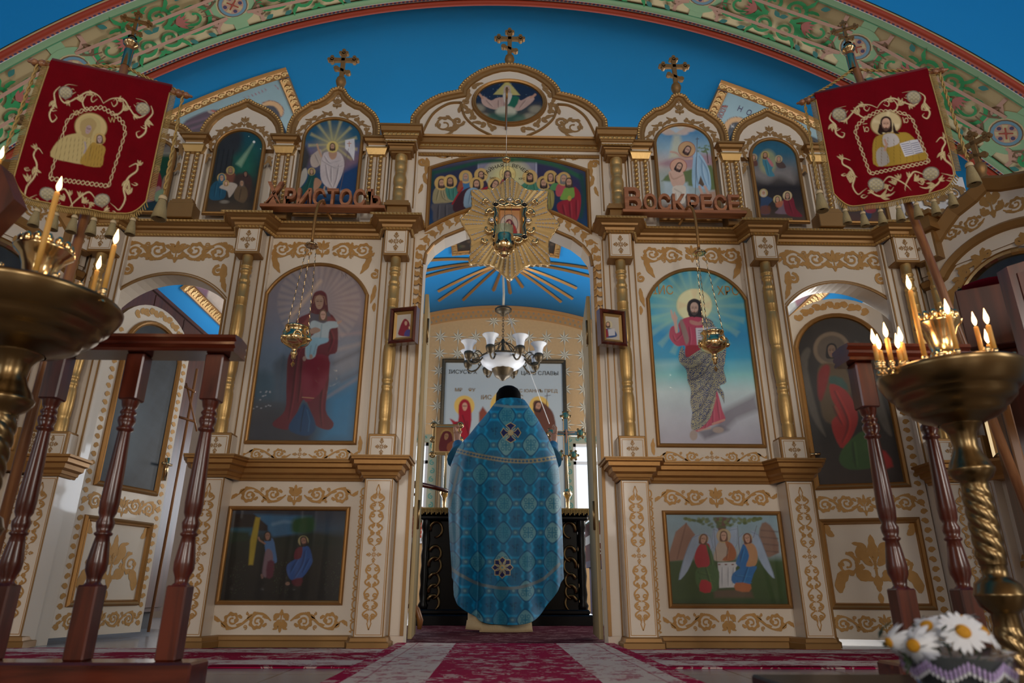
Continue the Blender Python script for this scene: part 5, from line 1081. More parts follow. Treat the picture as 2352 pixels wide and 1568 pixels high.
def draw_samaritan(c):
    Q = lambda p: cc(p, 480, 1020, 3.267); c.vgrad([(1170, '222430'), (1215, '24384a'), (1240, '1a2018'), (1300, '16140f'), (1380, '12100e')])
    c.poly(Q([(340, 525), (770, 540), (760, 660), (480, 700), (440, 640)]), '2c5574', 4.); c.line(Q([(480, 600), (560, 580), (680, 590)]), 5, '6a8498', .5, 4.); c.poly(Q([(150, 520), (340, 525), (440, 610), (440, 650), (150, 640)]), '1e1614', 2.); c.poly(Q([(150, 625), (330, 625), (320, 680), (150, 690)]), '1e4858', 3.); c.poly(Q([(150, 650), (300, 660), (300, 720), (140, 740)]), '142818', 4.)
    c.poly(Q([(350, 545), (385, 550), (330, 905), (297, 905), (310, 720)]), '8a7820', 2.); c.poly(Q([(640, 560), (780, 545), (780, 660), (660, 670), (620, 640)]), '163c1a', 5., sm=4); c.poly(Q([(480, 700), (640, 680), (780, 660), (1000, 700), (1000, 760), (480, 760)]), '141c14', 5.)
    c.cloth(Q([(420, 700), (480, 710), (500, 800), (510, 880), (480, 890), (440, 870), (420, 780)]), '3c5c84', '1c3450', '5a80a8', (), 1.2, 3); c.poly(Q([(430, 790), (470, 800), (480, 880), (440, 990), (400, 980), (410, 880)]), '645058', 2., sm=3); c.poly(Q([(440, 880), (490, 880), (480, 990), (430, 1000)]), '4a1c2c', 2., sm=2); x, y = Q([(440, 690)])[0]; c.face(x, y, 8, '2c2018', '7a5a4a')
    c.line(Q([(420, 745), (380, 720), (372, 700)]), 4, '7a5a4a', 1., 1.); c.line(Q([(400, 1000), (395, 980)]), 5, '6a5048')
    x, y = Q([(708, 725)])[0]; c.ell(x, y, 12, 12, '8a8058', 1.3); c.cloth(Q([(700, 770), (750, 770), (775, 850), (770, 900), (700, 1000), (620, 1020), (585, 960), (590, 900), (660, 850)]), '27457a', '12244a', '3f64a0', [Q([(720, 800), (700, 900), (640, 1000)]), Q([(660, 870), (610, 960)]), Q([(750, 860), (700, 960)])], 1.3, 3, 3.5)
    c.poly(Q([(650, 790), (700, 770), (690, 850), (640, 860)]), '541c26', 1.4, sm=3); c.poly(Q([(620, 1020), (700, 1000), (690, 1060), (640, 1060)]), '4a1620', 2., sm=2); c.face(x+1, y+1, 8.5, '1a1414', '7a5a4c', None, None, True, -.2); c.ell(*Q([(590, 1045)])[0], 5, 4, '7a5a4c', 1.)
    for k in range(150): x, y = Q([(RNG.choice([RNG.uniform(480, 600), RNG.uniform(860, 990), RNG.uniform(160, 280)]), RNG.uniform(880, 1130))])[0]; c.ell(x, y, .9, .8, '34442a', .6, .7)
    c.noise(.05, .06)
def draw_trinity(c):
    Q = lambda p: cc(p, 1552, 1028, 2.904); c.vgrad([(1185, '7c9aa8'), (1270, '8a9aa0'), (1290, '3a5230'), (1330, '2c4420'), (1385, '243818')])
    c.poly(Q([(0, 560), (70, 500), (130, 580), (120, 740), (-60, 760)]), '8a6858', 1.5, sm=0); c.line(Q([(70, 505), (40, 620), (10, 740)]), 4, '6a4c40', .6); c.poly(Q([(560, 540), (600, 495), (660, 560), (690, 700), (560, 720)]), '7a5e50', 2., sm=2)
    for a in range(4): c.line(Q([(570, 550+a*45), (680, 560+a*45)]), 3, '54403a', .6, 1.5)
    c.poly(Q([(250, 465), (370, 470), (335, 520), (330, 560), (280, 560), (280, 520)]), '5a3c34', 1.6, sm=2)
    for k in range(110): x = RNG.uniform(60, 570); y = 470+max(0, (1-abs(x-310)/270))*RNG.uniform(0, 75); c.ell(*Q([(x, y)])[0], 4, 3, '46582c' if k % 2 else '627040', 1.2, .8)
    c.poly(Q([(-60, 760), (720, 760), (740, 1010), (-40, 1020)]), '30461e', 6., .7); c.poly(Q([(250, 950), (500, 940), (520, 1000), (260, 1000)]), '5a4438', 4., .8)
    for s, pts in ((1, [(160, 580), (110, 600), (60, 720), (20, 880), (80, 820), (130, 700), (150, 640)]), (1, [(500, 560), (550, 580), (600, 700), (660, 870), (590, 800), (540, 700)]), (1, [(290, 560), (250, 540), (240, 640), (270, 700)]), (1, [(360, 550), (410, 540), (410, 640), (380, 700)]), (1, [(190, 570), (230, 590), (250, 660), (220, 700)]), (1, [(450, 570), (420, 600), (420, 680)])):
        c.poly(Q(pts), '8fa0b4', 1.3, sm=3); c.line(Q(pts[:4]), 1.5, '5a6c84', .6, 1.)
    fig(c, 320, 590, 9, 'a89888', '6a5c50', [(285, 630), (350, 630), (380, 690), (360, 750), (270, 755), (255, 720)], '5a3a28', 'b4907a', 'b09a70', T=Q, hr=16, light='c0b4a4'); c.cloth(Q([(330, 625), (375, 640), (405, 700), (385, 750), (310, 750), (350, 700)]), '96562f', '5a2c18', 'b87a4c', [Q([(350, 660), (340, 740)])], 1.1, 3, 2.5)
    c.cloth(Q([(280, 765), (430, 760), (400, 800), (400, 930), (290, 935)]), 'b4b6b8', '7c8088', 'c8cacc', [Q([(310, 800), (310, 920)]), Q([(350, 800), (350, 920)]), Q([(385, 800), (380, 910)])], 1.2, 0, 3)
    for a in (290, 335, 380): c.ell(*Q([(a, 778)])[0], 3, 1.5, '6a3c30', .8)
    fig(c, 185, 610, 9, '9c2430', '5a0e18', [(160, 645), (220, 640), (230, 700), (220, 790), (150, 800), (125, 730)], '5a3826', 'b08a74', '9a8458', T=Q, hr=11, rot=.2, light='c04850'); c.cloth(Q([(200, 640), (240, 690), (260, 780), (290, 830), (280, 940), (230, 960), (150, 930), (130, 850), (150, 800), (230, 780)]), '3c5a30', '1c3418', '5c7c44', [Q(q) for q in ([(220, 680), (240, 780)], [(150, 830), (230, 850)], [(160, 870), (250, 890)], [(200, 800), (240, 940)])], 1.2, 3, 3); c.poly(Q([(170, 880), (235, 900), (230, 965), (160, 955)]), '9c1c28', 1.3, sm=2)
    fig(c, 478, 605, 9, 'a87c54', '6a4a2c', [(450, 640), (515, 640), (545, 700), (535, 780), (470, 800), (450, 720)], '5a3020', 'b08a74', '9a8458', T=Q, hr=11, rot=-.2, light='c49c70'); c.cloth(Q([(455, 640), (430, 690), (400, 770), (430, 800), (380, 840), (380, 900), (480, 930), (520, 840), (540, 790), (470, 790), (490, 720)]), '1f5f98', '0e3862', '3f8cc4', [Q(q) for q in ([(450, 680), (430, 760)], [(400, 850), (490, 860)], [(410, 890), (500, 900)], [(480, 800), (440, 920)])], 1.2, 3, 3); c.poly(Q([(400, 900), (500, 910), (490, 960), (400, 950)]), '9a5a34', 1.3, sm=2)
    for a, b in ((255, 540), (412, 520), (540, 520)): c.line(Q([(a, b), (a+18-(40 if a > 500 else 0), b+220 if a < 500 else b+80)]), .9, '4a3028', .9, .6)
    c.noise(.04, .07)
T1 = lambda s, a, b: a if s < 0 else b
big = arched_icon('icon', 'tall dark arched icon of a red-robed woman holding a child, left of the royal doors', -1.168, .303, 1.058, 1.968, 2.172, draw_mother, kind='seg', m='painting_glass', base='555566')
big2 = arched_icon('icon', 'tall turquoise arched icon of a bearded man with open book, right of royal doors', 1.168, .303, 1.058, 1.968, 2.172, draw_christ, kind='seg', m='painting_glass')
for tx, x, z, f in (('ІИС', -.205, 2.02, 0), ('ХРС', .200, 2.02, 0)): lettering('lettering', tx, 'ornament', .085, lambda a, b, c, x=x, z=z: (1.168+x+a*.8, -.0055, z+b-.02), big2)
def rect_icon(name, label, x0, x1, z0, z1, draw, y=0., m='painting_glass', st=.0032, cat='icon', fm='gilt', prof=FRP, gain=GAIN):
    t = thing(name, label, cat, ((x0+x1)/2, y, z0)); mb = MB(); mb.sweep([(x0, y, z0), (x0, y, z1), (x1, y, z1), (x1, y, z0)], prof, fm, up=(0, -1, 0), closed=True); mb.build('frame', t)
    painted('painting', rng(x0, x1, st), rng(z0, z1, st), planefn(y-.004), draw, m, t, gain=gain); return t
rect_icon('icon', 'dark oblong picture of a seated man in blue and a woman, low on the left', -1.500, -.868, .215, .690, draw_samaritan)
rect_icon('icon', 'bright oblong picture of three winged angels at a table, low on the right', .868, 1.500, .205, .680, draw_trinity)
def bay_icon(nm, s, draw, label): x, hw, zb, zs, zt = BAY[(nm, s)]; return arched_icon('icon', label, x, hw, zb, zs, zt, draw, y=-.047, st=.0032)
bay_icon('onion', -1, draw_resurrection, 'small arched icon of a man in white under sunrays, above the left sign')
bay_icon('keel', -1, draw_nativity, 'small arched night icon of a falling star over a group with a newborn')
bay_icon('round', -1, draw_supper_side, 'small arched icon of figures before a green curtain, behind the left banner')
bay_icon('onion', 1, draw_baptism, 'small pale blue arched icon of a baptism in a river, above the right sign')
bay_icon('keel', 1, draw_ascension, 'small dusky arched icon of a figure on clouds above three kneelers')
bay_icon('round', 1, draw_entry, 'small arched icon of a standing crowd, half hidden by the right banner')
# oval of the pediment
t = thing('icon', 'oval icon of an old bearded man with spread arms, in the pediment', 'icon', (0, -.06, OV[1]-OV[3]))
m = MB(); m.sweep([(x, -.055, z) for x, z in ovp(0)], [(-.020, 0), (-.020, .008), (-.012, .018), (-.004, .016), (0, .022), (.010, .018), (.014, 0)], GL, up=(0, -1, 0), closed=True); m.build('frame', t)
painted('painting', np.linspace(0, 2*PI, 160), np.linspace(0, 1, 50), lambda u, v: np.stack([OV[0]-OV[2]*v*np.cos(u), np.full_like(u, -.062), OV[1]+OV[3]*v*np.sin(u)], 1), draw_sabaoth, 'painting', t)
# the Last Supper over the royal doors
t = thing('icon', 'wide arched icon of haloed men gathered at supper, over the royal doors', 'icon', (0, -.01, 2.43))
tops = segpts(0, .515, 2.875, 2.985, 24); bot = [(-.515+1.03*i/24, 2.618-.70*(-.515+1.03*i/24)**2) for i in range(25)]
m = MB(); m.sweep([(x, -.021, z) for x, z in tops+bot[::-1]], [(-.016, -.002), (-.016, .010), (-.008, .018), (.002, .018), (.010, .008), (.010, -.002)], GL, up=(0, -1, 0), closed=True); m.build('frame', t)
def ls(u, v):
    h = .11; R = (.515**2+h*h)/(2*h); zt = 2.985-R+np.sqrt(np.maximum(R*R-u*u, 0)); zb = 2.618-.70*u*u; return np.stack([u, np.full_like(u, -.0245), zb+v*(zt-zb)], 1)
painted('painting', rng(-.515, .515), np.linspace(0, 1, 175), ls, draw_last_supper, 'painting', t)
def arc_text(t, txt, xc, zc, R, size, a0, m, y):
    return lettering('lettering', txt, m, size, lambda a, b, c: (xc+(R+b)*math.sin(a0+a/R), y, zc+(R+b)*math.cos(a0+a/R)), t)
arc_text(t, 'ТАЙНАЯ', -.01, 2.735, .165, .036, -.58, 'dark_iron', -.026); arc_text(t, 'ВЕЧЕРЯ', -.01, 2.735, .165, .036, .58, 'dark_iron', -.026)
for tx, x in (('ІИС', -.105), ('ХРС', .085)): lettering('lettering', tx, 'dark_iron', .022, lambda a, b, c, x=x: (x+a, -.026, 2.80+b), t)
# ---------------------------------------------------------------- behind the screen: ceiling, chandelier, altar table, priest
CHY = 4.776
def vs_(x, y, d=0.): a = math.asin((x-VC[0])/VR); return vpt(a, y, VR-d)
m = MB()                                                # gilded sunburst on the vault round the chandelier hook
for x, y in ((-1.28, 4.50), (-1.33, 4.86), (-1.26, 5.06), (-.98, 5.60), (-1.0, 5.95), (-.62, 6.05), (-.14, 5.75), (.12, 5.85), (.30, 5.60), (.92, 5.95), (1.08, 5.75), (1.10, 5.35), (1.34, 4.88), (1.38, 4.62)):
    dx, dy = x-.02, y-CHY; L = math.hypot(dx, dy); ux, uy = dx/L, dy/L; q0 = .13
    n = 10; Lp = []; 
    for i in range(n+1):
        t = q0+(L-q0)*i/n; w = .018+.012*i/n
        Lp.append(((.02+ux*t-uy*w, CHY+uy*t+ux*w), (.02+ux*t, CHY+uy*t), (.02+ux*t+uy*w, CHY+uy*t-ux*w)))
    vv = []
    for a, b, c in Lp: vv += [vs_(a[0], a[1], .004), vs_(b[0], b[1], .030), vs_(c[0], c[1], .004)]
    m.add(vv, [(3*i+k, 3*i+k+1, 3*i+k+4, 3*i+k+3) for i in range(n) for k in range(2)]+[(0, 1, 2), (3*n, 3*n+2, 3*n+1)], GL)
tag(m.build('sunburst'), 'gilded wooden sunburst rays on the blue vault round the chandelier hook', 'ceiling ornament')
def vault_picture(name, label, x0, x1, y0, y1, draw, fw=.09, gm='vault'):
    t = thing(name, label, 'painting', vs_((x0+x1)/2, (y0+y1)/2)); mb = MB(); n = 24
    def strp(a0, a1, b0, b1, h0=.004, h1=.03):
        vv = []; 
        for i in range(n+1):
            for j, (u, h) in enumerate(((0, .002), (.12, h1), (.5, h1*.75), (.88, h1), (1, .002))):
                if abs(a1-a0) > abs(b1-b0): x = a0+(a1-a0)*i/n; y = b0+(b1-b0)*u
                else: x = a0+(a1-a0)*u; y = b0+(b1-b0)*i/n
                vv.append(vs_(x, y, h))
        mb.add(vv, [(5*i+j, 5*i+j+1, 5*i+j+6, 5*i+j+5) for i in range(n) for j in range(4)], GL)
        L = max(abs(a1-a0), abs(b1-b0)); k = int(L/.06); S = []
        for q in range(k):
            if abs(a1-a0) > abs(b1-b0): S += spiral(a0+(a1-a0)*(q+.5)/k, (b0+b1)/2, fw*.3, 0, 1., 1 if q % 2 else -1, .006, .005, 8)
            else: S += spiral((a0+a1)/2, b0+(b1-b0)*(q+.5)/k, fw*.3, 0, 1., 1 if q % 2 else -1, .006, .005, 8)
        mb.strips(S, lambda a, b, d=0.: vs_(a, b, h1+.001+d), GB)
    strp(x0, x1, y0, y0+fw); strp(x0, x1, y1-fw, y1); strp(x0, x0+fw, y0+fw, y1-fw); strp(x1-fw, x1, y0+fw, y1-fw); mb.build('frame', t)
    us = rng(x0+fw*.9, x1-fw*.9, .009); vv = rng(y0+fw*.9, y1-fw*.9, .014)
    def fn(u, v): a = np.arcsin((u-VC[0])/VR); r = VR-.008; return np.stack([VC[0]+r*np.sin(a), v, VC[1]+r*np.cos(a)], 1)
    painted('painting', us, vv, fn, draw, 'painting', t); return t
def ev_left(c):
    Q = lambda p: cc(p, 380, 170, 4.021); c.vgrad([(150, '6f8c96'), (320, '7a949a')])
    x, y = Q([(985, 330)])[0]; c.ell(x, y, 27, 20, 'b08a5c', 1.2, rot=.35); c.ell(x, y, 27, 20, '6a3a2a', .7, .9, 1.6, rot=.35); c.poly(Q([(880, 310), (1000, 295), (1060, 380), (1040, 440), (900, 420)]), '1c1a28', 1.5, sm=3)
    c.poly(Q([(160, 460), (300, 370), (440, 330), (620, 330), (760, 300), (900, 420), (700, 560), (300, 560), (260, 540)]), '3c2434', 2., sm=3)
    for k in range(4): c.line(Q([(180+k*25, 470+k*20), (400, 400+k*25), (600, 360+k*20)]), 4, '241420' if k % 2 else '5c3c50', .8, 2.)
    c.line(Q([(400, 345), (500, 385)]), 6, '8a8078', .9); c.line(Q([(430, 338), (510, 370)]), 4, 'a04a34', .9)
    for k in range(7): a, b = Q([(730+k*33, 212-k*11)])[0]; c.line([(a-2, b-2), (a+2, b+3)], 1., '7a3a48', .9, .6); c.line([(a-2, b+3), (a+2, b-2)], 1., '7a3a48', .8, .6)
    c.line(Q([(1015, 105), (1045, 140)]), 2, '7a3a48', .8); c.noise(.03, .06)
def ev_right(c):
    Q = lambda p: cc(p, 1440, 180, 4.021); c.vgrad([(180, '7594a2'), (340, '86a2aa')])
    x, y = Q([(1010, 460)])[0]; c.ell(x, y, 29, 26, 'b48e60', 1.2); c.ell(x, y, 29, 26, '4a3428', .8, .9, 1.4); c.poly(Q([(950, 430), (1040, 405), (1100, 500), (940, 560)]), '16161e', 1.5, sm=3); c.line(Q([(960, 430), (985, 450)]), 1.4, 'b0b0b0'); c.line(Q([(985, 430), (960, 450)]), 1.4, 'b0b0b0')
    c.poly(Q([(1500, 455), (1600, 480), (1700, 530), (1790, 590), (1700, 680), (1560, 620)]), '14141c', 2., sm=3); c.poly(Q([(1600, 600), (1660, 620), (1700, 700), (1620, 690)]), '8a9294', 3., .8)
    c.noise(.03, .06)
PL = vault_picture('vault_painting', 'gold-framed painting on the blue vault behind the left gables', -2.98, -1.83, .66, 1.9, ev_left)
PR_ = vault_picture('vault_painting', 'gold-framed painting on the blue vault behind the right gables', 1.79, 2.95, .71, 1.9, ev_right)
tz = [('АРХIЕПИСКОПЪ', 0), ]
for k, ch in enumerate('НОВГОРОДСКIЙ'):                 # the inscription runs down the long side
    lettering('lettering', ch, 'navy_paint', .055, lambda a, b, c, k=k: vs_(2.02+k*.075+a, .93+k*.004-b*1.6+.04, .010), PR_)
lettering('lettering', 'АРХIЕПИСКОПЪ', 'red_paint', .06, lambda a, b, c: vs_(1.925-b, 1.10-a*.6+.0, .010), PR_)
vault_picture('ceiling_painting', 'dark gold-framed picture on the vault, mostly hidden behind the star-shaped icon', -.71, .77, 3.2, 4.5, lambda c: (c.vgrad([(500, '1a1410'), (600, '2a1e16')]), [c.ell(RNG.uniform(1040, 1290), RNG.uniform(540, 590), 5, 3, '4a3a2a' if k % 2 else '2c3c22', 1.5, .8) for k in range(60)]))
def scene_l(c): c.vgrad([(640, '9c8c80'), (780, 'a89888')]); c.poly([(445, 655), (480, 665), (470, 700), (455, 690)], '5c2440', 2.); c.line([(430, 660), (480, 700), (500, 740)], 3, '5a4038', .8); c.line([(400, 650), (470, 690)], 4, '8a4c5c', .8); c.noise(.08, .1)
vault_picture('vault_painting', 'gold-framed wall painting high on the vault, seen through the left side doorway', -3.42, -2.6, 2.75, 5.2, scene_l)
vault_picture('vault_painting', 'gold-framed wall painting high on the vault, seen through the right side doorway', 2.5, 3.42, 2.35, 5.2, lambda c: (c.vgrad([(650, '8a9a94'), (760, '9a8a84')]), c.poly([(1825, 690), (1880, 660), (1870, 700), (1830, 705)], '6a3440', 3.), c.noise(.08, .1)))
# chandelier
cz = W(1155, 712, CHY)[2]; bz = W(1155, 845, CHY)[2]; cx = 0.005
CH = thing('chandelier', 'bronze chandelier with frosted glass shades and a glass bowl, hanging above the altar', 'chandelier', (cx, CHY, bz))
m = MB(); m.tube([(.02, CHY, 4.655), (.0, CHY, 4.4), (.01, CHY, 4.15), (cx, CHY, cz+.06)], .016, 'cream_edge', 10); m.build('pipe', CH)
m = MB(); m.lathe([(.001, .07), (.03, .06), (.06, .045), (.105, .02), (.115, 0), (.105, -.02), (.06, -.045), (.03, -.06), (.02, -.09), (.001, -.10)], 'antique', (cx, CHY, cz), 24, flute=lambda a, z: 1+.06*abs(math.sin(6*a))); m.build('canopy', CH)
ztopc = W(1155, 785, CHY)[2]; zr = W(1155, 820, CHY)[2]
m = MB(); n = int((cz-.09-ztopc)/.040)
for i in range(n):
    z = cz-.10-i*.040; pts = [(cx+.013*math.cos(a)*(1 if i % 2 else 0), CHY+.013*math.cos(a)*(0 if i % 2 else 1), z+.026*math.sin(a)) for a in np.linspace(0, 2*PI, 9)[:-1]]; m.tube(pts, .0045, 'antique', 5, closed=True)
m.build('chain', CH)
m = MB(); m.lathe([(.002, ztopc-zr+.06), (.02, ztopc-zr+.03), (.03, ztopc-zr), (.018, ztopc-zr-.04), (.03, .06), (.045, .03), (.20, .005), (.30, -.005), (.315, -.02), (.30, -.035)], 'antique', (cx, CHY, zr), 24); m.build('crown', CH)
m = MB(); m.lathe([(.30, .0), (.31, -.01), (.285, -.06), (.22, -.115), (.14, -.15), (.06, -.165), (.001, -.168)], 'frosted', (cx, CHY, zr-.03), 40); m.build('glass_bowl', CH)
m = MB(); m.lathe([(.135, .03), (.15, .02), (.14, -.02), (.12, -.05), (.10, -.10), (.08, -.12), (.05, -.135), (.03, -.16), (.001, -.17)], 'antique', (cx, CHY, zr-.165), 24, flute=lambda a, z: 1+.08*abs(math.sin(5*a))); m.build('bowl_mount', CH)
RA = .50
for k in range(8):
    a = k*PI/4+PI/8+.06; ux, uy = math.cos(a), math.sin(a); q = lambda r, z: (cx+ux*r, CHY+uy*r, zr+z)
    m = MB(); p = smoothcurve([q(.28, -.02), q(.36, -.13), q(.44, -.16), q(RA, -.13), q(RA, -.08)], 5); m.tube(p, .012, 'antique', 7)
    m.tube(smoothcurve([q(.33, -.10), q(.38, -.02), q(.43, -.01), q(.42, -.06)], 5), .008, 'antique', 6); m.tube(smoothcurve([q(.30, -.02), q(.36, .03), q(.41, .01)], 5), .008, 'antique', 6)
    m.tube(smoothcurve([q(.04, .20), q(.12, .17), q(.20, .07), q(.27, .0)], 5), .007, 'antique', 6); arm = m.build('arm', CH)
    m = MB(); m.lathe([(.001, -.09), (.03, -.08), (.052, -.04), (.062, .0), (.056, .02), (.045, .03)], 'antique', q(RA, -.03), 16, flute=lambda b, z: 1+.07*abs(math.sin(4*b))); m.build('lamp_cup', arm)
    m = MB(); o = q(RA, -.0); m.lathe([(.045, .0), (.050, .02), (.055, .06), (.070, .10), (.105, .135), (.107, .140), (.100, .136), (.066, .10), (.050, .06), (.044, .02), (.0, .01)], 'frosted', o, 24); m.build('lamp_shade', arm)
m = MB(); m.tube([(W(1165, 725, CHY)[0], CHY, cz-.02), W(1262, 973, CHY)], .004, 'white_gloss', 5); tag(m.build('pull_cord'), 'thin white cord hanging slantwise from the chandelier mount', 'cord')
# altar image on the back wall
def deesis(c):
    Q = lambda p: cc(p, 780, 520, 2.904); c.vgrad([(835, 'a4a8a6'), (1140, '98a0a0')])
    H = 'c8a050'
    x, y = Q([(832, 1195)])[0]; c.ell(x, y, 23.5, 23.5, H, 1.2); c.poly(Q([(790, 1300), (795, 1190), (830, 1150), (870, 1180), (880, 1290), (860, 1420), (880, 1500), (740, 1500), (760, 1340), (735, 1280)]), '8e1622', 1.4, sm=3); c.face(x+1, y+2, 8.5, veil='8e1622', skin='b8846a'); c.line(Q([(820, 1260), (860, 1380)]), 3, '5a0c16', .8)
    for q in ([(780, 1310), (800, 1440)], [(850, 1300), (870, 1440)]): c.line(Q(q), 3.5, '5a0c16', .7, 2.)
    x, y = Q([(1330, 1195)])[0]; c.ell(x, y, 22.5, 22, H, 1.2); c.poly(Q([(1290, 1180), (1330, 1160), (1390, 1200), (1430, 1260), (1450, 1400), (1440, 1500), (1320, 1500), (1330, 1360), (1310, 1300)]), '5a3424', 1.4, sm=3); c.face(x-2, y+2, 9, '2c1812', 'a8785c', None, None, True, .3)
    c.line(Q([(1385, 1110), (1375, 1250)]), 1.4, '4a3428'); c.line(Q([(1370, 1130), (1405, 1125)]), 1.3, '4a3428')
    c.poly(Q([(930, 1240), (955, 1200), (985, 1240), (1000, 1500), (930, 1500)]), '7a3c2a', 2.); c.ell(*Q([(1110, 1195)])[0], 36, 36, H, 1.5); c.poly(Q([(1000, 1320), (1110, 1240), (1220, 1320), (1230, 1500), (990, 1500)]), '7a2c34', 2., sm=2)
x0, x1 = W(1018, 960, YB-.03)[0], W(1295, 960, YB-.03)[0]; z1 = W(1150, 833, YB-.03)[2]
t = rect_icon('altar_image', 'large pale altar painting of a haloed red-robed woman and a bearded man', x0, x1, .95, z1, deesis, y=YB-.03, m='painting', st=.011, cat='painting', fm='antique', prof=[(-.05, 0), (-.05, .03), (-.03, .045), (0, .03), (.01, 0)])
TL = lambda tx, px, py, s, col='ornament_dark': lettering('lettering', tx, col, s, lambda a, b, c: (W(px, py, YB-.04)[0]+a, YB-.040, W(px, py, YB-.04)[2]+b), t)
TL('ІИСУСЪ Х', 1063, 858, .090, 'antique'); TL('ЦАРЬ СЛАВЫ', 1240, 861, .090, 'antique'); TL('МР    ѲУ', 1068, 899, .08); TL('С IОАННЪ ПРЕД', 1237, 901, .075); TL('IИС', 1117, 917, .10); TL('ХС', 1192, 917, .10)
# altar table
AY = 2.30
AT = thing('altar_table', 'black lacquered altar table with gilt scroll carving at its corners', 'altar table', (0, 2.9, 0))
m = MB(); m.box(-.66, .66, AY+.05, AY+1.15, .08, .86, 'black_lacquer', bev=.01); m.box(-.76, .80, AY-.06, AY+1.25, 0, .09, 'black_lacquer', bev=.01); m.box(-.72, .74, AY-.02, AY+1.2, .09, .13, 'black_lacquer', bev=.01)
m.box(-.73, .75, AY-.02, AY+1.2, .86, .90, 'black_lacquer', bev=.012); m.box(-.77, .79, AY-.07, AY+1.25, .90, .945, 'black_lacquer', bev=.012)
for x in (-.34, 0, .36): m.box(x-.004, x+.004, AY+.044, AY+.05, .14, .84, 'black')
m.build('body', AT)
for x in (-.67, .69):
    m = MB(); m.lathe([(.035, .13), (.045, .16), (.03, .19), (.038, .25), (.030, .32), (.038, .40), (.030, .48), (.038, .56), (.030, .62), (.038, .70), (.03, .76), (.045, .80), (.04, .86)], 'black_lacquer', (x, AY+.04, 0), 14); m.build('turned_corner', AT)
for s in (-1, 1):
    for k, (z, r) in enumerate(((.78, .06), (.58, .055), (.48, .06), (.36, .05), (.27, .05), (.18, .055))):
        m = MB(); x = s*.585; pts = [(x+s*r*.9*math.cos(a)*(1), AY+.035-.01*math.sin(a*2), z+r*1.1*math.sin(a)) for a in np.linspace(.3 if k % 2 else -.2, 4.9, 16)]; m.tube(pts, [.018-.010*i/15 for i in range(16)], 'brass_old', 7); m.build('scroll_carving', AT)
m = MB(); m.box(-.785, .805, AY-.085, AY+1.26, .945, .955, 'gold_thread')
for i in range(120):
    x = -.785+1.59*i/119; m.box(x, x+.008, AY-.09, AY-.083, .895+.01*(i % 3), .95, 'gold_thread')
for s, x in ((-1, -.789), (1, .806)):
    for i in range(60): y = AY-.08+1.3*i/59; m.box(x, x+.005, y, y+.010, .895+.01*(i % 3), .95, 'gold_thread')
tag(m.build('altar_cloth'), 'gold fringed cloth edging the top of the black altar table', 'tablecloth')
# standing processional icon and cross on the altar's far side
def stand_icon(x, px, label, kind):
    Y = AY+.55; zt = .955; zb = W(px, 1045, Y)[2]; t = thing(kind, label, 'altar icon' if kind == 'altar_icon' else 'cross', (x, Y, zt))
    m = MB(); m.lathe([(.07, 0), (.075, .015), (.04, .03), (.018, .06), (.018, .16), (.03, .18), (.045, .21), (.03, .24), (.014, .26), (.012, zb-zt+.05)], 'brass', (x, Y, zt), 16); m.build('stem', t); return t, Y
t, Y = stand_icon(0, 1020, 'gilt altar icon of a veiled woman on a brass stem, left of the priest', 'altar_icon')
x0 = W(1002, 1000, Y)[0]; x1 = W(1050, 1000, Y)[0]; z0 = W(1025, 1037, Y)[2]; z1 = W(1025, 982, Y)[2]; t.location.x = 0; xm = (x0+x1)/2
for ch in [c for c in bpy.data.objects if c.parent == t]:
    for v in ch.data.vertices: v.co.x += xm
m = MB(); g = .028; m.box(x0-g*1.3, x1+g*1.3, Y-.008, Y+.012, z0-g*1.3, z1+g*1.3, 'brass_old', bev=.004); m.sweep([(x0, Y-.01, z0), (x0, Y-.01, z1), (x1, Y-.01, z1), (x1, Y-.01, z0)], [(-.012, 0), (-.012, .008), (0, .010), (.004, 0)], 'brass', up=(0, -1, 0), closed=True)
for X in (x0-g, x1+g):
    for Z in (z0-g, z1+g, (z0+z1)/2): m.lathe([(.001, -.012), (.030, -.012), (.036, 0), (.030, .012), (.001, .012)], 'brass_old', (0, 0, 0), 16, lambda p, X=X, Z=Z: (X+p[0], Y+p[2], Z+p[1])); m.tube([(X+.022*math.cos(a), Y-.014, Z+.022*math.sin(a)) for a in np.linspace(0, 2*PI, 13)[:-1]], .005, 'brass', 5, closed=True)
m.build('openwork_frame', t)
def little_mother(c):
    c.vgrad([(980, 'a87848'), (1040, 'b08858')]); Q = lambda p: cc(p, 780, 520, 2.904); c.ell(*Q([(712, 1390)])[0], 13, 13, 'c09a58', 1.); c.poly(Q([(670, 1500), (665, 1440), (690, 1370), (740, 1370), (755, 1430), (750, 1500)]), '6c1820', 1.2, sm=3); x, y = Q([(712, 1400)])[0]; c.face(x, y, 7, veil='6c1820', skin='b8845c', rot=.2); c.poly(Q([(720, 1450), (770, 1430), (775, 1500), (720, 1500)]), '9c5030', 1.2, sm=2)
painted('painting', rng(x0, x1), rng(z0, z1), planefn(Y-.0125), little_mother, 'painting', t)
t, Y = stand_icon(0, 1300, 'tall gilt altar cross with painted crucifix and round medallions, right of the priest', 'altar_cross')
xm = W(1300, 1000, Y)[0]
for ch in [c for c in bpy.data.objects if c.parent == t]:
    for v in ch.data.vertices: v.co.x += xm
za, zc_, zd = W(1300, 962, Y)[2], W(1300, 995, Y)[2], W(1300, 1045, Y)[2]; xr = W(1333, 995, Y)[0]-xm
m = MB()
for d, mt, o in ((.026, 'brass', 0), (.019, 'disc_blue', -.006)):
    m.box(xm-d, xm+d, Y-.008+o, Y+.008, zd, za, mt); m.box(xm-xr*.75, xm+xr*.75, Y-.008+o, Y+.008, zc_-d, zc_+d, mt)
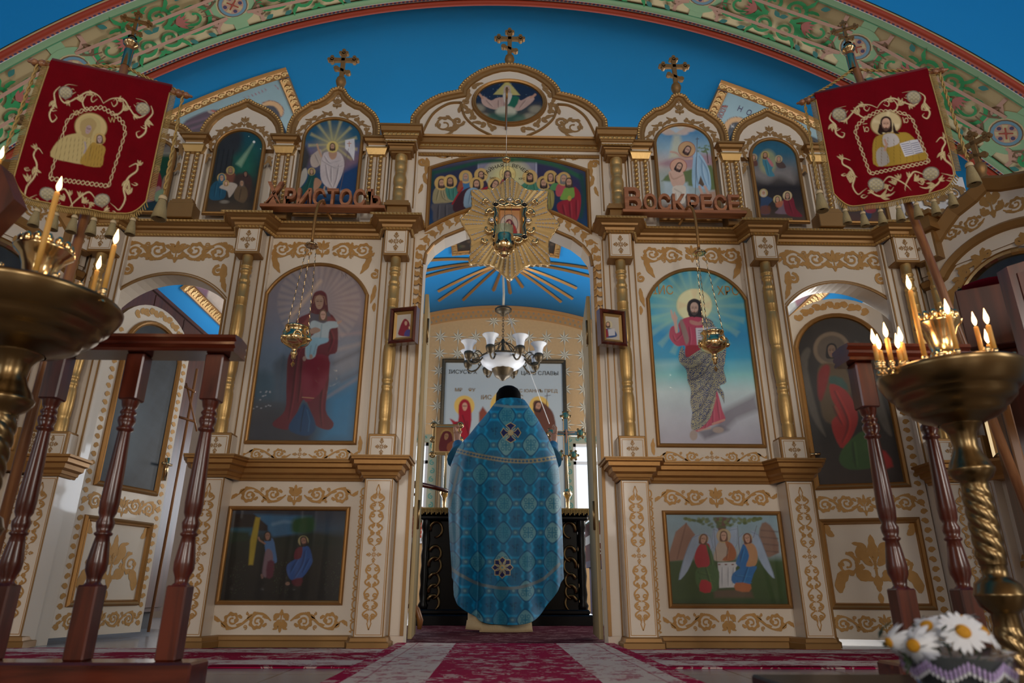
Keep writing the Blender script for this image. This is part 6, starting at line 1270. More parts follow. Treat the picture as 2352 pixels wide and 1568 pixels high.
for X, Z in ((xm, za+.03), (xm-xr, zc_), (xm+xr, zc_), (xm-.07, zd-.0), (xm+.07, zd-.0)):
    m.lathe([(.001, -.012), (.034, -.012), (.040, 0), (.034, .012), (.001, .012)], 'brass', (0, 0, 0), 18, lambda p, X=X, Z=Z: (X+p[0], Y+p[2], Z+p[1])); m.lathe([(.001, -.014), (.022, -.014), (.022, .0)], 'teal_dark', (0, 0, 0), 14, lambda p, X=X, Z=Z: (X+p[0], Y+p[2], Z+p[1]))
    for q in range(6): m.lathe([(.001, -.006), (.012, -.006), (.014, 0), (.012, .006), (.001, .006)], 'brass_old', (0, 0, 0), 10, lambda p, X=X, Z=Z, q=q: (X+.046*math.cos(q*PI/3)+p[0], Y+.002+p[2], Z+.046*math.sin(q*PI/3)+p[1]))
m.build('cross_frame', t)
m = MB(); m.tube([(xm, Y-.020, zc_+.035), (xm, Y-.022, zc_+.01), (xm+.003, Y-.022, zc_-.04), (xm-.003, Y-.020, zc_-.10)], [.009, .011, .009, .006], 'skin', 8); m.tube([(xm-xr*.6, Y-.018, zc_+.008), (xm, Y-.020, zc_-.004), (xm+xr*.6, Y-.018, zc_+.008)], .005, 'skin', 6); m.build('crucified_figure', t)
# sidelights: reading desk end at the left, box and cloth-covered bench at the right
m = MB(); a, b, c_ = W(955, 1110, 2.0), W(1030, 1128, 2.05), W(955, 1140, 2.0); m.tube([a-np.array([.25, 0, -.03]), a, (a+b)/2+np.array([0, 0, .004]), b], [.022, .022, .020, .016], 'mahogany_x', 8); m.tube([(a[0]-.02+.035*math.cos(q), 2.0, a[2]-.06+.035*math.sin(q)) for q in np.linspace(0, 2*PI, 13)[:-1]], .012, 'mahogany_x', 8, closed=True)
m.tube([(a[0]-.03, 2.0, a[2]-.09), (a[0]-.02, 2.0, .5), (a[0]-.03, 2.0, .01)], .018, 'mahogany', 8); m.box(a[0]-.30, a[0]-.26, 1.97, 2.03, 0, a[2]+.03, 'mahogany'); m.box(a[0]-.29, a[0]-.02, 1.98, 2.02, .4, .45, 'mahogany_x')
tag(m.build('armchair'), 'dark wooden armchair arm with scrolled end beside the altar table, left', 'chair')
m = MB(); pts = [W(x, y, .55) for x, y in ((948, 1385), (958, 1400), (965, 1425), (963, 1445))]; m.tube([(p[0], .55, max(p[2], .02)) for p in pts], [.010, .018, .020, .012], 'oak', 8); m.tube([(pts[0][0], .55, .17), (pts[0][0]-.12, .56, .26), (pts[0][0]-.14, .56, .02)], .012, 'oak', 8)
tag(m.build('folding_stool'), 'light wooden curved stool leg by the left door jamb', 'stool')
bx = W(1350, 1380, 2.6)
BX = MB(); BX.box(.88, 1.55, 2.55, 3.0, 0, .46, 'white_gloss', bev=.004); bo = BX.build('cardboard_box'); tag(bo, 'white cardboard box with printed black lettering, right of the altar table', 'box')
for tx, z in (('DIGITAL PORTABLE', .27), ('600x600 mm', .19)): lettering('printing', tx, 'black', .07, lambda a, b, c, z=z: (1.12+a*1.0, 2.546, z+b), bo, align='CENTER')
m = MB(); 
for z0, z1, mt in ((.56, .72, 'velvet'), (.50, .56, 'navy_paint'), (.72, .80, 'white_gloss'), (.80, .92, 'velvet'), (.92, .935, 'teal_dark')): m.box(.87, 1.7, 3.04, 3.5, z0, z1, mt)
m.box(.9, 1.68, 3.06, 3.48, 0, .5, 'navy_paint'); bo = m.build('covered_bench'); tag(bo, 'bench draped with purple and navy cloths under the right altar window', 'bench')
lettering('printing', 'ХАРСОН', 'white_gloss', .085, lambda a, b, c: (1.12+a, 3.036, .61+b), bo)
m = MB(); m.box(1.40, 1.60, 3.12, 3.15, .94, 1.30, 'antique', bev=.004); m.box(1.42, 1.58, 3.115, 3.12, .96, 1.28, 'disc_blue'); tag(m.build('icon'), 'small upright framed icon standing on the draped bench by the right window', 'icon')
m = MB(); m.box(1.13, 1.30, 3.12, 3.14, .94, 1.17, 'arch_cream'); m.tube([(1.215, 3.11, .95), (1.215, 3.11, 1.10)], [.03, .015], 'navy_paint', 8); m.lathe([(.001, 0), (.014, .01), (.001, .03)], 'skin', (1.215, 3.11, 1.10), 8); tag(m.build('icon'), 'small cream paper icon leaning on the draped bench', 'icon')
m = MB(); m.box(-1.9, -1.2, 6.9, 7.4, 0, 1.5, 'arch_pink'); 
for k in range(9): m.box(-1.92, -1.18, 6.88, 6.9, .9+k*.065, .94+k*.065, 'red_paint')
tag(m.build('tiled_roof'), 'reddish tiled roof seen low through the left altar window', 'roof')

# ---------------------------------------------------------------- the priest
PY = 1.30
rows = [(922, 1143, 1205), (930, 1136, 1211), (945, 1125, 1221), (966, 1108, 1235), (985, 1092, 1245), (1002, 1079, 1255), (1018, 1064, 1262), (1034, 1052, 1270), (1070, 1037, 1281), (1134, 1030, 1287), (1206, 1031, 1290), (1277, 1034, 1290), (1349, 1036, 1286), (1391, 1043, 1275), (1420, 1064, 1251), (1450, 1090, 1225)]
RZ = [W(1168, y, PY)[2] for y, _, _ in rows]; RL = [W(a, y, PY)[0] for y, a, _ in rows]; RR = [W(b, y, PY)[0] for y, _, b in rows]
PRI = thing('person', 'person in a turquoise brocade cope and black cap, seen from behind with raised hands', 'person', (0.0, PY, 0))
zt_ = RZ[0]
def robe(u, v):                                         # u: -1..1 round the back, v: 0 top .. 1 hem
    ph = u*2.05; zb = .065+.30*(np.abs(np.sin(np.clip(ph, -PI/2, PI/2)))**3.2)+np.where(np.abs(ph) > PI/2, (np.abs(ph)-PI/2)*1.1, 0)
    z = zt_+v*(zb-zt_); zi = z[::1]
    l = np.interp(-zi, [-q for q in RZ], RL); r = np.interp(-zi, [-q for q in RZ], RR)
    # below the widest point the cloth hangs straight; the curved hem makes the outline
    l = np.where(z < .42, np.interp(-.42, [-q for q in RZ], RL), l); r = np.where(z < .42, np.interp(-.42, [-q for q in RZ], RR), r)
    w = (r-l)/2; xc = (r+l)/2; dd = np.interp(-zi, [-zt_, -1.45, -1.2, -.6, 0], [.10, .20, .25, .27, .27])
    f = np.clip((1.30-z)/1.1, 0, 1)
    dis = f*(.030*np.sin(ph*5.2+z*2.2)+.018*np.sin(ph*9.7-z*3.)+.008*np.sin(ph*17+z*5)+.080*np.exp(-((ph+.72+.10*(1.3-z))/.13)**2)-.075*np.exp(-((ph+.46+.1*(1.3-z))/.10)**2)-.060*np.exp(-((ph-.80+.05*z)/.14)**2))
    dis = dis-.045*f*(1-np.tanh((ph+.86+.18*(1.3-z))/.05))/2
    fr = np.where(np.abs(ph) > PI/2, -.0, 0)
    return np.stack([xc+(w+dis*.35)*np.sin(ph), PY+.0-(dd+dis)*np.cos(ph)-.05*np.exp(-((z-1.25)/.25)**2)*np.cos(ph), z], 1)
def brocade(c):
    c.c[:] = lin('0d6188'); Q = lambda p: cc(p, 940, 920, 2.8)
    c.vgrad([(920, '0e6a90'), (1100, '0b5b80'), (1250, '0a6088'), (1450, '0b567c')])
    def med(cx, cy, k=1.):
        w, h = 44*k, 58*k; pts = [(cx, cy-h), (cx+w*.6, cy-h*.62), (cx+w, cy), (cx+w*.6, cy+h*.62), (cx, cy+h), (cx-w*.6, cy+h*.62), (cx-w, cy), (cx-w*.6, cy-h*.62)]
        big_ = [(cx+(a-cx)*1.18, cy+(b-cy)*1.18) for a, b in pts]; c.poly(Q(big_), '0a4c72', 1., sm=3); c.poly(Q(pts), RNG.choice(['2e7490', '2a6c88', '5c8c98', '246886', '3c7c90']), .8, .85, sm=3, metal=.08)
        for a0 in (0, PI/2): c.line(Q([(cx-w*.5*math.cos(a0), cy-h*.5*math.sin(a0)), (cx+w*.5*math.cos(a0), cy+h*.5*math.sin(a0))]), 3., '14607e', .9)
        for sx in (-1, 1):
            for sy in (-1, 1): c.ell(*Q([(cx+sx*w*.42, cy+sy*h*.34)])[0], 3.4, 3.8, '14607e', .7, .9, ring=1.8)
    def octa(cx, cy):
        w, h = 62, 68; pts = [(cx-w*.45, cy-h), (cx+w*.45, cy-h), (cx+w, cy-h*.45), (cx+w*.8, cy), (cx+w, cy+h*.45), (cx+w*.45, cy+h), (cx-w*.45, cy+h), (cx-w, cy+h*.45), (cx-w*.8, cy), (cx-w, cy-h*.45)]
        c.poly(Q(pts), '0a5880', 1.); 
        for k in range(10): c.line(Q([pts[k], pts[(k+1) % 10]]), 4.2, '0c8abc', .7, 2.6)
        for k in range(9): a = k*.7; c.ell(*Q([(cx+18*math.cos(a)*(k % 3)/2, cy+24*math.sin(a)*(k % 3)/2)])[0], 2.6, 2.6, '0d4668', .8, .9)
        c.line(Q([(cx, cy-44), (cx, cy+40)]), 1.6, '1d6c88', .7)
    for r in range(-1, 9):
        for q in range(-4, 5):
            xx = 628+q*158-r*6; yy = 100+r*187+(0); octa(xx+79, yy+94)
    for r in range(-1, 9):
        for q in range(-4, 5):
            xx = 628+q*158-r*6; yy = 100+r*187; med(xx, yy, 1.12)
            c.ell(*Q([(xx+79, yy)])[0], 7, 7, '2f5f7c', 1., .9); c.ell(*Q([(xx+79, yy)])[0], 3, 3, '5a8490', .8, .9)
    for pts, w in (([(290, 315), (400, 345), (520, 368), (640, 385), (780, 388), (930, 368), (980, 360)], 10.5),):
        c.line(Q(pts), w, '8c8668', 1., 1., sm=4, metal=.6)
        P = smoothcurve(pts, 6)
        for k in range(0, len(P), 1): c.ell(*Q([tuple(P[k])])[0], 3.4, 2.6, '0f4c74', .8, .95)
        c.line([(a, b-4.4) for a, b in Q(pts)], 1., '0f4c74', .7, .6, sm=4); c.line([(a, b+4.4) for a, b in Q(pts)], 1., '0f4c74', .7, .6, sm=4)
    c.line(Q([(255, 1040), (290, 1090), (400, 1160), (500, 1190), (610, 1205), (720, 1198), (850, 1150), (910, 1105), (960, 1050)]), 7, '5c6c74', 1., 1., sm=4, metal=.4)
    c.line(Q([(320, 430), (290, 560), (262, 680)]), 6, '5c6c74', .9, 1., sm=3); c.line(Q([(550, 30), (640, 42), (755, 42)]), 6, '5f7c88', .9, 1.)
    hem = [(262, 1300), (300, 1370), (380, 1425), (500, 1462), (610, 1474), (720, 1460), (820, 1420), (900, 1360), (940, 1300)]; c.line(Q(hem), 5, '4c6478', 1., 1., sm=4)
    for (cx, cy, kk) in ((652, 208, 0), (600, 1072, 1)):      # sewn crosses
        for k in range(4 if not kk else 8):
            a = k*PI/2 if not kk else k*PI/4; L, wd_ = (64, 30) if not kk else (68, 20); ux, uy = math.cos(a), math.sin(a)
            pt = lambda t, s: (cx+ux*t-uy*s, cy+uy*t+ux*s); p = [pt(8, 0), pt(L*.45, wd_*.35), pt(L*.72, wd_), pt(L, 0), pt(L*.72, -wd_), pt(L*.45, -wd_*.35)]
            c.poly(Q(p), '08154e', .8); 
            for z in range(6): c.line(Q([p[z], p[(z+1) % 6]]), 1.3, 'b09c68', 1., .6, metal=.6)
        c.ell(*Q([(cx, cy)])[0], 5, 5, 'b09c68', .7, 1., ring=1.5, metal=.6); 
        if not kk:
            for k in range(4): a = PI/4+k*PI/2; c.line(Q([(cx, cy), (cx+40*math.cos(a), cy+40*math.sin(a))]), 1.6, 'b09c68', 1., .6, metal=.6)
    c.noise(.05, .07)
rb = painted('cope', np.linspace(-1, 1, 420), np.linspace(0, 1, 480), robe, brocade, 'brocade', PRI, gain=1.35)
sd = rb.modifiers.new('thickness', 'SOLIDIFY'); sd.thickness = .006; sd.offset = -1
m = MB(); m.lathe([(.15, .06), (.18, .5), (.19, 1.0), (.17, 1.30), (.09, 1.50), (.001, 1.52)], 'black', (-.0, PY+.02, 0), 24, flute=lambda a, z: 1+.05*math.sin(7*a)); m.build('cassock', PRI)
m = MB()
def fp(a, z, k=1.): return (-.015+.245*k*math.sin(a), PY+.0-.205*k*math.cos(a), z)
for a0, a1, dz in ((-1.25, -.55, .012), (-.60, .98, 0.)):   # cream fringe under the hem
    n = int((a1-a0)/.026); L0 = [fp(a0+(a1-a0)*i/n, .145) for i in range(n+1)]; L1 = [fp(a0+(a1-a0)*i/n, .055+dz) for i in range(n+1)]
    m.add(L0+L1, [(i, i+1, n+2+i, n+1+i) for i in range(n)], 'fringe', True)
    for i in range(2*n): a = a0+(a1-a0)*i/(2*n); m.tube([fp(a, .075+dz, 1.01), fp(a+.004*math.sin(i*3), .040+dz, 1.03), fp(a+.006*math.sin(i*7), .016+dz, 1.05)], .0042, 'fringe', 4)
m.build('fringe', PRI)
for s in (-1, 1): m = MB(); m.lathe([(.001, .075), (.03, .07), (.045, .04), (.05, .0)], 'shoe', (0, 0, 0), 14, lambda p, s=s: (s*.10+p[0], PY+.02+p[1]*2.2, .012+p[2])); m.build('shoe', PRI)
# body: one skinned figure
hx = W(1168, 915, PY-.0)[0]; HL = W(1047, 1000, 1.58); HR = W(1275, 1002, 1.58)
V = []; E_ = []; Rr = []
def jn(p, r, par=None):
    V.append(tuple(p)); Rr.append(r); 
    if par is not None: E_.append((par, len(V)-1))
    return len(V)-1
pel = jn((0, PY, .92), .13); sp = jn((0, PY, 1.12), .125, pel); ch_ = jn((.01, PY, 1.32), .135, sp); nk0 = jn((hx, PY+.01, 1.47), .062, ch_); nk = jn((hx, PY+.015, 1.54), .055, nk0); hd0 = jn((hx, PY+.02, 1.61), .075, nk); hd1 = jn((hx, PY+.025, 1.69), .08, hd0); hd2 = jn((hx, PY+.02, 1.745), .055, hd1)
ns = jn((hx, PY+.125, 1.64), .012, hd0)
for s, H_ in ((-1, HL), (1, HR)):
    hp = jn((s*.09, PY, .86), .095, pel); kn = jn((s*.10, PY-.01, .50), .062, hp); an = jn((s*.10, PY-.02, .10), .042, kn); jn((s*.10, PY+.12, .045), .032, an)
    sh = jn((s*.17, PY+.0, 1.42), .065, ch_); H_ = np.array(H_); el = jn((s*.33, PY+.08, 1.25), .046, sh); wr = jn(tuple(H_+np.array([-s*.02, -.06, -.075])), .026, el); pm = jn(tuple(H_+np.array([-s*.005, -.01, -.012])), .030, wr)
    up_ = np.array([0, .25, 1.]); up_ /= np.linalg.norm(up_)
    for k, (off, L) in enumerate(((-.028, .058), (-.010, .068), (.010, .064), (.027, .050))):   # knuckle, middle joint, tip: relaxed curl
        b = H_+np.array([-s*off*.25, off, .035]); k0 = jn(tuple(b), .0105, pm); curl = .25 if s < 0 and k < 3 else .15
        k1_ = jn(tuple(b+np.array([s*curl*.03, .004, L*.55])), .0088, k0); jn(tuple(b+np.array([-s*curl*.11, .012, L*(.95 if s > 0 else .72)])), .0076, k1_)
    th = jn(tuple(H_+np.array([-s*.028, -.02, .008])), .0115, pm); jn(tuple(H_+np.array([-s*.048, -.012, .038])), .009, th)
me = bpy.data.meshes.new('body'); me.from_pydata(V, E_, []); me.materials.append(MT['skin']); bo = bpy.data.objects.new('body', me); C.objects.link(bo); bo.parent = PRI; bo.matrix_parent_inverse = Matrix.Translation(-Vector(PRI.location))
sk = bo.modifiers.new('skin', 'SKIN'); sk.use_smooth_shade = True; bo.modifiers.new('sub', 'SUBSURF').levels = 1; bo.modifiers['sub'].render_levels = 1
for i, r in enumerate(Rr): me.skin_vertices[0].data[i].radius = (r, r)
me.skin_vertices[0].data[0].use_root = True
m = MB(); ht = W(1168, 886, PY)[2]
m.lathe([(.001, ht-1.6), (.045, ht-1.605), (.075, ht-1.625), (.095, ht-1.66), (.102, .04), (.103, .0), (.098, -.03)], 'skufia', (hx, PY+.01, 1.60), 24); m.build('cap', PRI)
m = MB(); m.lathe([(.097, .06), (.104, .02), (.104, -.03), (.098, -.08), (.080, -.12)], 'hair', (hx, PY-.0, 1.60), 20, flute=lambda a, z: 1+.03*math.sin(14*a)); m.build('hair', PRI)
for s, H_ in ((-1, HL), (1, HR)):                       # brocade cuffs over white sleeves
    H_ = np.array(H_); w0 = H_+np.array([-s*.022, -.065, -.085]); e0 = np.array([s*.33, PY+.06, 1.22]); d = e0-w0
    m = MB(); m.tube([w0, w0+d*.25, w0+d*.55, w0+d*.95], [.042, .050, .075, .11], 'teal_dark' if False else 'cuff' if 'cuff' in MT else 'disc_blue', 14); m.build('sleeve', PRI)
# ---------------------------------------------------------------- wings of the screen turning towards the nave
def wing(s, p0, p1, label):
    # p0 (far, by pier 3) -> p1 (near); built in its own frame: u along, n towards the room
    p0 = np.array(p0, float); p1 = np.array(p1, float); d = p1-p0; Lw = np.hypot(*d); d /= Lw; n = np.array([-d[1], d[0]])*(1 if s < 0 else -1)
    if (n @ np.array([-s, 0])) < 0: n = -n
    F = lambda y: (lambda a, b, dd=0.: (p0[0]+d[0]*a+n[0]*(dd+y), p0[1]+d[1]*a+n[1]*(dd+y), b))
    T = lambda p: (p0[0]+d[0]*p[0]+n[0]*-p[1], p0[1]+d[1]*p[0]+n[1]*-p[1], p[2])
    t = thing('side_shrine', label, 'icon screen', (p0[0], p0[1], 0)); up = (n[0], n[1], 0); f0 = F(0)
    uc, hw, zb, zs, zt = .47, .29, .98, 1.78, 2.06
    arc = archpts(uc, hw, zs, zt, 24)
    m = MB(); m.prism([(.0, 0), (.0, 2.30), (.94, 2.30), (.94, 0)], f0, 0, -.08, CR); m.build('board', t)
    m = MB(); P = [f0(a, b, .005) for a, b in arc]; P = [f0(uc-hw, zb, .005)]+P+[f0(uc+hw, zb, .005)]; m.sweep(P if s > 0 else P[::-1], [(-.03, 0), (-.03, .02), (-.015, .03), (0, .026), (.012, .012), (.016, 0)], 'brass', up=up, closed=True); m.build('frame', t)
    us = rng(-1, 1, .012); vs = rng(0, 1, .01)
    def fn(u, v): x = uc+u*hw*.985; zz = zs+(zt-zs)*np.sqrt(np.maximum(1-(u*.97)**2, 0)); z = zb+v*(zz-zb); return np.stack([p0[0]+d[0]*x+n[0]*.006, p0[1]+d[1]*x+n[1]*.006, z], 1)
    painted('painting', us, vs, fn, lambda c: (c.vgrad([(560, '2c302e'), (900, '26221f')]), c.noise(.15, .04)), 'painting_glass', t)
    m = MB()
    # arched hood mouldings and gable
    hood = [(.0, 2.06), (.07, 2.06)]+[(uc+.40*math.sin(a), 1.93+.30*math.cos(a)) for a in np.linspace(-1.05, 1.05, 20)]+[(.87, 2.06), (.94, 2.06)]
    P = [f0(a, b, .0) for a, b in hood]; m.sweep(P if s > 0 else P[::-1], [(-.03, 0), (-.03, .02), (-.01, .045), (.02, .03), (.03, 0)], BZ, up=up)
    top = [(0, 2.27), (.08, 2.31), (.16, 2.39), (.26, 2.47), (.38, 2.51), (.47, 2.56), (.56, 2.51), (.68, 2.47), (.78, 2.39), (.86, 2.31), (.94, 2.27)]
    m.prism([(0, 2.12)]+top+[(.94, 2.12)], F(.01), 0, -.08, CR, BZ)
    P = [f0(a, b, .01) for a, b in top]; m.sweep(P if s > 0 else P[::-1], [(-.02, -.05), (-.02, .03), (0, .045), (.03, .03), (.06, .015), (.07, 0)], BZ, up=up)
    beads(m, [f0(a, b, .04) for a, b in top], up, .014, GB); m.build('gable', t)
    S = []
    for q in (1, -1):
        S += rinceau(uc+q*.05, uc+q*.30, 2.33, .11, 2, 1, True, 1.2)+leaf(uc+q*.37, 2.27, -PI/2+q*.7, .12, .025, -q*.8)
        for k in range(6): a = PI/2-q*(.25+k*.22); X = uc+.345*math.cos(a); Z = 1.80+.33*math.sin(a); S += spiral(X, Z, .035, a, 1.1, q*(1 if k % 2 else -1), .011, .007, 11)+leaf(X, Z, a-q*PI/2, .12, .018, (.9 if k % 2 else -.9)*q)
    S += palmette(uc, 2.40, .18, 1.2)
    S += rinceau(uc+.03, uc+.28, .42, .14, 2, 1, True, 1.1)+rinceau(uc-.03, uc-.28, .42, .14, 2, 1, True, 1.1)
    m = MB(); m.strips(S, F(.0112), OR) ; S2 = [];  m.build('painted_scrollwork', t)
    # flanking pier with column and the shelf
    for u in (.085, .855):
        m = MB(); B = lambda a0, a1, y0, y1, z0, z1, mt: m.box(a0, a1, y0, y1, z0, z1, mt, T)
        B(u-.075, u+.075, -.08, 0, 0, .84, CR); m.strips(candelabra(u, .085, .812, .085), F(.0815), OR); m.strips(outline(u-.06, u+.06, .066, .828, .0016), F(.0815), OR)
        for z0, z1 in ((.945, 1.085), (2.185, 2.365)): B(u-.075, u+.075, -.08, 0, z0, z1, BZ); B(u-.062, u+.062, -.083, -.08, z0+.01, z1-.012, CR); m.strips(crosslet(u, (z0+z1)/2, .11), F(.0845), 'ornament_dark')
        B(u-.10, u+.10, -.14, 0, 2.365, 2.44, BZ); B(u-.12, u+.12, -.16, 0, 2.44, 2.47, GL)
        m.lathe([(r*.9, 2.185-(2.185-1.085)*tt) for tt, r in colprof], GB, (u, -.045, 0), 18, T); m.build('pier', t)
    m = MB(); P = [f0(-.0, .84, 0), f0(.94, .84, 0)]; m.sweep(P if s > 0 else P[::-1], [(0, 0), (.09, .0), (.095, .02), (.11, .05), (.13, .09), (.13, .105), (0, .105)], GL) if s > 0 else m.box(0, .94, -.13, 0, .85, .945, GL, T)
    m.build('shelf', t)
    m = MB()
    for k in (0,): orth_cross(m, 0, 0, 0, .20, BZ)
    m.v = [T((uc+x, y-.02, z+2.555)) for x, y, z in m.v]; m.build('cross', t)
    return t
WR0, WR1 = (2.60, -.03), (3.10, -1.0)
wing(1, WR0, WR1, 'cream arched side shrine angled towards the nave at the right end of the screen')
wing(-1, (-2.60, -.03), (-3.10, -1.0), 'cream arched side shrine angled towards the nave at the left end of the screen')
m = MB(); S = []                                         # openwork grille on top between screen and right shrine
for q in range(3): S += acanthus(2.62+q*.13, 2.58+(q % 2)*.09, .07, q, 1 if q % 2 else -1, 1.2)
S += rinceau(2.58, 2.97, 2.54, .14, 3, 1, True, 1.2)+rinceau(2.58, 2.97, 2.72, .16, 3, -1, True, 1.2); m.strips(S, XZ(-.07), 'ornament_dark'); m.box(2.55, 3.0, -.06, -.04, 2.45, 2.85, 'white_gloss'); m.v = [(x, y, z) for x, y, z in m.v]
tag(m.build('fretwork_panel'), 'white panel with dark gold fretwork scrolls behind the right banner', 'panel')
# ---------------------------------------------------------------- deacon doors
def draw_archangel(c):
    Q = lambda p: cc(p, 1552, 520, 2.904); c.vgrad([(710, '2c2620'), (800, '241f1c'), (1000, '1c1815'), (1110, '2c201a')])
    x, y = Q([(1040, 830)])[0]; c.glow(x, y, 60, '5a5048', .5); c.ell(x, y-4, 42, 40, '6a5a48', 2.); c.ell(x, y-4, 33, 31, '4c4238', 2., .9)
    c.poly(Q([(830, 880), (870, 810), (900, 830), (880, 950), (950, 1250), (1000, 1400), (900, 1250), (840, 1000)]), '4a443c', 3., sm=3); c.poly(Q([(1190, 780), (1240, 790), (1300, 900), (1420, 1300), (1440, 1400), (1360, 1300), (1260, 1000)]), '4a443c', 3., .8, sm=3)
    c.poly(Q([(950, 950), (1020, 910), (1130, 940), (1170, 1100), (1130, 1300), (1000, 1300), (960, 1150)]), '4a3a24', 3., sm=3); c.poly(Q([(1020, 1000), (1110, 1010), (1150, 1090), (1040, 1060)]), '28443c', 3., sm=2)
    c.cloth(Q([(1030, 1050), (1130, 1090), (1200, 1200), (1210, 1320), (1120, 1480), (1060, 1400), (1040, 1300), (1090, 1240), (1040, 1150)]), '7e1a16', '3c0c0c', 'a82a20', [Q([(1060, 1100), (1150, 1300), (1110, 1440)]), Q([(1050, 1200), (1110, 1320)])], 2., 3, 5.)
    c.poly(Q([(950, 980), (1000, 920), (1030, 960), (980, 1150), (950, 1130)]), '6a1614', 3., sm=3); c.cloth(Q([(1130, 1460), (1260, 1360), (1300, 1500), (1330, 1600), (1160, 1620), (1090, 1560)]), '28421c', '12200c', '3c5c2a', [Q([(1180, 1440), (1200, 1600)])], 2., 3, 5.)
    c.poly(Q([(1300, 1480), (1400, 1500), (1450, 1600), (1330, 1610)]), '7e1a16', 3., sm=2); c.face(x, y, 13, '14100e', '6a5444')
    c.noise(.06, .05)
def deacon_door(s, hx, hy, ang, label, draw, vent):
    # closed leaf runs from the outer jamb (hinge) towards the centre; ang swings it into the altar
    Wd, Hs, Ht = .665, 1.86, 2.06; t = thing('deacon_door', label, 'door', (hx, hy, .03))
    dx, dy = -s*math.cos(ang), math.sin(ang); nx, ny = (dy*s*1., dx*s*1.) if False else (-dy*(1 if s < 0 else -1)*-1, 0)
    nrm = np.array([dy, -dx])*(1 if s < 0 else -1)       # front face normal
    if nrm[1] > 0 and abs(ang) < 1.3: nrm = -nrm
    if abs(ang) >= 1.3 or s < 0: nrm = np.array([dy, -dx]) if s < 0 else nrm
    F = lambda y: (lambda a, b, dd=0.: (hx+dx*a+nrm[0]*(dd+y), hy+dy*a+nrm[1]*(dd+y), b)); up = (nrm[0], nrm[1], 0); f0 = F(0)
    arc = segpts(Wd/2, Wd/2, Hs, Ht, 16)
    m = MB(); m.prism([(0, .03)]+arc+[(Wd, .03)], f0, 0, -.045, CR, BZ); m.build('leaf', t)
    fz0, fs, ft, q = .86, 1.74, 1.94, .09
    arc2 = segpts(Wd/2, Wd/2-q, fs, ft, 16); P = [f0(q, fz0, 0)]+[f0(a, b, 0) for a, b in arc2]+[f0(Wd-q, fz0, 0)]
    rev = (np.cross([dx, dy, 0], [0, 0, 1]) @ np.array([*up[:2], 0])) < 0
    pr = [(-.016, 0), (-.016, .010), (-.006, .022), (.006, .014), (.012, .018), (.018, 0)]
    m = MB(); m.sweep(P[::-1] if rev else P, pr, GL, up=up, closed=True); m.build('picture_frame', t)
    us = rng(-1, 1, .012); vs = rng(0, 1, .0035)
    h = ft-fs; R = ((Wd/2-q)**2+h*h)/(2*h)
    def fn(u, v): a = Wd/2+u*(Wd/2-q); zz = ft-R+np.sqrt(np.maximum(R*R-(a-Wd/2)**2, 0)); z = fz0+v*(zz-fz0); return np.stack([hx+dx*a+nrm[0]*.004, hy+dy*a+nrm[1]*.004, z], 1)
    painted('painting', us, vs, fn, draw, 'painting', t, gain=1.5 if s > 0 else 1.1)
    m = MB(); P = [f0(q-.01, .20), f0(q-.01, .66), f0(Wd-q+.01, .66), f0(Wd-q+.01, .20)]; m.sweep(P[::-1] if rev else P, pr, GL, up=up, closed=True); m.build('lower_panel', t)
    S = palmette(Wd/2, .43, .30, 1.1)+crosslet(Wd/2, .43, .10, .09)+leaf(Wd/2, .27, -PI/2, .07, .014, 0, 1.5); 
    for d in (-1, 1): S += acanthus(Wd/2+d*.145, .42, .065, PI/2, d, 1.)+leaf(Wd/2+d*.2, .27, PI/2-d*.3, .16, .03, d*1.6)+leaf(Wd/2+d*.19, .58, d*.2 if d > 0 else PI-.2, .10, .02, d*2)+rinceau(Wd/2+d*.03, Wd/2+d*.27, .76, .11, 2, 1, True, 1.3)+rinceau(Wd/2+d*.03, Wd/2+d*.27, .11, .10, 2, 1, True, 1.3)
    S += palmette(Wd/2, .75, .12)+palmette(Wd/2, .11, .1)
    for k in range(34):
        for d in (.035, Wd-.035): S += spiral(d, .08+k*.052, .018, 0 if k % 2 else PI, 1., 1 if k % 2 else -1, .006, .005, 8)
    h2 = Ht-Hs; R2 = ((Wd/2)**2+h2*h2)/(2*h2)
    for k in range(11): a = -.62+1.24*k/10; S += spiral(Wd/2+(R2-.045)*math.sin(a), Ht-R2+(R2-.045)*math.cos(a), .026, a, 1.1, 1 if k % 2 else -1, .009, .006, 10)
    m = MB(); m.strips(S, F(.001), OR); m.build('painted_scrollwork', t)
    m = MB(); o = f0(Wd-.045, 1.02, .0); m.tube([f0(Wd-.045, .95, .012), f0(Wd-.045, 1.10, .012)], .014, 'brass', 8); m.tube([f0(Wd-.045, 1.05, .012), f0(Wd-.045, 1.05, .05), f0(Wd-.13, 1.05, .05)], .008, 'brass', 8); m.build('handle', t)
    return t
def draw_dark(c): c.vgrad([(720, '2e2c2a'), (820, '36383a'), (950, '2c3a46'), (1100, '26303a')]); c.noise(.18, .05); c.poly([(300, 880), (330, 900), (320, 1050), (270, 1080), (280, 950)], '5a6c78', 20., .5, sm=3)
deacon_door(1, 2.405, .07, .30, 'cream right deacon door with a dark painting of a winged figure in red', draw_archangel, 0)
deacon_door(-1, -2.425, .15, 1.31, 'cream left deacon door standing open, with a dark glazed painting', draw_dark, 0)
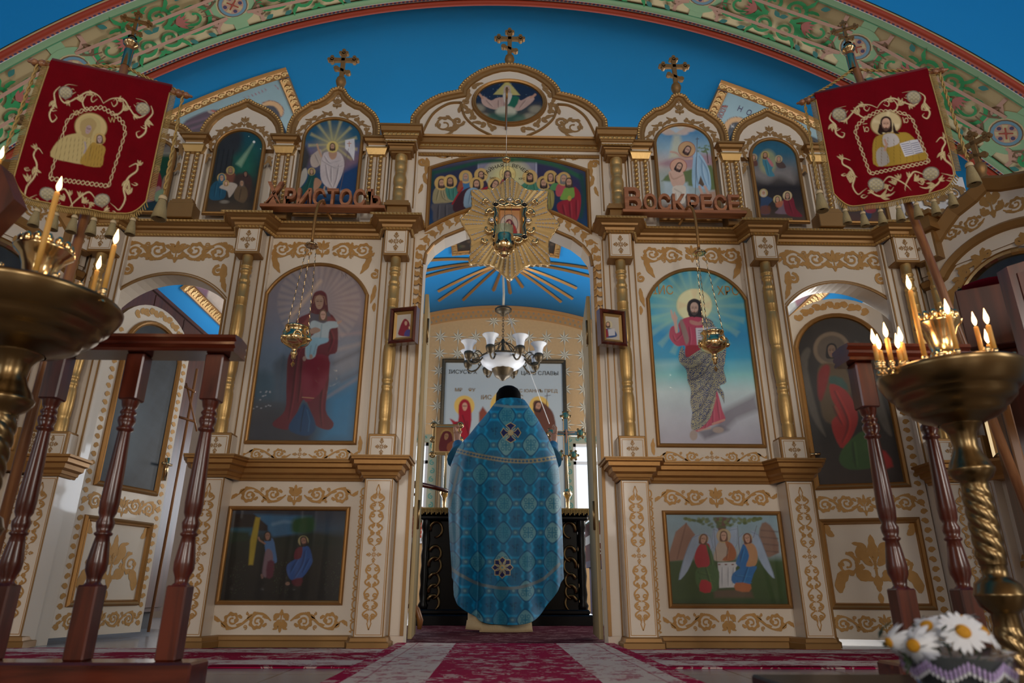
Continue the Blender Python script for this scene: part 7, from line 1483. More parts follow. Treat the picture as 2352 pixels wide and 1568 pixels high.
# royal doors: both leaves folded back into the altar
for s in (-1, 1):
    t = thing('royal_door', 'gilded royal door leaf folded back on the %s of the central doorway' % ('left' if s < 0 else 'right'), 'door', (s*.52, .14, .03))
    m = MB(); x = s*.515; AA = s*.07; TT = lambda p: (x+p[0]*math.cos(AA)+p[1]*math.sin(AA), .145+p[1]*math.cos(AA)-p[0]*math.sin(AA), p[2]); m.box(-.012, .012, 0, .50, .03, 2.05, 'leaf_gold', TT, bev=.003); m.build('leaf', t)
    m = MB()
    for z in (.60, 1.72): m.box(x-s*.016, x-s*.012, .15, .19, z, z+.16, 'gilt_bright'); m.tube([(x-s*.015, .146, z), (x-s*.015, .146, z+.16)], .007, 'brass_old', 8)
    m.build('hinge', t)
# ---------------------------------------------------------------- wardrobe and cross beyond the left side door
t = thing('wardrobe', 'tall reddish brown wardrobe seen through the left side doorway', 'wardrobe', (-2.9, 1.2, 0))
m = MB(); m.box(-3.25, -2.66, .42, 1.90, .12, 2.38, 'walnut'); m.box(-3.2, -2.70, .44, 1.88, 0, .12, 'black'); m.box(-3.27, -2.64, .40, 1.92, 2.38, 2.41, 'walnut'); m.build('carcass', t)
for x0, x1 in ((.44, .90), (.91, 1.39), (1.40, 1.88)):
    m = MB(); m.box(-2.658, -2.638, x0, x1, .15, 2.36, 'walnut', bev=.002); dd = m.build('door', t)
    m = MB(); m.lathe([(.001, .03), (.014, .026), (.016, .015), (.007, .008), (.009, 0)], 'mahogany', (0, 0, 0), 12, lambda p, x0=x0, x1=x1: (-2.638+p[2], (x1-.05 if x0 < 1.2 else x0+.05)+p[0], 1.02+p[1])); m.build('knob', dd)
m = MB(); Y = .95
for (a, b, w) in (((395, 872), (448, 900), 7), ((372, 945), (447, 968), 6), ((428, 880), (452, 990), 4)):
    A, B = W(*a, Y), W(*b, Y); m.tube([A, B], .009 if w > 5 else .007, 'oak', 6)
A = W(440, 876, Y); m.tube([(A[0], Y+.01, .02), (A[0]+.02, Y+.01, A[2]+.1)], .010, 'oak', 6); tag(m.build('wooden_rack'), 'thin wooden rack bars before the wardrobe, seen through the left side doorway', 'rack')
# ---------------------------------------------------------------- small framed icons hung on the piers
def little_icon(s, draw, label):
    ax, z0, z1 = .605, 1.600, 1.820; t = thing('framed_icon', label, 'icon', (s*ax, YP, z0)); A = s*.26
    T = lambda p: (s*ax+p[0]*math.cos(A)+p[1]*math.sin(A)*-1, YP-.035+p[0]*math.sin(A)+p[1]*math.cos(A), z0+p[2])
    w, h = .082, z1-z0; m = MB()
    P = [T((-w, 0, 0)), T((-w, 0, h)), T((w, 0, h)), T((w, 0, 0))]; n = np.array(T((0, -1, 0)))-np.array(T((0, 0, 0)))
    m.sweep(P, [(0, -.03), (-.0, .020), (.010, .028), (.020, .020), (.024, .0)], 'mahogany', up=tuple(n), closed=True); m.add([T((-w, .028, 0)), T((w, .028, 0)), T((w, .028, h)), T((-w, .028, h))], [(0, 1, 2, 3)], 'mahogany'); m.build('wooden_case', t)
    m = MB(); q = .022; P = [T((-w+q, -.002, q)), T((-w+q, -.002, h-q)), T((w-q, -.002, h-q)), T((w-q, -.002, q))]; m.sweep(P, [(-.002, 0), (.004, .012), (.012, .006), (.018, .002)], GB, up=tuple(n), closed=True); m.build('inner_frame', t)
    us = rng(-w+q+.014, w-q-.014, .0022); vs = rng(q+.014, h-q-.014, .0022)
    def fn(u, v): return np.stack([s*ax+u*math.cos(A)-(-.004)*math.sin(A), YP-.035+u*math.sin(A)+(-.004)*math.cos(A), z0+v], 1)
    painted('painting', us, vs, fn, draw, 'painting_glass', t)
def dm(c):
    Q = lambda p: cc(p, 780, 520, 2.904); c.vgrad([(700, 'b8b0a4'), (790, 'b0a89c')]); c.ell(*Q([(440, 645)])[0], 10, 10, 'c8bc98', 1.); c.poly(Q([(395, 725), (400, 680), (420, 630), (440, 615), (465, 640), (470, 690), (480, 730)]), '7e2030', 1., sm=3); c.face(*Q([(442, 645)])[0], 4.6, veil='7e2030', skin='b8907a'); c.poly(Q([(445, 690), (480, 690), (482, 730), (430, 728)]), '46407c', 1., sm=2); c.face(*Q([(466, 675)])[0], 3.2, hair='6a4a38')
def dc(c):
    Q = lambda p: cc(p, 780, 520, 2.904); c.vgrad([(700, 'bcb4a8'), (790, 'b4ac9e')]); c.ell(*Q([(1790, 655)])[0], 10, 10, 'c8bc98', 1.); c.poly(Q([(1755, 740), (1760, 700), (1780, 680), (1810, 680), (1840, 700), (1845, 735)]), '2c4a7c', 1., sm=3); c.poly(Q([(1760, 735), (1765, 695), (1785, 685), (1795, 735)]), '8c2430', 1., sm=2); c.poly(Q([(1790, 685), (1835, 680), (1838, 725), (1795, 730)]), 'c0c0c4', .8); c.face(*Q([(1790, 655)])[0], 5, hair='3a2620', beard=True)
little_icon(-1, dm, 'small wooden-framed icon of a veiled woman and child, hung left of the royal doors')
little_icon(1, dc, 'small wooden-framed icon of a bearded man with book, hung right of the royal doors')
# ---------------------------------------------------------------- Easter greeting in wooden letters
def sign(txt, x0, x1, z0, label, big_=.165, y=-.17):
    t = thing('wooden_sign', label, 'sign', ((x0+x1)/2, y, z0)); m = MB(); m.box(x0-.02, x1+.02, y-.035, y+.035, z0-.022, z0, 'letterwood', bev=.003); m.build('base_board', t)
    lw = []; n = len(txt)
    ws = {'Х': 1.2, 'В': 1.15, 'Т': .95, 'С': 1., 'О': 1.02, 'Р': .95, 'И': 1.15, 'Ъ': 1.15, 'К': 1.05, 'Е': .92}
    tot = sum(ws[c]*(1.15 if i == 0 else 1) for i, c in enumerate(txt)); k = (x1-x0)/tot; x = x0
    for i, ch in enumerate(txt):
        w = ws[ch]*(1.15 if i == 0 else 1)*k; H = big_ if i == 0 else big_*.74
        o = lettering('letter', ch, 'letterwood', 1., lambda a, b, c: (a, c, b), None, depth=.10, align='LEFT', bold=.02)
        xs = [v.co.x for v in o.data.vertices]; zs_ = [v.co.z for v in o.data.vertices]; sx = w*.88/(max(xs)-min(xs)); sz = H/(max(zs_)-min(zs_)); mx = min(xs); mz = min(zs_)
        for v in o.data.vertices: v.co = (x+(v.co.x-mx)*sx, y-.0-v.co.y*.18, z0+(v.co.z-mz)*sz)
        o.data.update(); o.parent = t; o.matrix_parent_inverse = Matrix.Translation(-Vector(t.location)); x += w
    return t
sign('ХРИСТОСЪ', -1.50, -.78, 2.485, 'reddish wooden letters reading Христосъ on a board, on the cornice left of centre')
sign('ВОСКРЕСЕ', .72, 1.45, 2.485, 'reddish wooden letters reading Воскресе on a board, on the cornice right of centre')
# ---------------------------------------------------------------- star-shaped icon over the doorway
SY = -.20; sc0 = W(1171, 517, SY); scx, scz = sc0[0], sc0[2]
tips = [(W(px, py, SY)[0]-scx, W(px, py, SY)[2]-scz) for px, py in ((1171, 410), (1257, 443), (1284, 518), (1262, 610), (1171, 645), (1078, 608), (1058, 508), (1083, 441))]
ST = thing('star_icon', 'star-shaped gilded icon with radiating jewelled rays, above the royal doorway', 'icon', (scx, SY, scz))
N = 8*14; rim = []
for i in range(N):
    k = i//14; f = (i % 14)/14; a, b = np.array(tips[k]), np.array(tips[(k+1) % 8]); tt = abs(f-.5)*2
    p = a+(b-a)*f; L = np.linalg.norm(p); p = p*(.86+.14*tt**1.4)/(1)*(1+.02*(i % 2)); rim.append(p)
    # straight chord pulled in a little between the tips
m = MB(); vs = []; 
for i, p in enumerate(rim):
    dd = .012 if i % 2 else .024
    vs += [(scx+p[0]*.30, SY-.03, scz+p[1]*.30), (scx+p[0], SY-dd, scz+p[1]), (scx+p[0]*1.0, SY+.012, scz+p[1]*1.0), (scx, SY+.012, scz)]
fs = []
for i in range(N):
    a = 4*i; b = 4*((i+1) % N); fs += [(a, b, b+1, a+1), (a+1, b+1, b+2, a+2), (a+2, b+2, a+3)]
m.add(vs, fs, 'star_gold'); m.build('ray_plate', ST)
m = MB(); m.tube([(scx+p[0]*1.0, SY-.014, scz+p[1]*1.0) for p in rim], .0045, 'brass_polish', 6, closed=True); m.build('rim', ST)
m = MB()
for k in range(8):
    for off in (-1, 0, 1):
        tp = np.array(tips[k]); L = np.linalg.norm(tp); u = tp/L; v = np.array([-u[1], u[0]])
        for sub in ((0,) if True else (0,)):
            c0 = .50+.04*abs(off); c1 = .97-.07*abs(off); n = 7
            for q in range(n):
                r = L*(c0+(c1-c0)*(q+.5)/n); c_ = u*r+v*off*(.022+.012*(q/n)); hl = L*(c1-c0)/n*.36
                T = lambda p, c_=c_, u=u, v=v: (scx+c_[0]+u[0]*p[0]+v[0]*p[2], SY-.026+p[1], scz+c_[1]+u[1]*p[0]+v[1]*p[2])
                m.box(-hl, hl, -.004, .006, -.0042, .0042, 'silver', T, .001)
    mid = (np.array(tips[k])+np.array(tips[(k+1) % 8]))/2; L = np.linalg.norm(mid)*.86; u = mid/np.linalg.norm(mid); v = np.array([-u[1], u[0]])
    for off in (-.5, .5):
        for q in range(5):
            r = L*(.55+.42*(q+.5)/5); c_ = u*r+v*off*(.026+.012*q/5); T = lambda p, c_=c_, u=u, v=v: (scx+c_[0]+u[0]*p[0]+v[0]*p[2], SY-.026+p[1], scz+c_[1]+u[1]*p[0]+v[1]*p[2]); m.box(-.009, .009, -.004, .006, -.004, .004, 'silver', T, .001)
m.build('jewelled_strips', ST)
hx_, hz_ = .062, .082
m = MB(); wav = []
for i in range(64):
    a = 2*PI*i/64; q = 1/max(abs(math.cos(a))/1., abs(math.sin(a))/1.); q = min(q, 1.28); w = 1+.06*math.cos(8*a); wav.append((scx+(hx_+.028)*q*w*math.cos(a), SY-.045, scz+(hz_+.030)*q*w*math.sin(a)))
m.tube(wav, .014, 'brass_polish', 10, closed=True); m.tube([(x, y-.012, z) for x, y, z in wav], .004, 'dark_iron', 5, closed=True)
m.sweep([(scx-hx_, SY-.04, scz-hz_), (scx-hx_, SY-.04, scz+hz_), (scx+hx_, SY-.04, scz+hz_), (scx+hx_, SY-.04, scz-hz_)], [(-.022, 0), (-.016, .014), (-.004, .012), (.006, 0)], 'brass_polish', up=(0, -1, 0), closed=True)
for sx in (-1, 1):
    for sz in (-1, 1):
        for (a0, c0x, c0z, r) in ((0, .045, .128, .030), (1, .118, .060, .028), (2, .145, .135, .020)):
            pts = [(scx+sx*(c0x+r*t*math.cos(b)), SY-.050, scz+sz*(c0z+r*t*math.sin(b))) for t, b in zip(np.linspace(1, .2, 14), np.linspace(-.6, 5.2, 14))]; m.tube(pts, [.010-.005*i/13 for i in range(14)], 'brass_polish', 7)
m.build('scrolled_frame', ST)
for k in range(8):
    a = k*PI/4; c_ = (scx+.118*math.cos(a)*(1.05 if k % 2 else .93), scz+.155*math.sin(a)*(1. if k % 2 else .92)+(0)); m = MB()
    m.lathe([(.020, .0), (.023, .008), (.018, .012), (.014, .010)], 'brass_polish', (0, 0, 0), 16, lambda p, c_=c_: (c_[0]+p[0], SY-.048-p[2], c_[1]+p[1])); m.lathe([(.016, .006), (.013, .014), (.007, .018), (.001, .019)], 'dark_iron' if k % 2 else 'silver', (0, 0, 0), 14, lambda p, c_=c_: (c_[0]+p[0], SY-.048-p[2], c_[1]+p[1])); m.build('cabochon', ST)
def dstar(c):
    c.vgrad([(490, 'b07c4c'), (502, 'b48460'), (515, 'bca088'), (560, 'b49a84')]); Q = lambda p: cc(p, 960, 400, 4.355); x, y = Q([(912, 500)])[0]; c.ell(x, y, 20, 22, 'b8a898', 1.); c.ell(x, y, 20, 22, '3c3440', .7, .8, 1.5); c.ell(*Q([(915, 470)])[0], 7, 7, 'c8a890', 1., .9, 1.2)
    c.poly(Q([(860, 560), (870, 490), (900, 450), (940, 460), (970, 520), (990, 600), (870, 610)]), '6c2434', 1., sm=3); c.face(*Q([(918, 480)])[0], 4, veil='5c2030', skin='b0806c', rot=-.3); c.face(*Q([(893, 492)])[0], 3, hair='6a4a38'); c.poly(Q([(935, 520), (975, 520), (985, 600), (930, 600)]), '9a3430', 1., sm=2)
painted('painting', rng(scx-hx_, scx+hx_, .0022), rng(scz-hz_, scz+hz_, .0022), planefn(SY-.042), dstar, 'painting', ST)
# ---------------------------------------------------------------- hanging oil lamps
def chain(m, a, b, r=.0022, mt='brass', st=.011, sag=0.):
    a = Vector(a); b = Vector(b); L = (b-a).length; n = max(4, int(L/st)); pts = []
    for i in range(n+1):
        t = i/n; p = a.lerp(b, t); p.z -= sag*4*t*(1-t); pts.append(p+Vector((.0016*(-1)**i, .0016*(-1)**(i//2), 0)))
    m.tube(pts, [r*(1.35 if i % 2 else .8) for i in range(n+1)], mt, 5)
def side_lamp(s, top_px, plate_px, bowl_px, label):
    Y = -.36; pz = W(*plate_px, Y); bw = W(*bowl_px, Y); x = pz[0]; bx = (bw[0]*.75+x*.25); t = thing('hanging_lamp', label, 'oil lamp', (x, -.1, pz[2]))
    m = MB(); q = W(*top_px, -.28); pts = smoothcurve([(x-s*.02, -.09, 2.44), (x+.0, -.13, 2.475), (x, -.22, 2.485), (x, -.30, 2.44), (x, -.345, 2.36), (x, Y, 2.25), (x, Y, pz[2]+.03)], 5); m.tube(pts, .0085, GL, 8); m.build('bracket', t)
    m = MB(); m.lathe([(.001, .035), (.008, .03), (.010, .014), (.034, .004), (.040, -.004), (.036, -.008), (.001, -.002)], 'brass', (x, Y, pz[2]), 20); m.build('chain_plate', t)
    zb = bw[2]; m = MB()
    for k in range(3): a = PI/2+k*2*PI/3+.4; chain(m, (x+.028*math.cos(a), Y+.028*math.sin(a), pz[2]-.004), (bx+.066*math.cos(a), Y+.066*math.sin(a), zb+.015))
    m.build('chains', t)
    m = MB(); m.lathe([(.046, .062), (.064, .060), (.062, .050), (.050, .040), (.058, .022), (.072, .0), (.074, -.018), (.060, -.040), (.036, -.055), (.016, -.062), (.012, -.078), (.018, -.086), (.016, -.098), (.010, -.106), (.012, -.118), (.004, -.124)], 'brass_polish', (bx, Y, zb), 28, flute=lambda a, z: 1+.03*math.sin(3*a+1)*(1 if z > .05 else 0)); bowl = m.build('bowl', t)
    m = MB()
    for k in range(3):
        a = PI/2+k*2*PI/3+.4; c_ = (bx+.073*math.cos(a), Y+.073*math.sin(a), zb+.0)
        m.lathe([(.001, .03), (.006, .024), (.012, .010), (.010, -.004), (.018, -.014), (.010, -.026), (.001, -.030)], 'brass_polish', c_, 10); a2 = a+PI/3; c2_ = (bx+.072*math.cos(a2), Y+.072*math.sin(a2), zb-.004)
        m.tube([(c2_[0]+.020*math.cos(b)*-math.sin(a2), c2_[1]+.020*math.cos(b)*math.cos(a2), c2_[2]+.020*math.sin(b)) for b in np.linspace(0, 2*PI, 13)[:-1]], .005, 'brass_polish', 6, closed=True)
    m.build('cast_ornaments', bowl)
    m = MB(); m.tube([(bx, Y, zb-.122), (bx, Y, zb-.135)], .002, 'brass', 5); m.lathe([(.001, .016), (.012, 0), (.001, -.018)], 'brass_polish', (bx, Y, zb-.150), 4, smooth=False); m.build('pendant', t)
side_lamp(-1, (742, 487), (716, 563), (676, 775), 'brass oil lamp on chains in front of the dark arched icon, left')
side_lamp(1, (1604, 500), (1606, 580), (1641, 787), 'brass oil lamp on chains in front of the turquoise arched icon, right')
LY = -.42; p_ = W(1163, 366, LY); cpz = W(1158, 560, LY); t = thing('hanging_lamp', 'gold pierced oil lamp with green glass hanging before the star-shaped icon', 'oil lamp', (p_[0], -.06, p_[2]))
m = MB(); hk = W(1163, 268, -.3); m.tube([(p_[0], -.06, 3.17), (p_[0], -.14, 3.20), (p_[0], -.30, 3.21), (p_[0], LY-.01, 3.19), (p_[0], LY, 3.12)], .007, GL, 8); m.tube([(p_[0], LY, 3.12), (p_[0], LY, p_[2]+.01)], .0018, 'silver', 5); m.build('hook', t)
m = MB(); m.lathe([(.001, .03), (.007, .02), (.022, .006), (.026, -.002), (.022, -.012), (.001, -.014)], 'brass_polish', (p_[0], LY, p_[2]), 16); m.build('chain_plate', t)
r_ = .058; zc = cpz[2]; m = MB()
for k in range(3): a = k*2*PI/3+.5; chain(m, (p_[0]+.016*math.cos(a), LY+.016*math.sin(a), p_[2]), (cpz[0]+r_*1.1*math.cos(a), LY+r_*1.1*math.sin(a), zc-.01), .0014)
m.build('chains', t)
m = MB(); m.lathe([(.052, .02), (.056, .005), (.055, -.012), (.062, -.03), (.064, -.05), (.056, -.074), (.040, -.088), (.022, -.092), (.028, -.100), (.020, -.112), (.001, -.118)], 'brass_polish', (cpz[0], LY, zc+.03), 30); bw_ = m.build('bowl', t)
m = MB()
for k in range(9):
    a = k*2*PI/9
    for da, dz in ((0, .008), (0, -.008), (.10, 0), (-.10, 0)): m.lathe([(.001, .003), (.0045, .002), (.0045, -.001)], 'dark_iron', (0, 0, 0), 8, lambda p, a=a+da, dz=dz: (cpz[0]+(.0635+p[2])*math.cos(a)-p[0]*math.sin(a), LY+(.0635+p[2])*math.sin(a)+p[0]*math.cos(a), zc-.012+dz+p[1]))
m.build('pierced_crosses', bw_)
m = MB(); m.lathe([(.050, .01), (.052, .075), (.048, .075), (.046, .012)], 'green_glass', (cpz[0], LY, zc+.03), 28); m.build('glass_cup', t)
# ---------------------------------------------------------------- communion rails
def baluster(m, x, y, z0, z1, mt='mahogany'):
    H = z1-z0; h = .0275
    m.box(x-h, x+h, y-h, y+h, z0, z0+H*.22, mt, bev=.004); m.box(x-h, x+h, y-h, y+h, z1-H*.17, z1, mt, bev=.004)
    pr = [(.028, .22), (.020, .228), (.022, .245), (.030, .265), (.031, .29), (.024, .345), (.020, .37), (.026, .375), (.027, .38), (.021, .385), (.025, .40), (.027, .415), (.020, .43), (.026, .445), (.0285, .48), (.024, .60), (.019, .715), (.0185, .72), (.026, .725), (.026, .732), (.020, .738), (.027, .755), (.027, .768), (.019, .778), (.025, .785), (.025, .79), (.018, .80), (.024, .81), (.028, .83)]
    m.lathe([(r*.90, z0+H*t) for r, t in pr], mt, (x, y, 0), 18)
def rail(name, label, x0, x1, posts, y, zt, z0):
    t = thing('wooden_railing', label, 'railing', ((x0+x1)/2, y, 0)); m = MB()
    pr = [(.0, 0), (.048, .0), (.052, .008), (.040, .014), (.052, .022), (.052, .030), (.040, .036), (.052, .044), (.050, .054), (0, .058)]
    m.sweep([(x0, y, zt-.058), (x1, y, zt-.058)], pr, 'mahogany_x'); m.sweep([(x1, y, zt-.058), (x0, y, zt-.058)], pr, 'mahogany_x'); m.build('handrail', t)
    m = MB(); m.box(x0-.02, x1+.02, y-.06, y+.06, z0-.09, z0, 'mahogany_x', bev=.006); m.box(x0-.03, x1+.03, y-.07, y+.07, 0.0, z0-.06, 'mahogany_x', bev=.004); m.build('base_beam', t)
    for x in posts: m = MB(); baluster(m, x, y, z0, zt-.058); m.build('baluster', t)
rail('l', 'red-brown wooden railing with turned balusters, at the lower left', -2.35, -.86, (-.925, -1.165, -1.40, -1.64, -1.88, -2.12), -1.80, 1.01, .095)
rail('r', 'red-brown wooden railing with turned balusters, behind the right candle stand', 1.03, 1.42, (1.085, 1.265), -1.80, 1.005, .095)
# ---------------------------------------------------------------- candle stands
def candle_stand(x, y, rz, R, label, base=-.17):
    t = thing('candle_stand', label, 'candle stand', (x, y, base)); k = R/.19; z = rz
    m = MB(); m.lathe([(.02*k, .0), (R*.80, .0), (R*.93, .004), (R*.99, .014), (R, .020), (R*1.015, .016), (R*1.01, .006), (R*.97, -.010), (R*.90, -.034), (R*.84, -.044), (R*.82, -.046), (R*.80, -.060), (R*.70, -.078), (R*.64, -.082), (R*.62, -.094), (R*.50, -.108), (R*.38, -.116), (R*.30, -.124)], 'brass_old', (x, y, z), 56); m.build('dish', t)
    m = MB(); zz = z-.122
    m.lathe([(.052*k, .012), (.056*k, .0), (.050*k, -.006), (.042*k, -.016), (.034*k, -.030), (.031*k, -.060), (.038*k, -.080), (.050*k, -.100), (.054*k, -.112), (.058*k, -.116), (.058*k, -.122), (.048*k, -.140), (.034*k, -.150), (.034*k, -.158)], 'brass_old', (x, y, zz), 32)
    a0 = zz-.158; b0 = a0-.19; m.lathe([(.033*k, a0-(a0-b0)*i/60) for i in range(61)], 'brass_old', (x, y, 0), 40, flute=lambda a, q: 1+.13*abs(math.sin(2*a+q*95))*min(1, (a0-q)/.02+.0)*min(1, (q-b0)/.02))
    m.lathe([(.033*k, b0), (.030*k, b0-.004), (.031*k, b0-.028), (.036*k, b0-.032), (.054*k, b0-.045), (.060*k, b0-.066), (.062*k, b0-.069), (.060*k, b0-.073), (.052*k, b0-.096), (.036*k, b0-.108), (.032*k, b0-.112), (.032*k, b0-.14)], 'brass_old', (x, y, 0), 32)
    c0 = b0-.14; c1 = base+.10; m.lathe([(.033*k, c0-(c0-c1)*i/60) for i in range(61)], 'brass_old', (x, y, 0), 40, flute=lambda a, q: 1+.13*abs(math.sin(2*a+q*95))*min(1, (c0-q)/.02)*min(1, max(0, (q-c1)/.02)))
    m.lathe([(.034*k, base+.10), (.06*k, base+.08), (.09*k, base+.05), (.16*k, base+.03), (.17*k, base), (.001, base)], 'brass_old', (x, y, 0), 32); m.build('stem', t)
    m = MB(); m.lathe([(.075*k*1.22, .002), (.060*k*1.22, .008), (.040*k*1.22, .020), (.026*k*1.22, .034), (.022*k*1.22, .044), (.030*k*1.22, .052), (.034*k*1.22, .060), (.030*k*1.22, .070), (.026*k*1.22, .078), (.030*k*1.22, .110), (.038*k*1.22, .136), (.050*k*1.22, .152), (.052*k*1.22, .158), (.046*k*1.22, .161), (.040*k*1.22, .156)], 'brass_polish', (x, y, z+.002), 36, flute=lambda a, q: 1+.03*abs(math.sin(6*a)))
    for i in range(14): a = i*2*PI/14; m.lathe([(.001, -.014), (.010, -.008), (.011, .008), (.005, .018), (.001, .020)], 'brass_polish', (x+.042*k*1.22*math.cos(a), y+.042*k*1.22*math.sin(a), z+.170), 8)
    m.build('centre_vase', t); return t
def holder(t, x, y, z):
    m = MB(); m.lathe([(.010, .0), (.009, .004), (.004, .008), (.004, .014), (.009, .017), (.009, .020), (.005, .023), (.008, .028), (.009, .036), (.006, .036)], 'brass_polish', (x, y, z), 10); m.build('candle_cup', t)
def candle(x, y, z, h, r, label, grp):
    t = thing('candle', label, 'candle', (x, y, z), grp); m = MB(); m.lathe([(.001, 0), (r, 0), (r*.98, h*.5), (r*.96, h-.003), (r*.75, h), (.001, h-.001)], 'wax', (x, y, z), 14); m.build('wax_stick', t)
    m = MB(); m.tube([(x, y, z+h-.002), (x+.0008, y, z+h+.005), (x+.0016, y, z+h+.009)], .0011, 'wick', 6); m.build('wick', t)
    m = MB(); m.lathe([(.001, .0), (.0035, .004), (.0056, .010), (.0060, .015), (.0048, .023), (.0026, .032), (.001, .040), (.0002, .043)], 'flame', (x, y, z+h+.004), 12); m.build('flame', t)
def lit(x, y, z, e):
    l = bpy.data.lights.new('candle_glow', 'POINT'); l.energy = e; l.color = (1., .62, .30); l.shadow_soft_size = .012; o = bpy.data.objects.new('candle_glow', l); o.location = (x, y, z); C.objects.link(o)
SR = (1.152, -2.10, .806, .172); SL = (-1.245, -2.20, .940, .206)
tr = candle_stand(*SR, 'brass candle stand with a wide dish of lit candles and twisted stem, right'); tl = candle_stand(*SL, 'large brass candle stand with a broad dish, cut by the left edge')
cr_ = [((2002, 758), -1, 'leftmost'), ((2014, 770), -1, 'second from left'), ((2030, 743), -1, 'third from left'), ((2057, 768), -1, 'short fourth from left'), ((2064, 753), -1, 'fifth from left'), ((2083, 634), -1, 'tallest, before the vase'), ((2160, 706), 1, 'just right of the vase'), ((2170, 689), -1, 'in front of the banner pole'), ((2233, 718), 1, 'third from right'), ((2262, 758), 1, 'shortest stub'), ((2260, 711), -1, 'rightmost tall')]
used = []
def put(stand, t, lst, side, ring):
    sx, sy, sz, R = stand
    for (px, py), sg, wd_ in lst:
        x = W(px, py, sy)[0]; q = min(abs(x-sx), ring*.97); y = sy+sg*math.sqrt(ring**2-q*q)*.9
        for _ in range(3): x = W(px, py, y)[0]; q = min(abs(x-sx), ring*.97); y = sy+sg*math.sqrt(max(ring**2-q*q, 1e-6))*.9
        p = W(px, py, y); h = p[2]-.043-(sz+.030); holder(t, p[0], y, sz+.001)
        candle(p[0], y, sz+.030, max(h, .012), .0062 if h < .2 else .0068, 'lit yellow wax candle, %s on the %s candle stand' % (wd_, side), 'lit candles on the %s stand' % side); used.append((p[0], y)); lit(p[0], y, p[2]-.02, .16)
put(SR, tr, cr_, 'right', .156)
put(SL, tl, [((141, 408), -1, 'tall one before the vase'), ((271, 529), -1, 'rightmost tall one'), ((231, 590), 1, 'short one'), ((8, 338), 1, 'one at the picture edge')], 'left', .175)
for st, t, n, rg in ((SR, tr, 18, .148), (SR, tr, 9, .10), (SL, tl, 20, .180), (SL, tl, 10, .12)):
    for i in range(n):
        a = i*2*PI/n+.2; x, y = st[0]+rg*math.cos(a), st[1]+rg*math.sin(a)
        if all(math.hypot(x-u, y-v) > .026 for u, v in used): holder(t, x, y, st[2]+.001)
# ---------------------------------------------------------------- banners
def vine(c, Q, pts, w=3., col='cdbf98', met=.35): c.line(Q(pts), w, col, 1., .7, True, 6, metal=met)
def grape(c, Q, x, y, w, h, rot=0.):
    cx, cy = Q([(x, y)])[0]; k = Q([(1, 0)])[0][0]-Q([(0, 0)])[0][0]; c.ell(cx, cy, w*k, h*k, 'a8a294', .8, 1., metal=.3, rot=rot); c.ell(cx, cy, w*k*.95, h*k*.95, '5c584c', .6, .9, ring=1.6, rot=rot); c.poly([(cx-w*k, cy+h*k*.2), (cx, cy+h*k*1.25), (cx+w*k, cy+h*k*.2)], '8c8474', .8, .9, metal=.3)
    for i in range(-2, 3):
        for j in range(-2, 3):
            if i*i+j*j < 7: c.ell(cx+i*w*k*.30, cy+j*h*k*.30, w*k*.13, h*k*.12, 'b8ae84' if (i+j) % 2 else '9a906c', .5, .8)
def leafs(c, Q, x, y, a, L, k=1.):
    for i in range(3):
        aa = a+(i-1)*.55; pts = [(x, y), (x+L*.5*math.cos(aa+.2), y+L*.5*math.sin(aa+.2)), (x+L*math.cos(aa), y+L*math.sin(aa))]; c.line(Q(pts), 5.5*k, 'c9bb92', 1., .8, True, 4, metal=.35)
        c.line(Q(pts), 1.2, '86683c', .8, .5, True, 4)
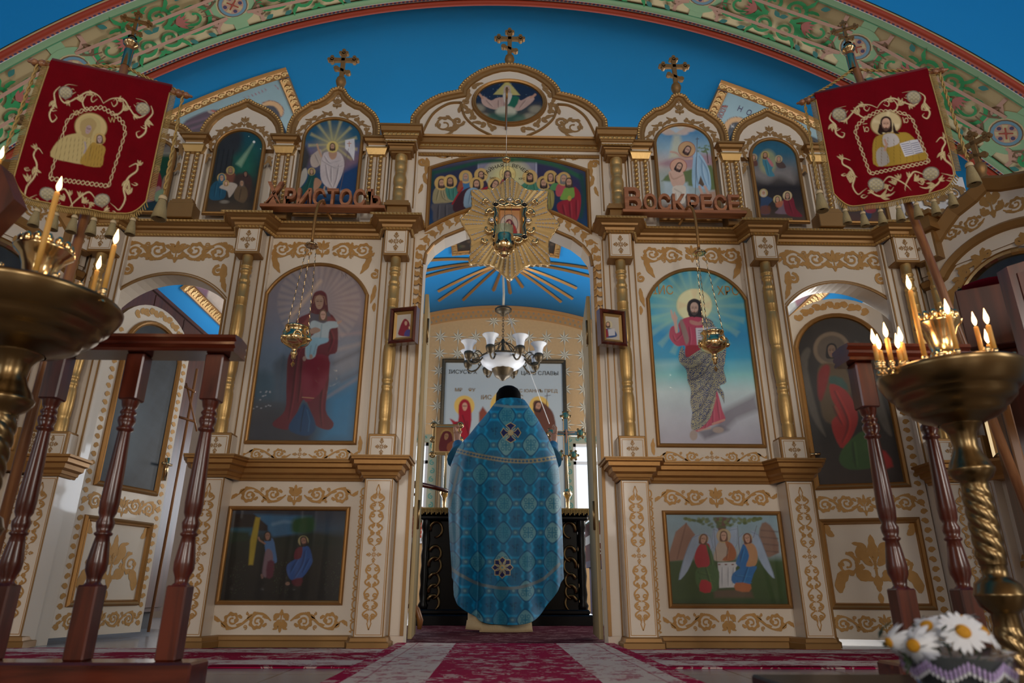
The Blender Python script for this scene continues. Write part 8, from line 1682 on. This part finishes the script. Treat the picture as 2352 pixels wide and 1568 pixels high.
def embroid_common(c, Q, mir, M):
    L = lambda pts: [M(u, v) for u, v in pts]
    for s in (-1, 1):
        for (u, v, a, b) in ((.12, .15, .9, .05), (.50, .135, .6, .05), (.20, .90, .9, .05), (.66, .93, .5, .04), (.86, .70, .3, .07), (.72, .28, .3, .05)):
            vine(c, Q, L([(s*u, v), (s*(u+.06), v+.03*a), (s*(u+.10), v), (s*(u+.06), v-.03*a), (s*(u+.03), v-.01)]), 2.2)
        for (u, v, a) in ((.22, .13, -.5), (.56, .20, 1.1), (.28, .87, .8), (.55, .91, -.3), (.88, .56, -1.2), (.08, .84, -1.4)): x, y = M(s*u, v); leafs(c, Q, x, y, a if s > 0 else PI-a, 24, .7)
    # M: local coordinates (u -1..1 across, v 0..1 down) -> crop coordinates
    L = lambda pts: [M(u, v) for u, v in pts]
    for s in (-1, 1):
        vine(c, Q, L([(0, .17), (s*.12, .125), (s*.3, .115), (s*.45, .17), (s*.62, .22), (s*.75, .17), (s*.68, .10), (s*.50, .09)]), 3.2)
        vine(c, Q, L([(s*.30, .12), (s*.34, .19), (s*.25, .235), (s*.16, .22)]), 3.); x, y = M(s*.66, .15); grape(c, Q, x, y, M(1, 0)[0]*0+30, 26, .3)
        vine(c, Q, L([(s*.78, .12), (s*.84, .17), (s*.78, .24), (s*.82, .31), (s*.74, .36), (s*.68, .33), (s*.73, .31)]), 4.)
        x, y = M(s*.80, .22); leafs(c, Q, x, y, PI/2-s*.2, 34); x, y = M(s*.36, .19); leafs(c, Q, x, y, -PI/2+s*.5, 34, .9)
        vine(c, Q, L([(s*.74, .58), (s*.84, .55), (s*.88, .60), (s*.78, .66), (s*.76, .74), (s*.84, .82), (s*.80, .90), (s*.70, .88), (s*.62, .86)]), 4.)
        x, y = M(s*.80, .68); leafs(c, Q, x, y, PI/2+s*.35, 38); x, y = M(s*.86, .78); leafs(c, Q, x, y, -PI/2, 34)
        x, y = M(s*.46, .845); grape(c, Q, x, y, 34, 27, -.2*s)
        vine(c, Q, L([(s*.34, .84), (s*.22, .80), (s*.12, .83), (0, .90), (-s*.05, .96)]), 3.4); vine(c, Q, L([(s*.60, .90), (s*.48, .955), (s*.30, .965), (s*.2, .94)]), 4.); x, y = M(s*.16, .88); leafs(c, Q, x, y, -PI/2+s*.6, 30); x, y = M(s*.46, .96); leafs(c, Q, x, y, PI*(0 if s < 0 else 1)-.3, 40)
    # plaited frame round the figure
    P = [(-.50, .74), (-.50, .34), (-.42, .28), (-.25, .235), (0, .20), (.25, .235), (.42, .28), (.50, .34), (.50, .74), (-.50, .74)]
    n = 260; pl = []; seg = [np.hypot(P[i+1][0]-P[i][0], (P[i+1][1]-P[i][1])*1.4) for i in range(len(P)-1)]; tot = sum(seg); cum = np.cumsum([0]+seg)
    for ph in (0, PI):
        pts = []
        for i in range(n+1):
            d = tot*i/n; k = min(int(np.searchsorted(cum, d, 'right'))-1, len(seg)-1); f = (d-cum[k])/seg[k]; a, b = np.array(P[k]), np.array(P[k+1]); q = a+(b-a)*f; e = (b-a)/np.linalg.norm(b-a); o = .018*math.sin(d*42+ph); pts.append(M(q[0]-e[1]*o*1.2, q[1]+e[0]*o*.8))
        c.line(Q(pts), 1.7, 'cdbf98', 1., .6, metal=.3)
def banner(a, b, z, pole, draw, label, side):
    a = np.array(a, float); b = np.array(b, float); d = (b-a); L = np.linalg.norm(d); d /= L; n = np.array([d[1], -d[0]]); mid = (a+b)/2
    t = thing('church_banner', label, 'banner', (pole[0][0], pole[0][1], -.17))
    H = .60
    def cl(u, v, off=0.):
        zb = z-H*(.985-.10*np.clip((np.abs(u)-.70)/.30, 0, 1)**2.2+.035*np.cos(u*PI/2)); zz = z+.012+v*(zb-z-.012); w = .006*np.sin(u*5+1)*v+.004*np.sin(u*11)*v+.010*np.sin(v*3)
        o = w+off; return np.stack([mid[0]+d[0]*u*L/2+n[0]*o, mid[1]+d[1]*u*L/2+n[1]*o, zz], -1)
    N_ = 170
    o = painted('velvet_cloth', np.linspace(-1, 1, N_), np.linspace(0, 1, 230), lambda u, v: cl(u, v, .018), draw, 'embroidery', t, base='6e0416', gain=1.2); sd = o.modifiers.new('thickness', 'SOLIDIFY'); sd.thickness = .004; sd.offset = -1
    m = MB(); B0 = np.array([*(mid-d*(L/2+.045)), z]); B1 = np.array([*(mid+d*(L/2+.045)), z]); m.tube([B0, B1], .011, 'pole_wood', 10)
    m.tube([cl(-1, -.01, .0)+0, cl(1, -.01, 0.)+0], .018, 'velvet', 12)
    for P_, sg in ((B0, -1), (B1, 1)):
        e = np.array([d[0]*sg, d[1]*sg, 0]); q = [P_+e*s_ for s_ in (-.03, -.022, -.012, -.004, .0, .006, .014, .022, .026, .032, .038)]; m.tube(q, [.008, .017, .018, .009, .009, .014, .015, .009, .006, .006, .001], 'pole_wood', 12)
    m.build('crossbar', t)
    m = MB()                                            # fringe down both sides and along the hem
    def frg(p, q, out): m.tube([p, (np.array(p)+np.array(q))/2+np.array([0, 0, -.002]), q], .0022, 'gold_thread', 4)
    edge = [(-1, v) for v in np.linspace(.06, .97, 70)]+[(u, 1.) for u in np.linspace(-1, 1, 80)]+[(1, v) for v in np.linspace(.97, .06, 70)]
    for k, (u, v) in enumerate(edge):
        p = cl(np.float64(u), np.float64(v), .018)
        if abs(u) == 1 and v < .99: q = p+np.array([d[0]*np.sign(u), d[1]*np.sign(u), -.25])*.024
        else: q = p+np.array([d[0]*u*.4, d[1]*u*.4, -1.])*.024
        frg(p, q, 0)
    m.tube([cl(np.float64(u), np.float64(v), .021) for u, v in edge], .0032, 'gold_thread', 5); m.build('fringe', t)
    def tassel(P_, s_=1., mt='tassel', nm='tassel'):
        m = MB(); m.tube([P_, P_+np.array([0, 0, -.02*s_])], .0025, 'gold_thread', 5); m.lathe([(.001, 0), (.009*s_, -.004*s_), (.012*s_, -.014*s_), (.009*s_, -.020*s_), (.012*s_, -.026*s_), (.019*s_, -.060*s_), (.024*s_, -.095*s_), (.020*s_, -.096*s_), (.010*s_, -.085*s_)], mt, tuple(P_+np.array([0, 0, -.018*s_])), 18, flute=lambda a, q: 1+.07*math.sin(9*a)); m.lathe([(.0125*s_, -.010*s_), (.0135*s_, -.015*s_), (.0125*s_, -.022*s_)], 'fringe', tuple(P_+np.array([0, 0, -.018*s_])), 12); m.build(nm, t)
    for u in np.linspace(-.86, .86, 7): tassel(cl(np.float64(u), np.float64(1.), .018)+np.array([0, 0, -.012]), .78)
    top = np.array([*pole[1]]); m = MB(); ends = []
    for P_, sg in ((B0, -1), (B1, 1)):
        for A_, B_, sag in ((top+np.array([0, 0, -.10]), P_+np.array([0, 0, .012]), .008), (P_, P_+np.array([d[0]*sg*.01-n[0]*-.02, d[1]*sg*.01-n[1]*-.02, -.47]), 0)):
            nn = 44; A_ = np.array(A_); B_ = np.array(B_); e = (B_-A_)/np.linalg.norm(B_-A_); s1 = np.cross(e, [0, 1, .3]); s1 /= np.linalg.norm(s1); s2 = np.cross(e, s1)
            for ph in (0, PI):
                pts = []
                for i in range(nn+1): q = i/nn; c0 = A_+(B_-A_)*q; c0[2] -= sag*4*q*(1-q); an = i*.95+ph; pts.append(c0+.0042*(math.cos(an)*s1+math.sin(an)*s2))
                m.tube(pts, .0036, 'gold_thread', 5)
            if B_[2] < z-.2: ends.append(B_)
    m.build('cord', t)
    for e in ends: tassel(e, 1.15)
    m = MB(); m.tube([pole[0], pole[1]], .0165, 'pole_wood', 14); m.build('pole', t)
    m = MB(); T_ = tuple(top); m.lathe([(.017, -.10), (.018, -.02), (.014, -.012), (.012, .0), (.026, .010), (.030, .022), (.022, .034), (.012, .038), (.008, .05), (.001, .052)], 'brass', T_, 24, flute=lambda a, q: 1+.05*abs(math.sin(6*a))*(1 if q > 0 else 0)); m.build('ferrule', t)
    m = MB(); o = len(m.v); orth = MB(); orth_cross(orth, 0, 0, -.115, .25, 'brass'); keep = orth; m.v = [(top[0]+x*d[0]-y*d[1], top[1]+x*d[1]+y*d[0], top[2]+.050+(z_*.5 if z_ > 0 else 0)) for x, y, z_ in [(q[0]*.5, q[1]*.5, q[2]) for q in orth.v]]; m.f = orth.f; m.m = orth.m; m.mats = orth.mats; m.sm = orth.sm; m.build('cross_finial', t)
    m = MB(); m.lathe([(.05, 0), (.05, .02), (.024, .03), (.022, .10), (.0175, .10)], 'dark_iron', tuple(pole[0]), 18); m.build('foot_socket', t)
    return t
def draw_bl(c):
    Q = lambda p: cc(p, 0, 60, 1.866); TLp, TRp, BLp, BRp = np.array((225, 175)), np.array((725, 290)), np.array((40, 800)), np.array((545, 850))
    M = lambda u, v: tuple((TLp*(1-v)+BLp*v)*(1-u)/2+(TRp*(1-v)+BRp*v)*(1+u)/2)
    c.c[:] = lin('64000c'); c.noise(.06, .05); embroid_common(c, Q, 1, M)
    G_ = 'b8a878'
    c.ell(*Q([(390, 435)])[0], 37, 32, 'c4b080', 1., metal=.4, rot=.2); c.ell(*Q([(390, 435)])[0], 37, 32, '8a7448', .8, .8, 2., rot=.2)
    c.poly(Q([(218, 560), (245, 500), (290, 470), (340, 455), (345, 400), (390, 385), (430, 410), (430, 470), (400, 530), (370, 590), (300, 585)]), G_, 1., sm=3, metal=.3); c.poly(Q([(345, 590), (370, 540), (400, 500), (450, 520), (445, 560), (430, 606)]), 'a88a44', 1., sm=3, metal=.35)
    for k in range(9): c.line(Q([(255+k*17, 478), (235+k*19, 580)]), 1.1, '7c6c48', .8, .5)
    for k in range(5): c.line(Q([(395+k*11, 515), (375+k*14, 600)]), 1., '6c5424', .7, .5)
    x, y = Q([(378, 440)])[0]; c.poly(Q([(345, 450), (350, 410), (390, 395), (415, 420), (405, 450), (380, 470)]), 'a89468', 1., sm=3, metal=.3); c.face(x+1, y+3, 9.5, veil='a08c60', skin='a08c90', rot=.35); c.face(*Q([(428, 487)])[0], 7.5, hair='5a4638', skin='a89494', halo='b89c60', hr=13)
    c.line(Q([(365, 500), (370, 525), (362, 545)]), 4, '9a9094', 1., 1.)
    for p in ((330, 372), (480, 402)): c.line(Q([(p[0]-14, p[1]-8), (p[0]-6, p[1]+12), (p[0]+2, p[1]-8), (p[0]+8, p[1]+12), (p[0]+14, p[1]-6)]), 1.5, 'b09c6c', 1., .5)
def draw_br(c):
    Q = lambda p: cc(p, 1820, 60, 1.7917); TLp, TRp, BLp, BRp = np.array((92, 320)), np.array((552, 210)), np.array((235, 745)), np.array((728, 650))
    M = lambda u, v: tuple((TLp*(1-v)+BLp*v)*(1-u)/2+(TRp*(1-v)+BRp*v)*(1+u)/2)
    c.c[:] = lin('68000e'); c.noise(.06, .05); embroid_common(c, Q, -1, M)
    x, y = Q([(385, 403)])[0]; c.ell(x, y, 35, 27, 'c8b890', 1., metal=.4, rot=-.2); c.ell(x, y, 35, 27, '8a7448', .8, .8, 2., rot=-.2); c.rays(x, y, 8, 30, 4, 'e0d6b4', .5, .2, .15)
    c.poly(Q([(335, 470), (360, 450), (400, 440), (440, 440), (480, 445), (530, 500), (555, 545), (500, 560), (350, 580), (330, 530)]), 'a88c3c', 1., sm=3, metal=.35); c.poly(Q([(375, 450), (420, 445), (440, 480), (400, 500), (375, 490)]), 'b4b0b0', 1., sm=3)
    c.poly(Q([(345, 520), (375, 500), (400, 560), (355, 578)]), 'a09c98', 1., sm=3); 
    for k in range(8): c.line(Q([(345+k*24, 452+k*4), (340+k*26, 575-k*3)]), 1.1, '6c5824', .7, .5)
    c.face(x, y+2, 13.5, hair='2c1a18', skin='c4a08c', beard=True); c.poly(Q([(335+20, 420), (352, 440), (372, 448), (360, 405)]), '2c1a18', 1., sm=3); c.poly(Q([(415, 400), (425, 430), (440, 445), (415, 440)]), '2c1a18', 1., sm=3)
    c.line(Q([(380, 470), (388, 490), (380, 512)]), 5, 'b08c7c', 1., 1.)
    c.poly(Q([(440, 485), (485, 472), (495, 470), (515, 468), (540, 520), (462, 540)]), 'c4c6d0', .8); c.line(Q([(480, 474), (500, 530)]), 1.2, '8a8c98')
    for k in range(6):
        for a, b in ((447, 478), (488, 516)): c.line(Q([(a+k*3.5, 490+k*8-(4 if a > 470 else 0)), (b+k*3.5, 484+k*8-(4 if a > 470 else 0))]), 1.4, '3c4470', .9, .5)
    for p, tx in (((300, 425), 0), ((462, 388), 1)): c.line(Q([(p[0]-8, p[1]-10), (p[0]-3, p[1]+12)]), 1.6, 'c8ba94', 1., .5); c.ell(*Q([(p[0]+6, p[1]+2)])[0], 4, 5, 'c8ba94', .6, 1., ring=1.4); c.line(Q([(p[0]-10, p[1]-20), (p[0]+6, p[1]-22)]), 1.3, 'c8ba94', 1., .5)
banner((-1.828, -1.644), (-1.422, -1.507), 2.204, ((-1.64, -1.54, -.17), (-1.60, -1.56, 2.385)), draw_bl, 'dark red velvet banner embroidered with a woman and child, on a wooden pole, left', 'left')
banner((1.417, -1.257), (1.844, -1.434), 2.441, ((1.955, -1.325, -.0), (1.583, -1.325, 2.66)), draw_br, 'dark red velvet banner embroidered with a bearded man and book, right', 'right')
# ---------------------------------------------------------------- lectern at the right, icon case at the left edge
def obox(m, cx, cy, A, w, d_, z0, z1, mt, bev=.004, slope=0.):
    T = lambda p: (cx+p[0]*math.cos(A)-p[1]*math.sin(A), cy+p[0]*math.sin(A)+p[1]*math.cos(A), p[2]+(slope*p[1] if p[2] > (z0+z1)/2 else 0)); m.box(0, w, 0, d_, z0, z1, mt, T, bev)
le = W(2192, 668, -1.25); A = -.9
t = thing('lectern', 'tall brown wooden lectern topped with a pink and green cloth, right edge', 'lectern', (le[0], -1.25, 0)); m = MB()
z1_ = le[2]; z0_ = W(2200, 800, -1.25)[2]; obox(m, le[0], -1.25, -.55, .75, .5, z0_, z1_, 'walnut'); m.build('box_top', t)
m = MB(); obox(m, le[0]+.09, -1.22, -.55, .60, .42, 0, z0_, 'walnut'); obox(m, le[0]+.075, -1.25, -.55, .03, .03, 0, z0_, 'oak'); m.build('body', t)
m = MB(); P0 = np.array([le[0]+.03, -1.26, z1_+.004]); ux = np.array([math.cos(-.55), math.sin(-.55), 0]); uy = np.array([-math.sin(-.55), math.cos(-.55), 0])
def cloth(dx0, dx1, dy0, dy1, h, mt):
    vs = []; n = 14
    for i in range(n+1):
        for j in range(6):
            a = dx0+(dx1-dx0)*i/n; b = dy0+(dy1-dy0)*j/5; vs.append(P0+ux*a+uy*b+np.array([0, 0, h+.008*math.sin(a*22+j)+.018*math.sin(PI*i/n)]))
    m.add(vs, [(i*6+j, i*6+j+1, (i+1)*6+j+1, (i+1)*6+j) for i in range(n) for j in range(5)], mt, True)
cloth(.0, .45, -.01, .40, .010, 'cloth_pink'); cloth(-.015, .46, .03, .42, .016, 'cloth_green'); tag(m.build('folded_cloth'), 'folded pink and green cloth lying on top of the brown lectern', 'cloth')
q0 = W(2312, 612, -1.75); t = thing('icon_case', 'dark wooden slanted case corner cutting into the right edge', 'icon case', (q0[0], -1.75, 0)); m = MB()
m.prism([(0, q0[2]-.40), (0, q0[2]), (.5, q0[2]+.12), (.5, q0[2]-.45)], lambda a, b, dd=0.: (q0[0]+a, -1.75-a*.35-dd, b), 0, -.05, 'mahogany'); m.prism([(.02, q0[2]-.36), (.02, q0[2]-.03), (.5, q0[2]+.08), (.5, q0[2]-.42)], lambda a, b, dd=0.: (q0[0]+a, -1.75-a*.35-dd, b), .006, 0, 'walnut'); m.build('panel', t)
m = MB(); m.box(q0[0]+.2, q0[0]+.26, -1.86, -1.80, -.17, q0[2]-.3, 'mahogany'); m.build('post', t)
q0 = W(40, 432, -2.35); t = thing('icon_case', 'dark wooden slanted case corner cutting into the left edge above the dish', 'icon case', (q0[0], -2.35, 0)); m = MB()
m.prism([(0, q0[2]-.03), (-.06, q0[2]+.07), (-.5, q0[2]+.26), (-.5, q0[2]-.30), (-.065, q0[2]-.145)], lambda a, b, dd=0.: (q0[0]+a, -2.35-dd, b), 0, -.05, 'mahogany', 'walnut'); m.build('panel', t)
m = MB(); m.box(q0[0]-.45, q0[0]-.39, -2.33, -2.27, -.17, q0[2], 'mahogany'); m.build('post', t)
# ---------------------------------------------------------------- low black table with daisies
DY = -2.62
m = MB(); e0, e1 = W(1737, 1568, -2.42), W(2000, 1537, -2.42); zt2 = .122
m.box(.44, 1.05, -2.95, -2.36, zt2-.02, zt2, 'black_lacquer', bev=.004)
tb = thing('side_table', 'low black table under the pot of daisies, bottom right', 'table', (.7, -2.65, -.17)); m.build('table_top', tb)
for x in (.47, 1.0):
    for y in (-2.91, -2.40): m = MB(); m.box(x-.02, x+.02, y-.02, y+.02, -.17, zt2-.02, 'black_lacquer'); m.build('leg', tb)
pc = W(2192, 1500, DY); fp = thing('flower_pot', 'clear film-wrapped pot with lilac zigzag border, at the bottom right', 'pot', (pc[0], DY, zt2))
pr_ = .083; zr_ = W(2192, 1492, DY)[2]; m = MB(); m.lathe([(.045, zt2), (.055, zt2+.003), (pr_*.93, zr_-.006), (pr_, zr_)], 'film', (pc[0], DY, 0), 36, flute=lambda a, z: 1+.03*math.sin(7*a)); m.build('film_wrap', fp)
m = MB(); m.lathe([(.001, zt2+.002), (.042, zt2+.002), (pr_*.80, zr_-.010), (.001, zr_-.006)], 'foliage_dark', (pc[0], DY, 0), 20); m.build('soil', fp)
m = MB(); n = 26
for i in range(n*3):
    a = i*2*PI/(n*3); ph = (i % 9)/9; h = (.5-abs(ph-.5))*2*.014; rr = pr_*.965*(1+.03*math.sin(7*a))
    for q in range(3):
        zq = zr_-.016-h-q*.0055; w = .0028; rq = rr*(.985-q*.02); m.add([(pc[0]+rq*math.cos(a-w/rq), DY+rq*math.sin(a-w/rq), zq), (pc[0]+rq*math.cos(a), DY+rq*math.sin(a), zq-.0045), (pc[0]+rq*math.cos(a+w/rq), DY+rq*math.sin(a+w/rq), zq), (pc[0]+rq*math.cos(a), DY+rq*math.sin(a), zq+.0055)], [(0, 1, 2, 3)], 'lilac' if q < 2 else 'petal')
m.build('lace_border', fp)
def daisy(px, py, tilt, az, r, label, dy=0., droop=0.):
    c = W(px, py, DY+dy); t = thing('daisy', label, 'flower', (c[0], DY+dy, c[2]), 'daisies in the pot'); nrm = Vector((math.sin(tilt)*math.cos(az), math.sin(tilt)*math.sin(az), math.cos(tilt))); a1 = nrm.orthogonal().normalized(); a2 = nrm.cross(a1); c = Vector(c)
    for k in range(17):
        a = k*2*PI/17+RNG.uniform(-.06, .06); u = a1*math.cos(a)+a2*math.sin(a); v = nrm.cross(u); rr = r*RNG.uniform(.88, 1.05); dz = droop*RNG.uniform(.6, 1.3); vs = []
        for f, w in ((.22, .05), (.4, .10), (.65, .125), (.88, .10), (1., .02)):
            p = c+u*rr*f+nrm*(-.10*r*f*f-dz*r*f*f*1.2)+nrm*RNG.uniform(-.01, .01)*r; vs += [p+v*rr*w*1.1, p+nrm*r*.02, p-v*rr*w*1.1]
        m = MB(); m.add(vs, [(3*i+j, 3*i+j+1, 3*i+j+4, 3*i+j+3) for i in range(4) for j in range(2)], 'petal', True); m.build('petal', t)
    m = MB(); rot = nrm.to_track_quat('Z', 'Y').to_matrix(); T = lambda p: tuple(c+rot @ Vector(p)); m.lathe([(r*.30, -.01*r), (r*.31, .04*r), (r*.24, .10*r), (r*.10, .14*r), (.0005, .145*r)], 'daisy_eye', (0, 0, 0), 18, T); m.build('eye', t)
    m = MB(); b = Vector((pc[0]+(c.x-pc[0])*.3, DY+dy*.3, zr_-.02)); m.tube(smoothcurve([tuple(c-nrm*.004), tuple(c-nrm*.022+Vector((0, 0, -.004))), tuple((b+c)/2+Vector((0, 0, -.008))), tuple(b)], 5), .0016, 'foliage', 6); m.build('stem', t)
daisy(2212, 1450, 1.08, -PI/2-.15, .037, 'large open white daisy, biggest and frontmost in the pot', -.045)
daisy(2260, 1447, .95, -PI/2+.7, .031, 'open white daisy at the right, tilted to the right', -.01)
daisy(2128, 1437, .85, -PI/2-.9, .033, 'white daisy in the middle left, seen from the side', .0, .3)
daisy(2098, 1482, 1.5, PI+.7, .033, 'drooping white daisy, lower left one in the pot', -.03, .8)
daisy(2042, 1475, 1.7, PI+.2, .026, 'small leftmost daisy leaning out of the pot', .0, .9)
daisy(2160, 1425, .7, PI/2, .030, 'white daisy at the back between two larger ones', .05, .2)
daisy(2205, 1420, .6, PI/2+.4, .028, 'white daisy at the back behind the largest one', .06, .2)
m = MB()
for k in range(60):
    x = pc[0]+RNG.uniform(-.10, .08); y = DY+RNG.uniform(-.05, .06); z = zr_+RNG.uniform(-.01, .03); a = RNG.uniform(0, 6.28); L_ = RNG.uniform(.018, .040); e = np.array([math.cos(a), math.sin(a), RNG.uniform(-.5, .8)]); q = np.array([x, y, z]); s_ = np.cross(e, [0, 0, 1]); s_ /= np.linalg.norm(s_)
    m.add([q, q+e*L_*.5+s_*.004, q+e*L_, q+e*L_*.5-s_*.004], [(0, 1, 2, 3)], 'foliage' if k % 2 else 'foliage_dark')
for k in range(5): q = W(2065+k*3, 1460+k*14, DY); m.tube(smoothcurve([(pc[0]-.03, DY, zr_), (q[0]+.02, DY, q[2]+.01), (q[0], DY, q[2]-.02)], 5), .0018, 'foliage', 5)
lf = m.build('foliage', fp); lf['kind'] = 'stuff'
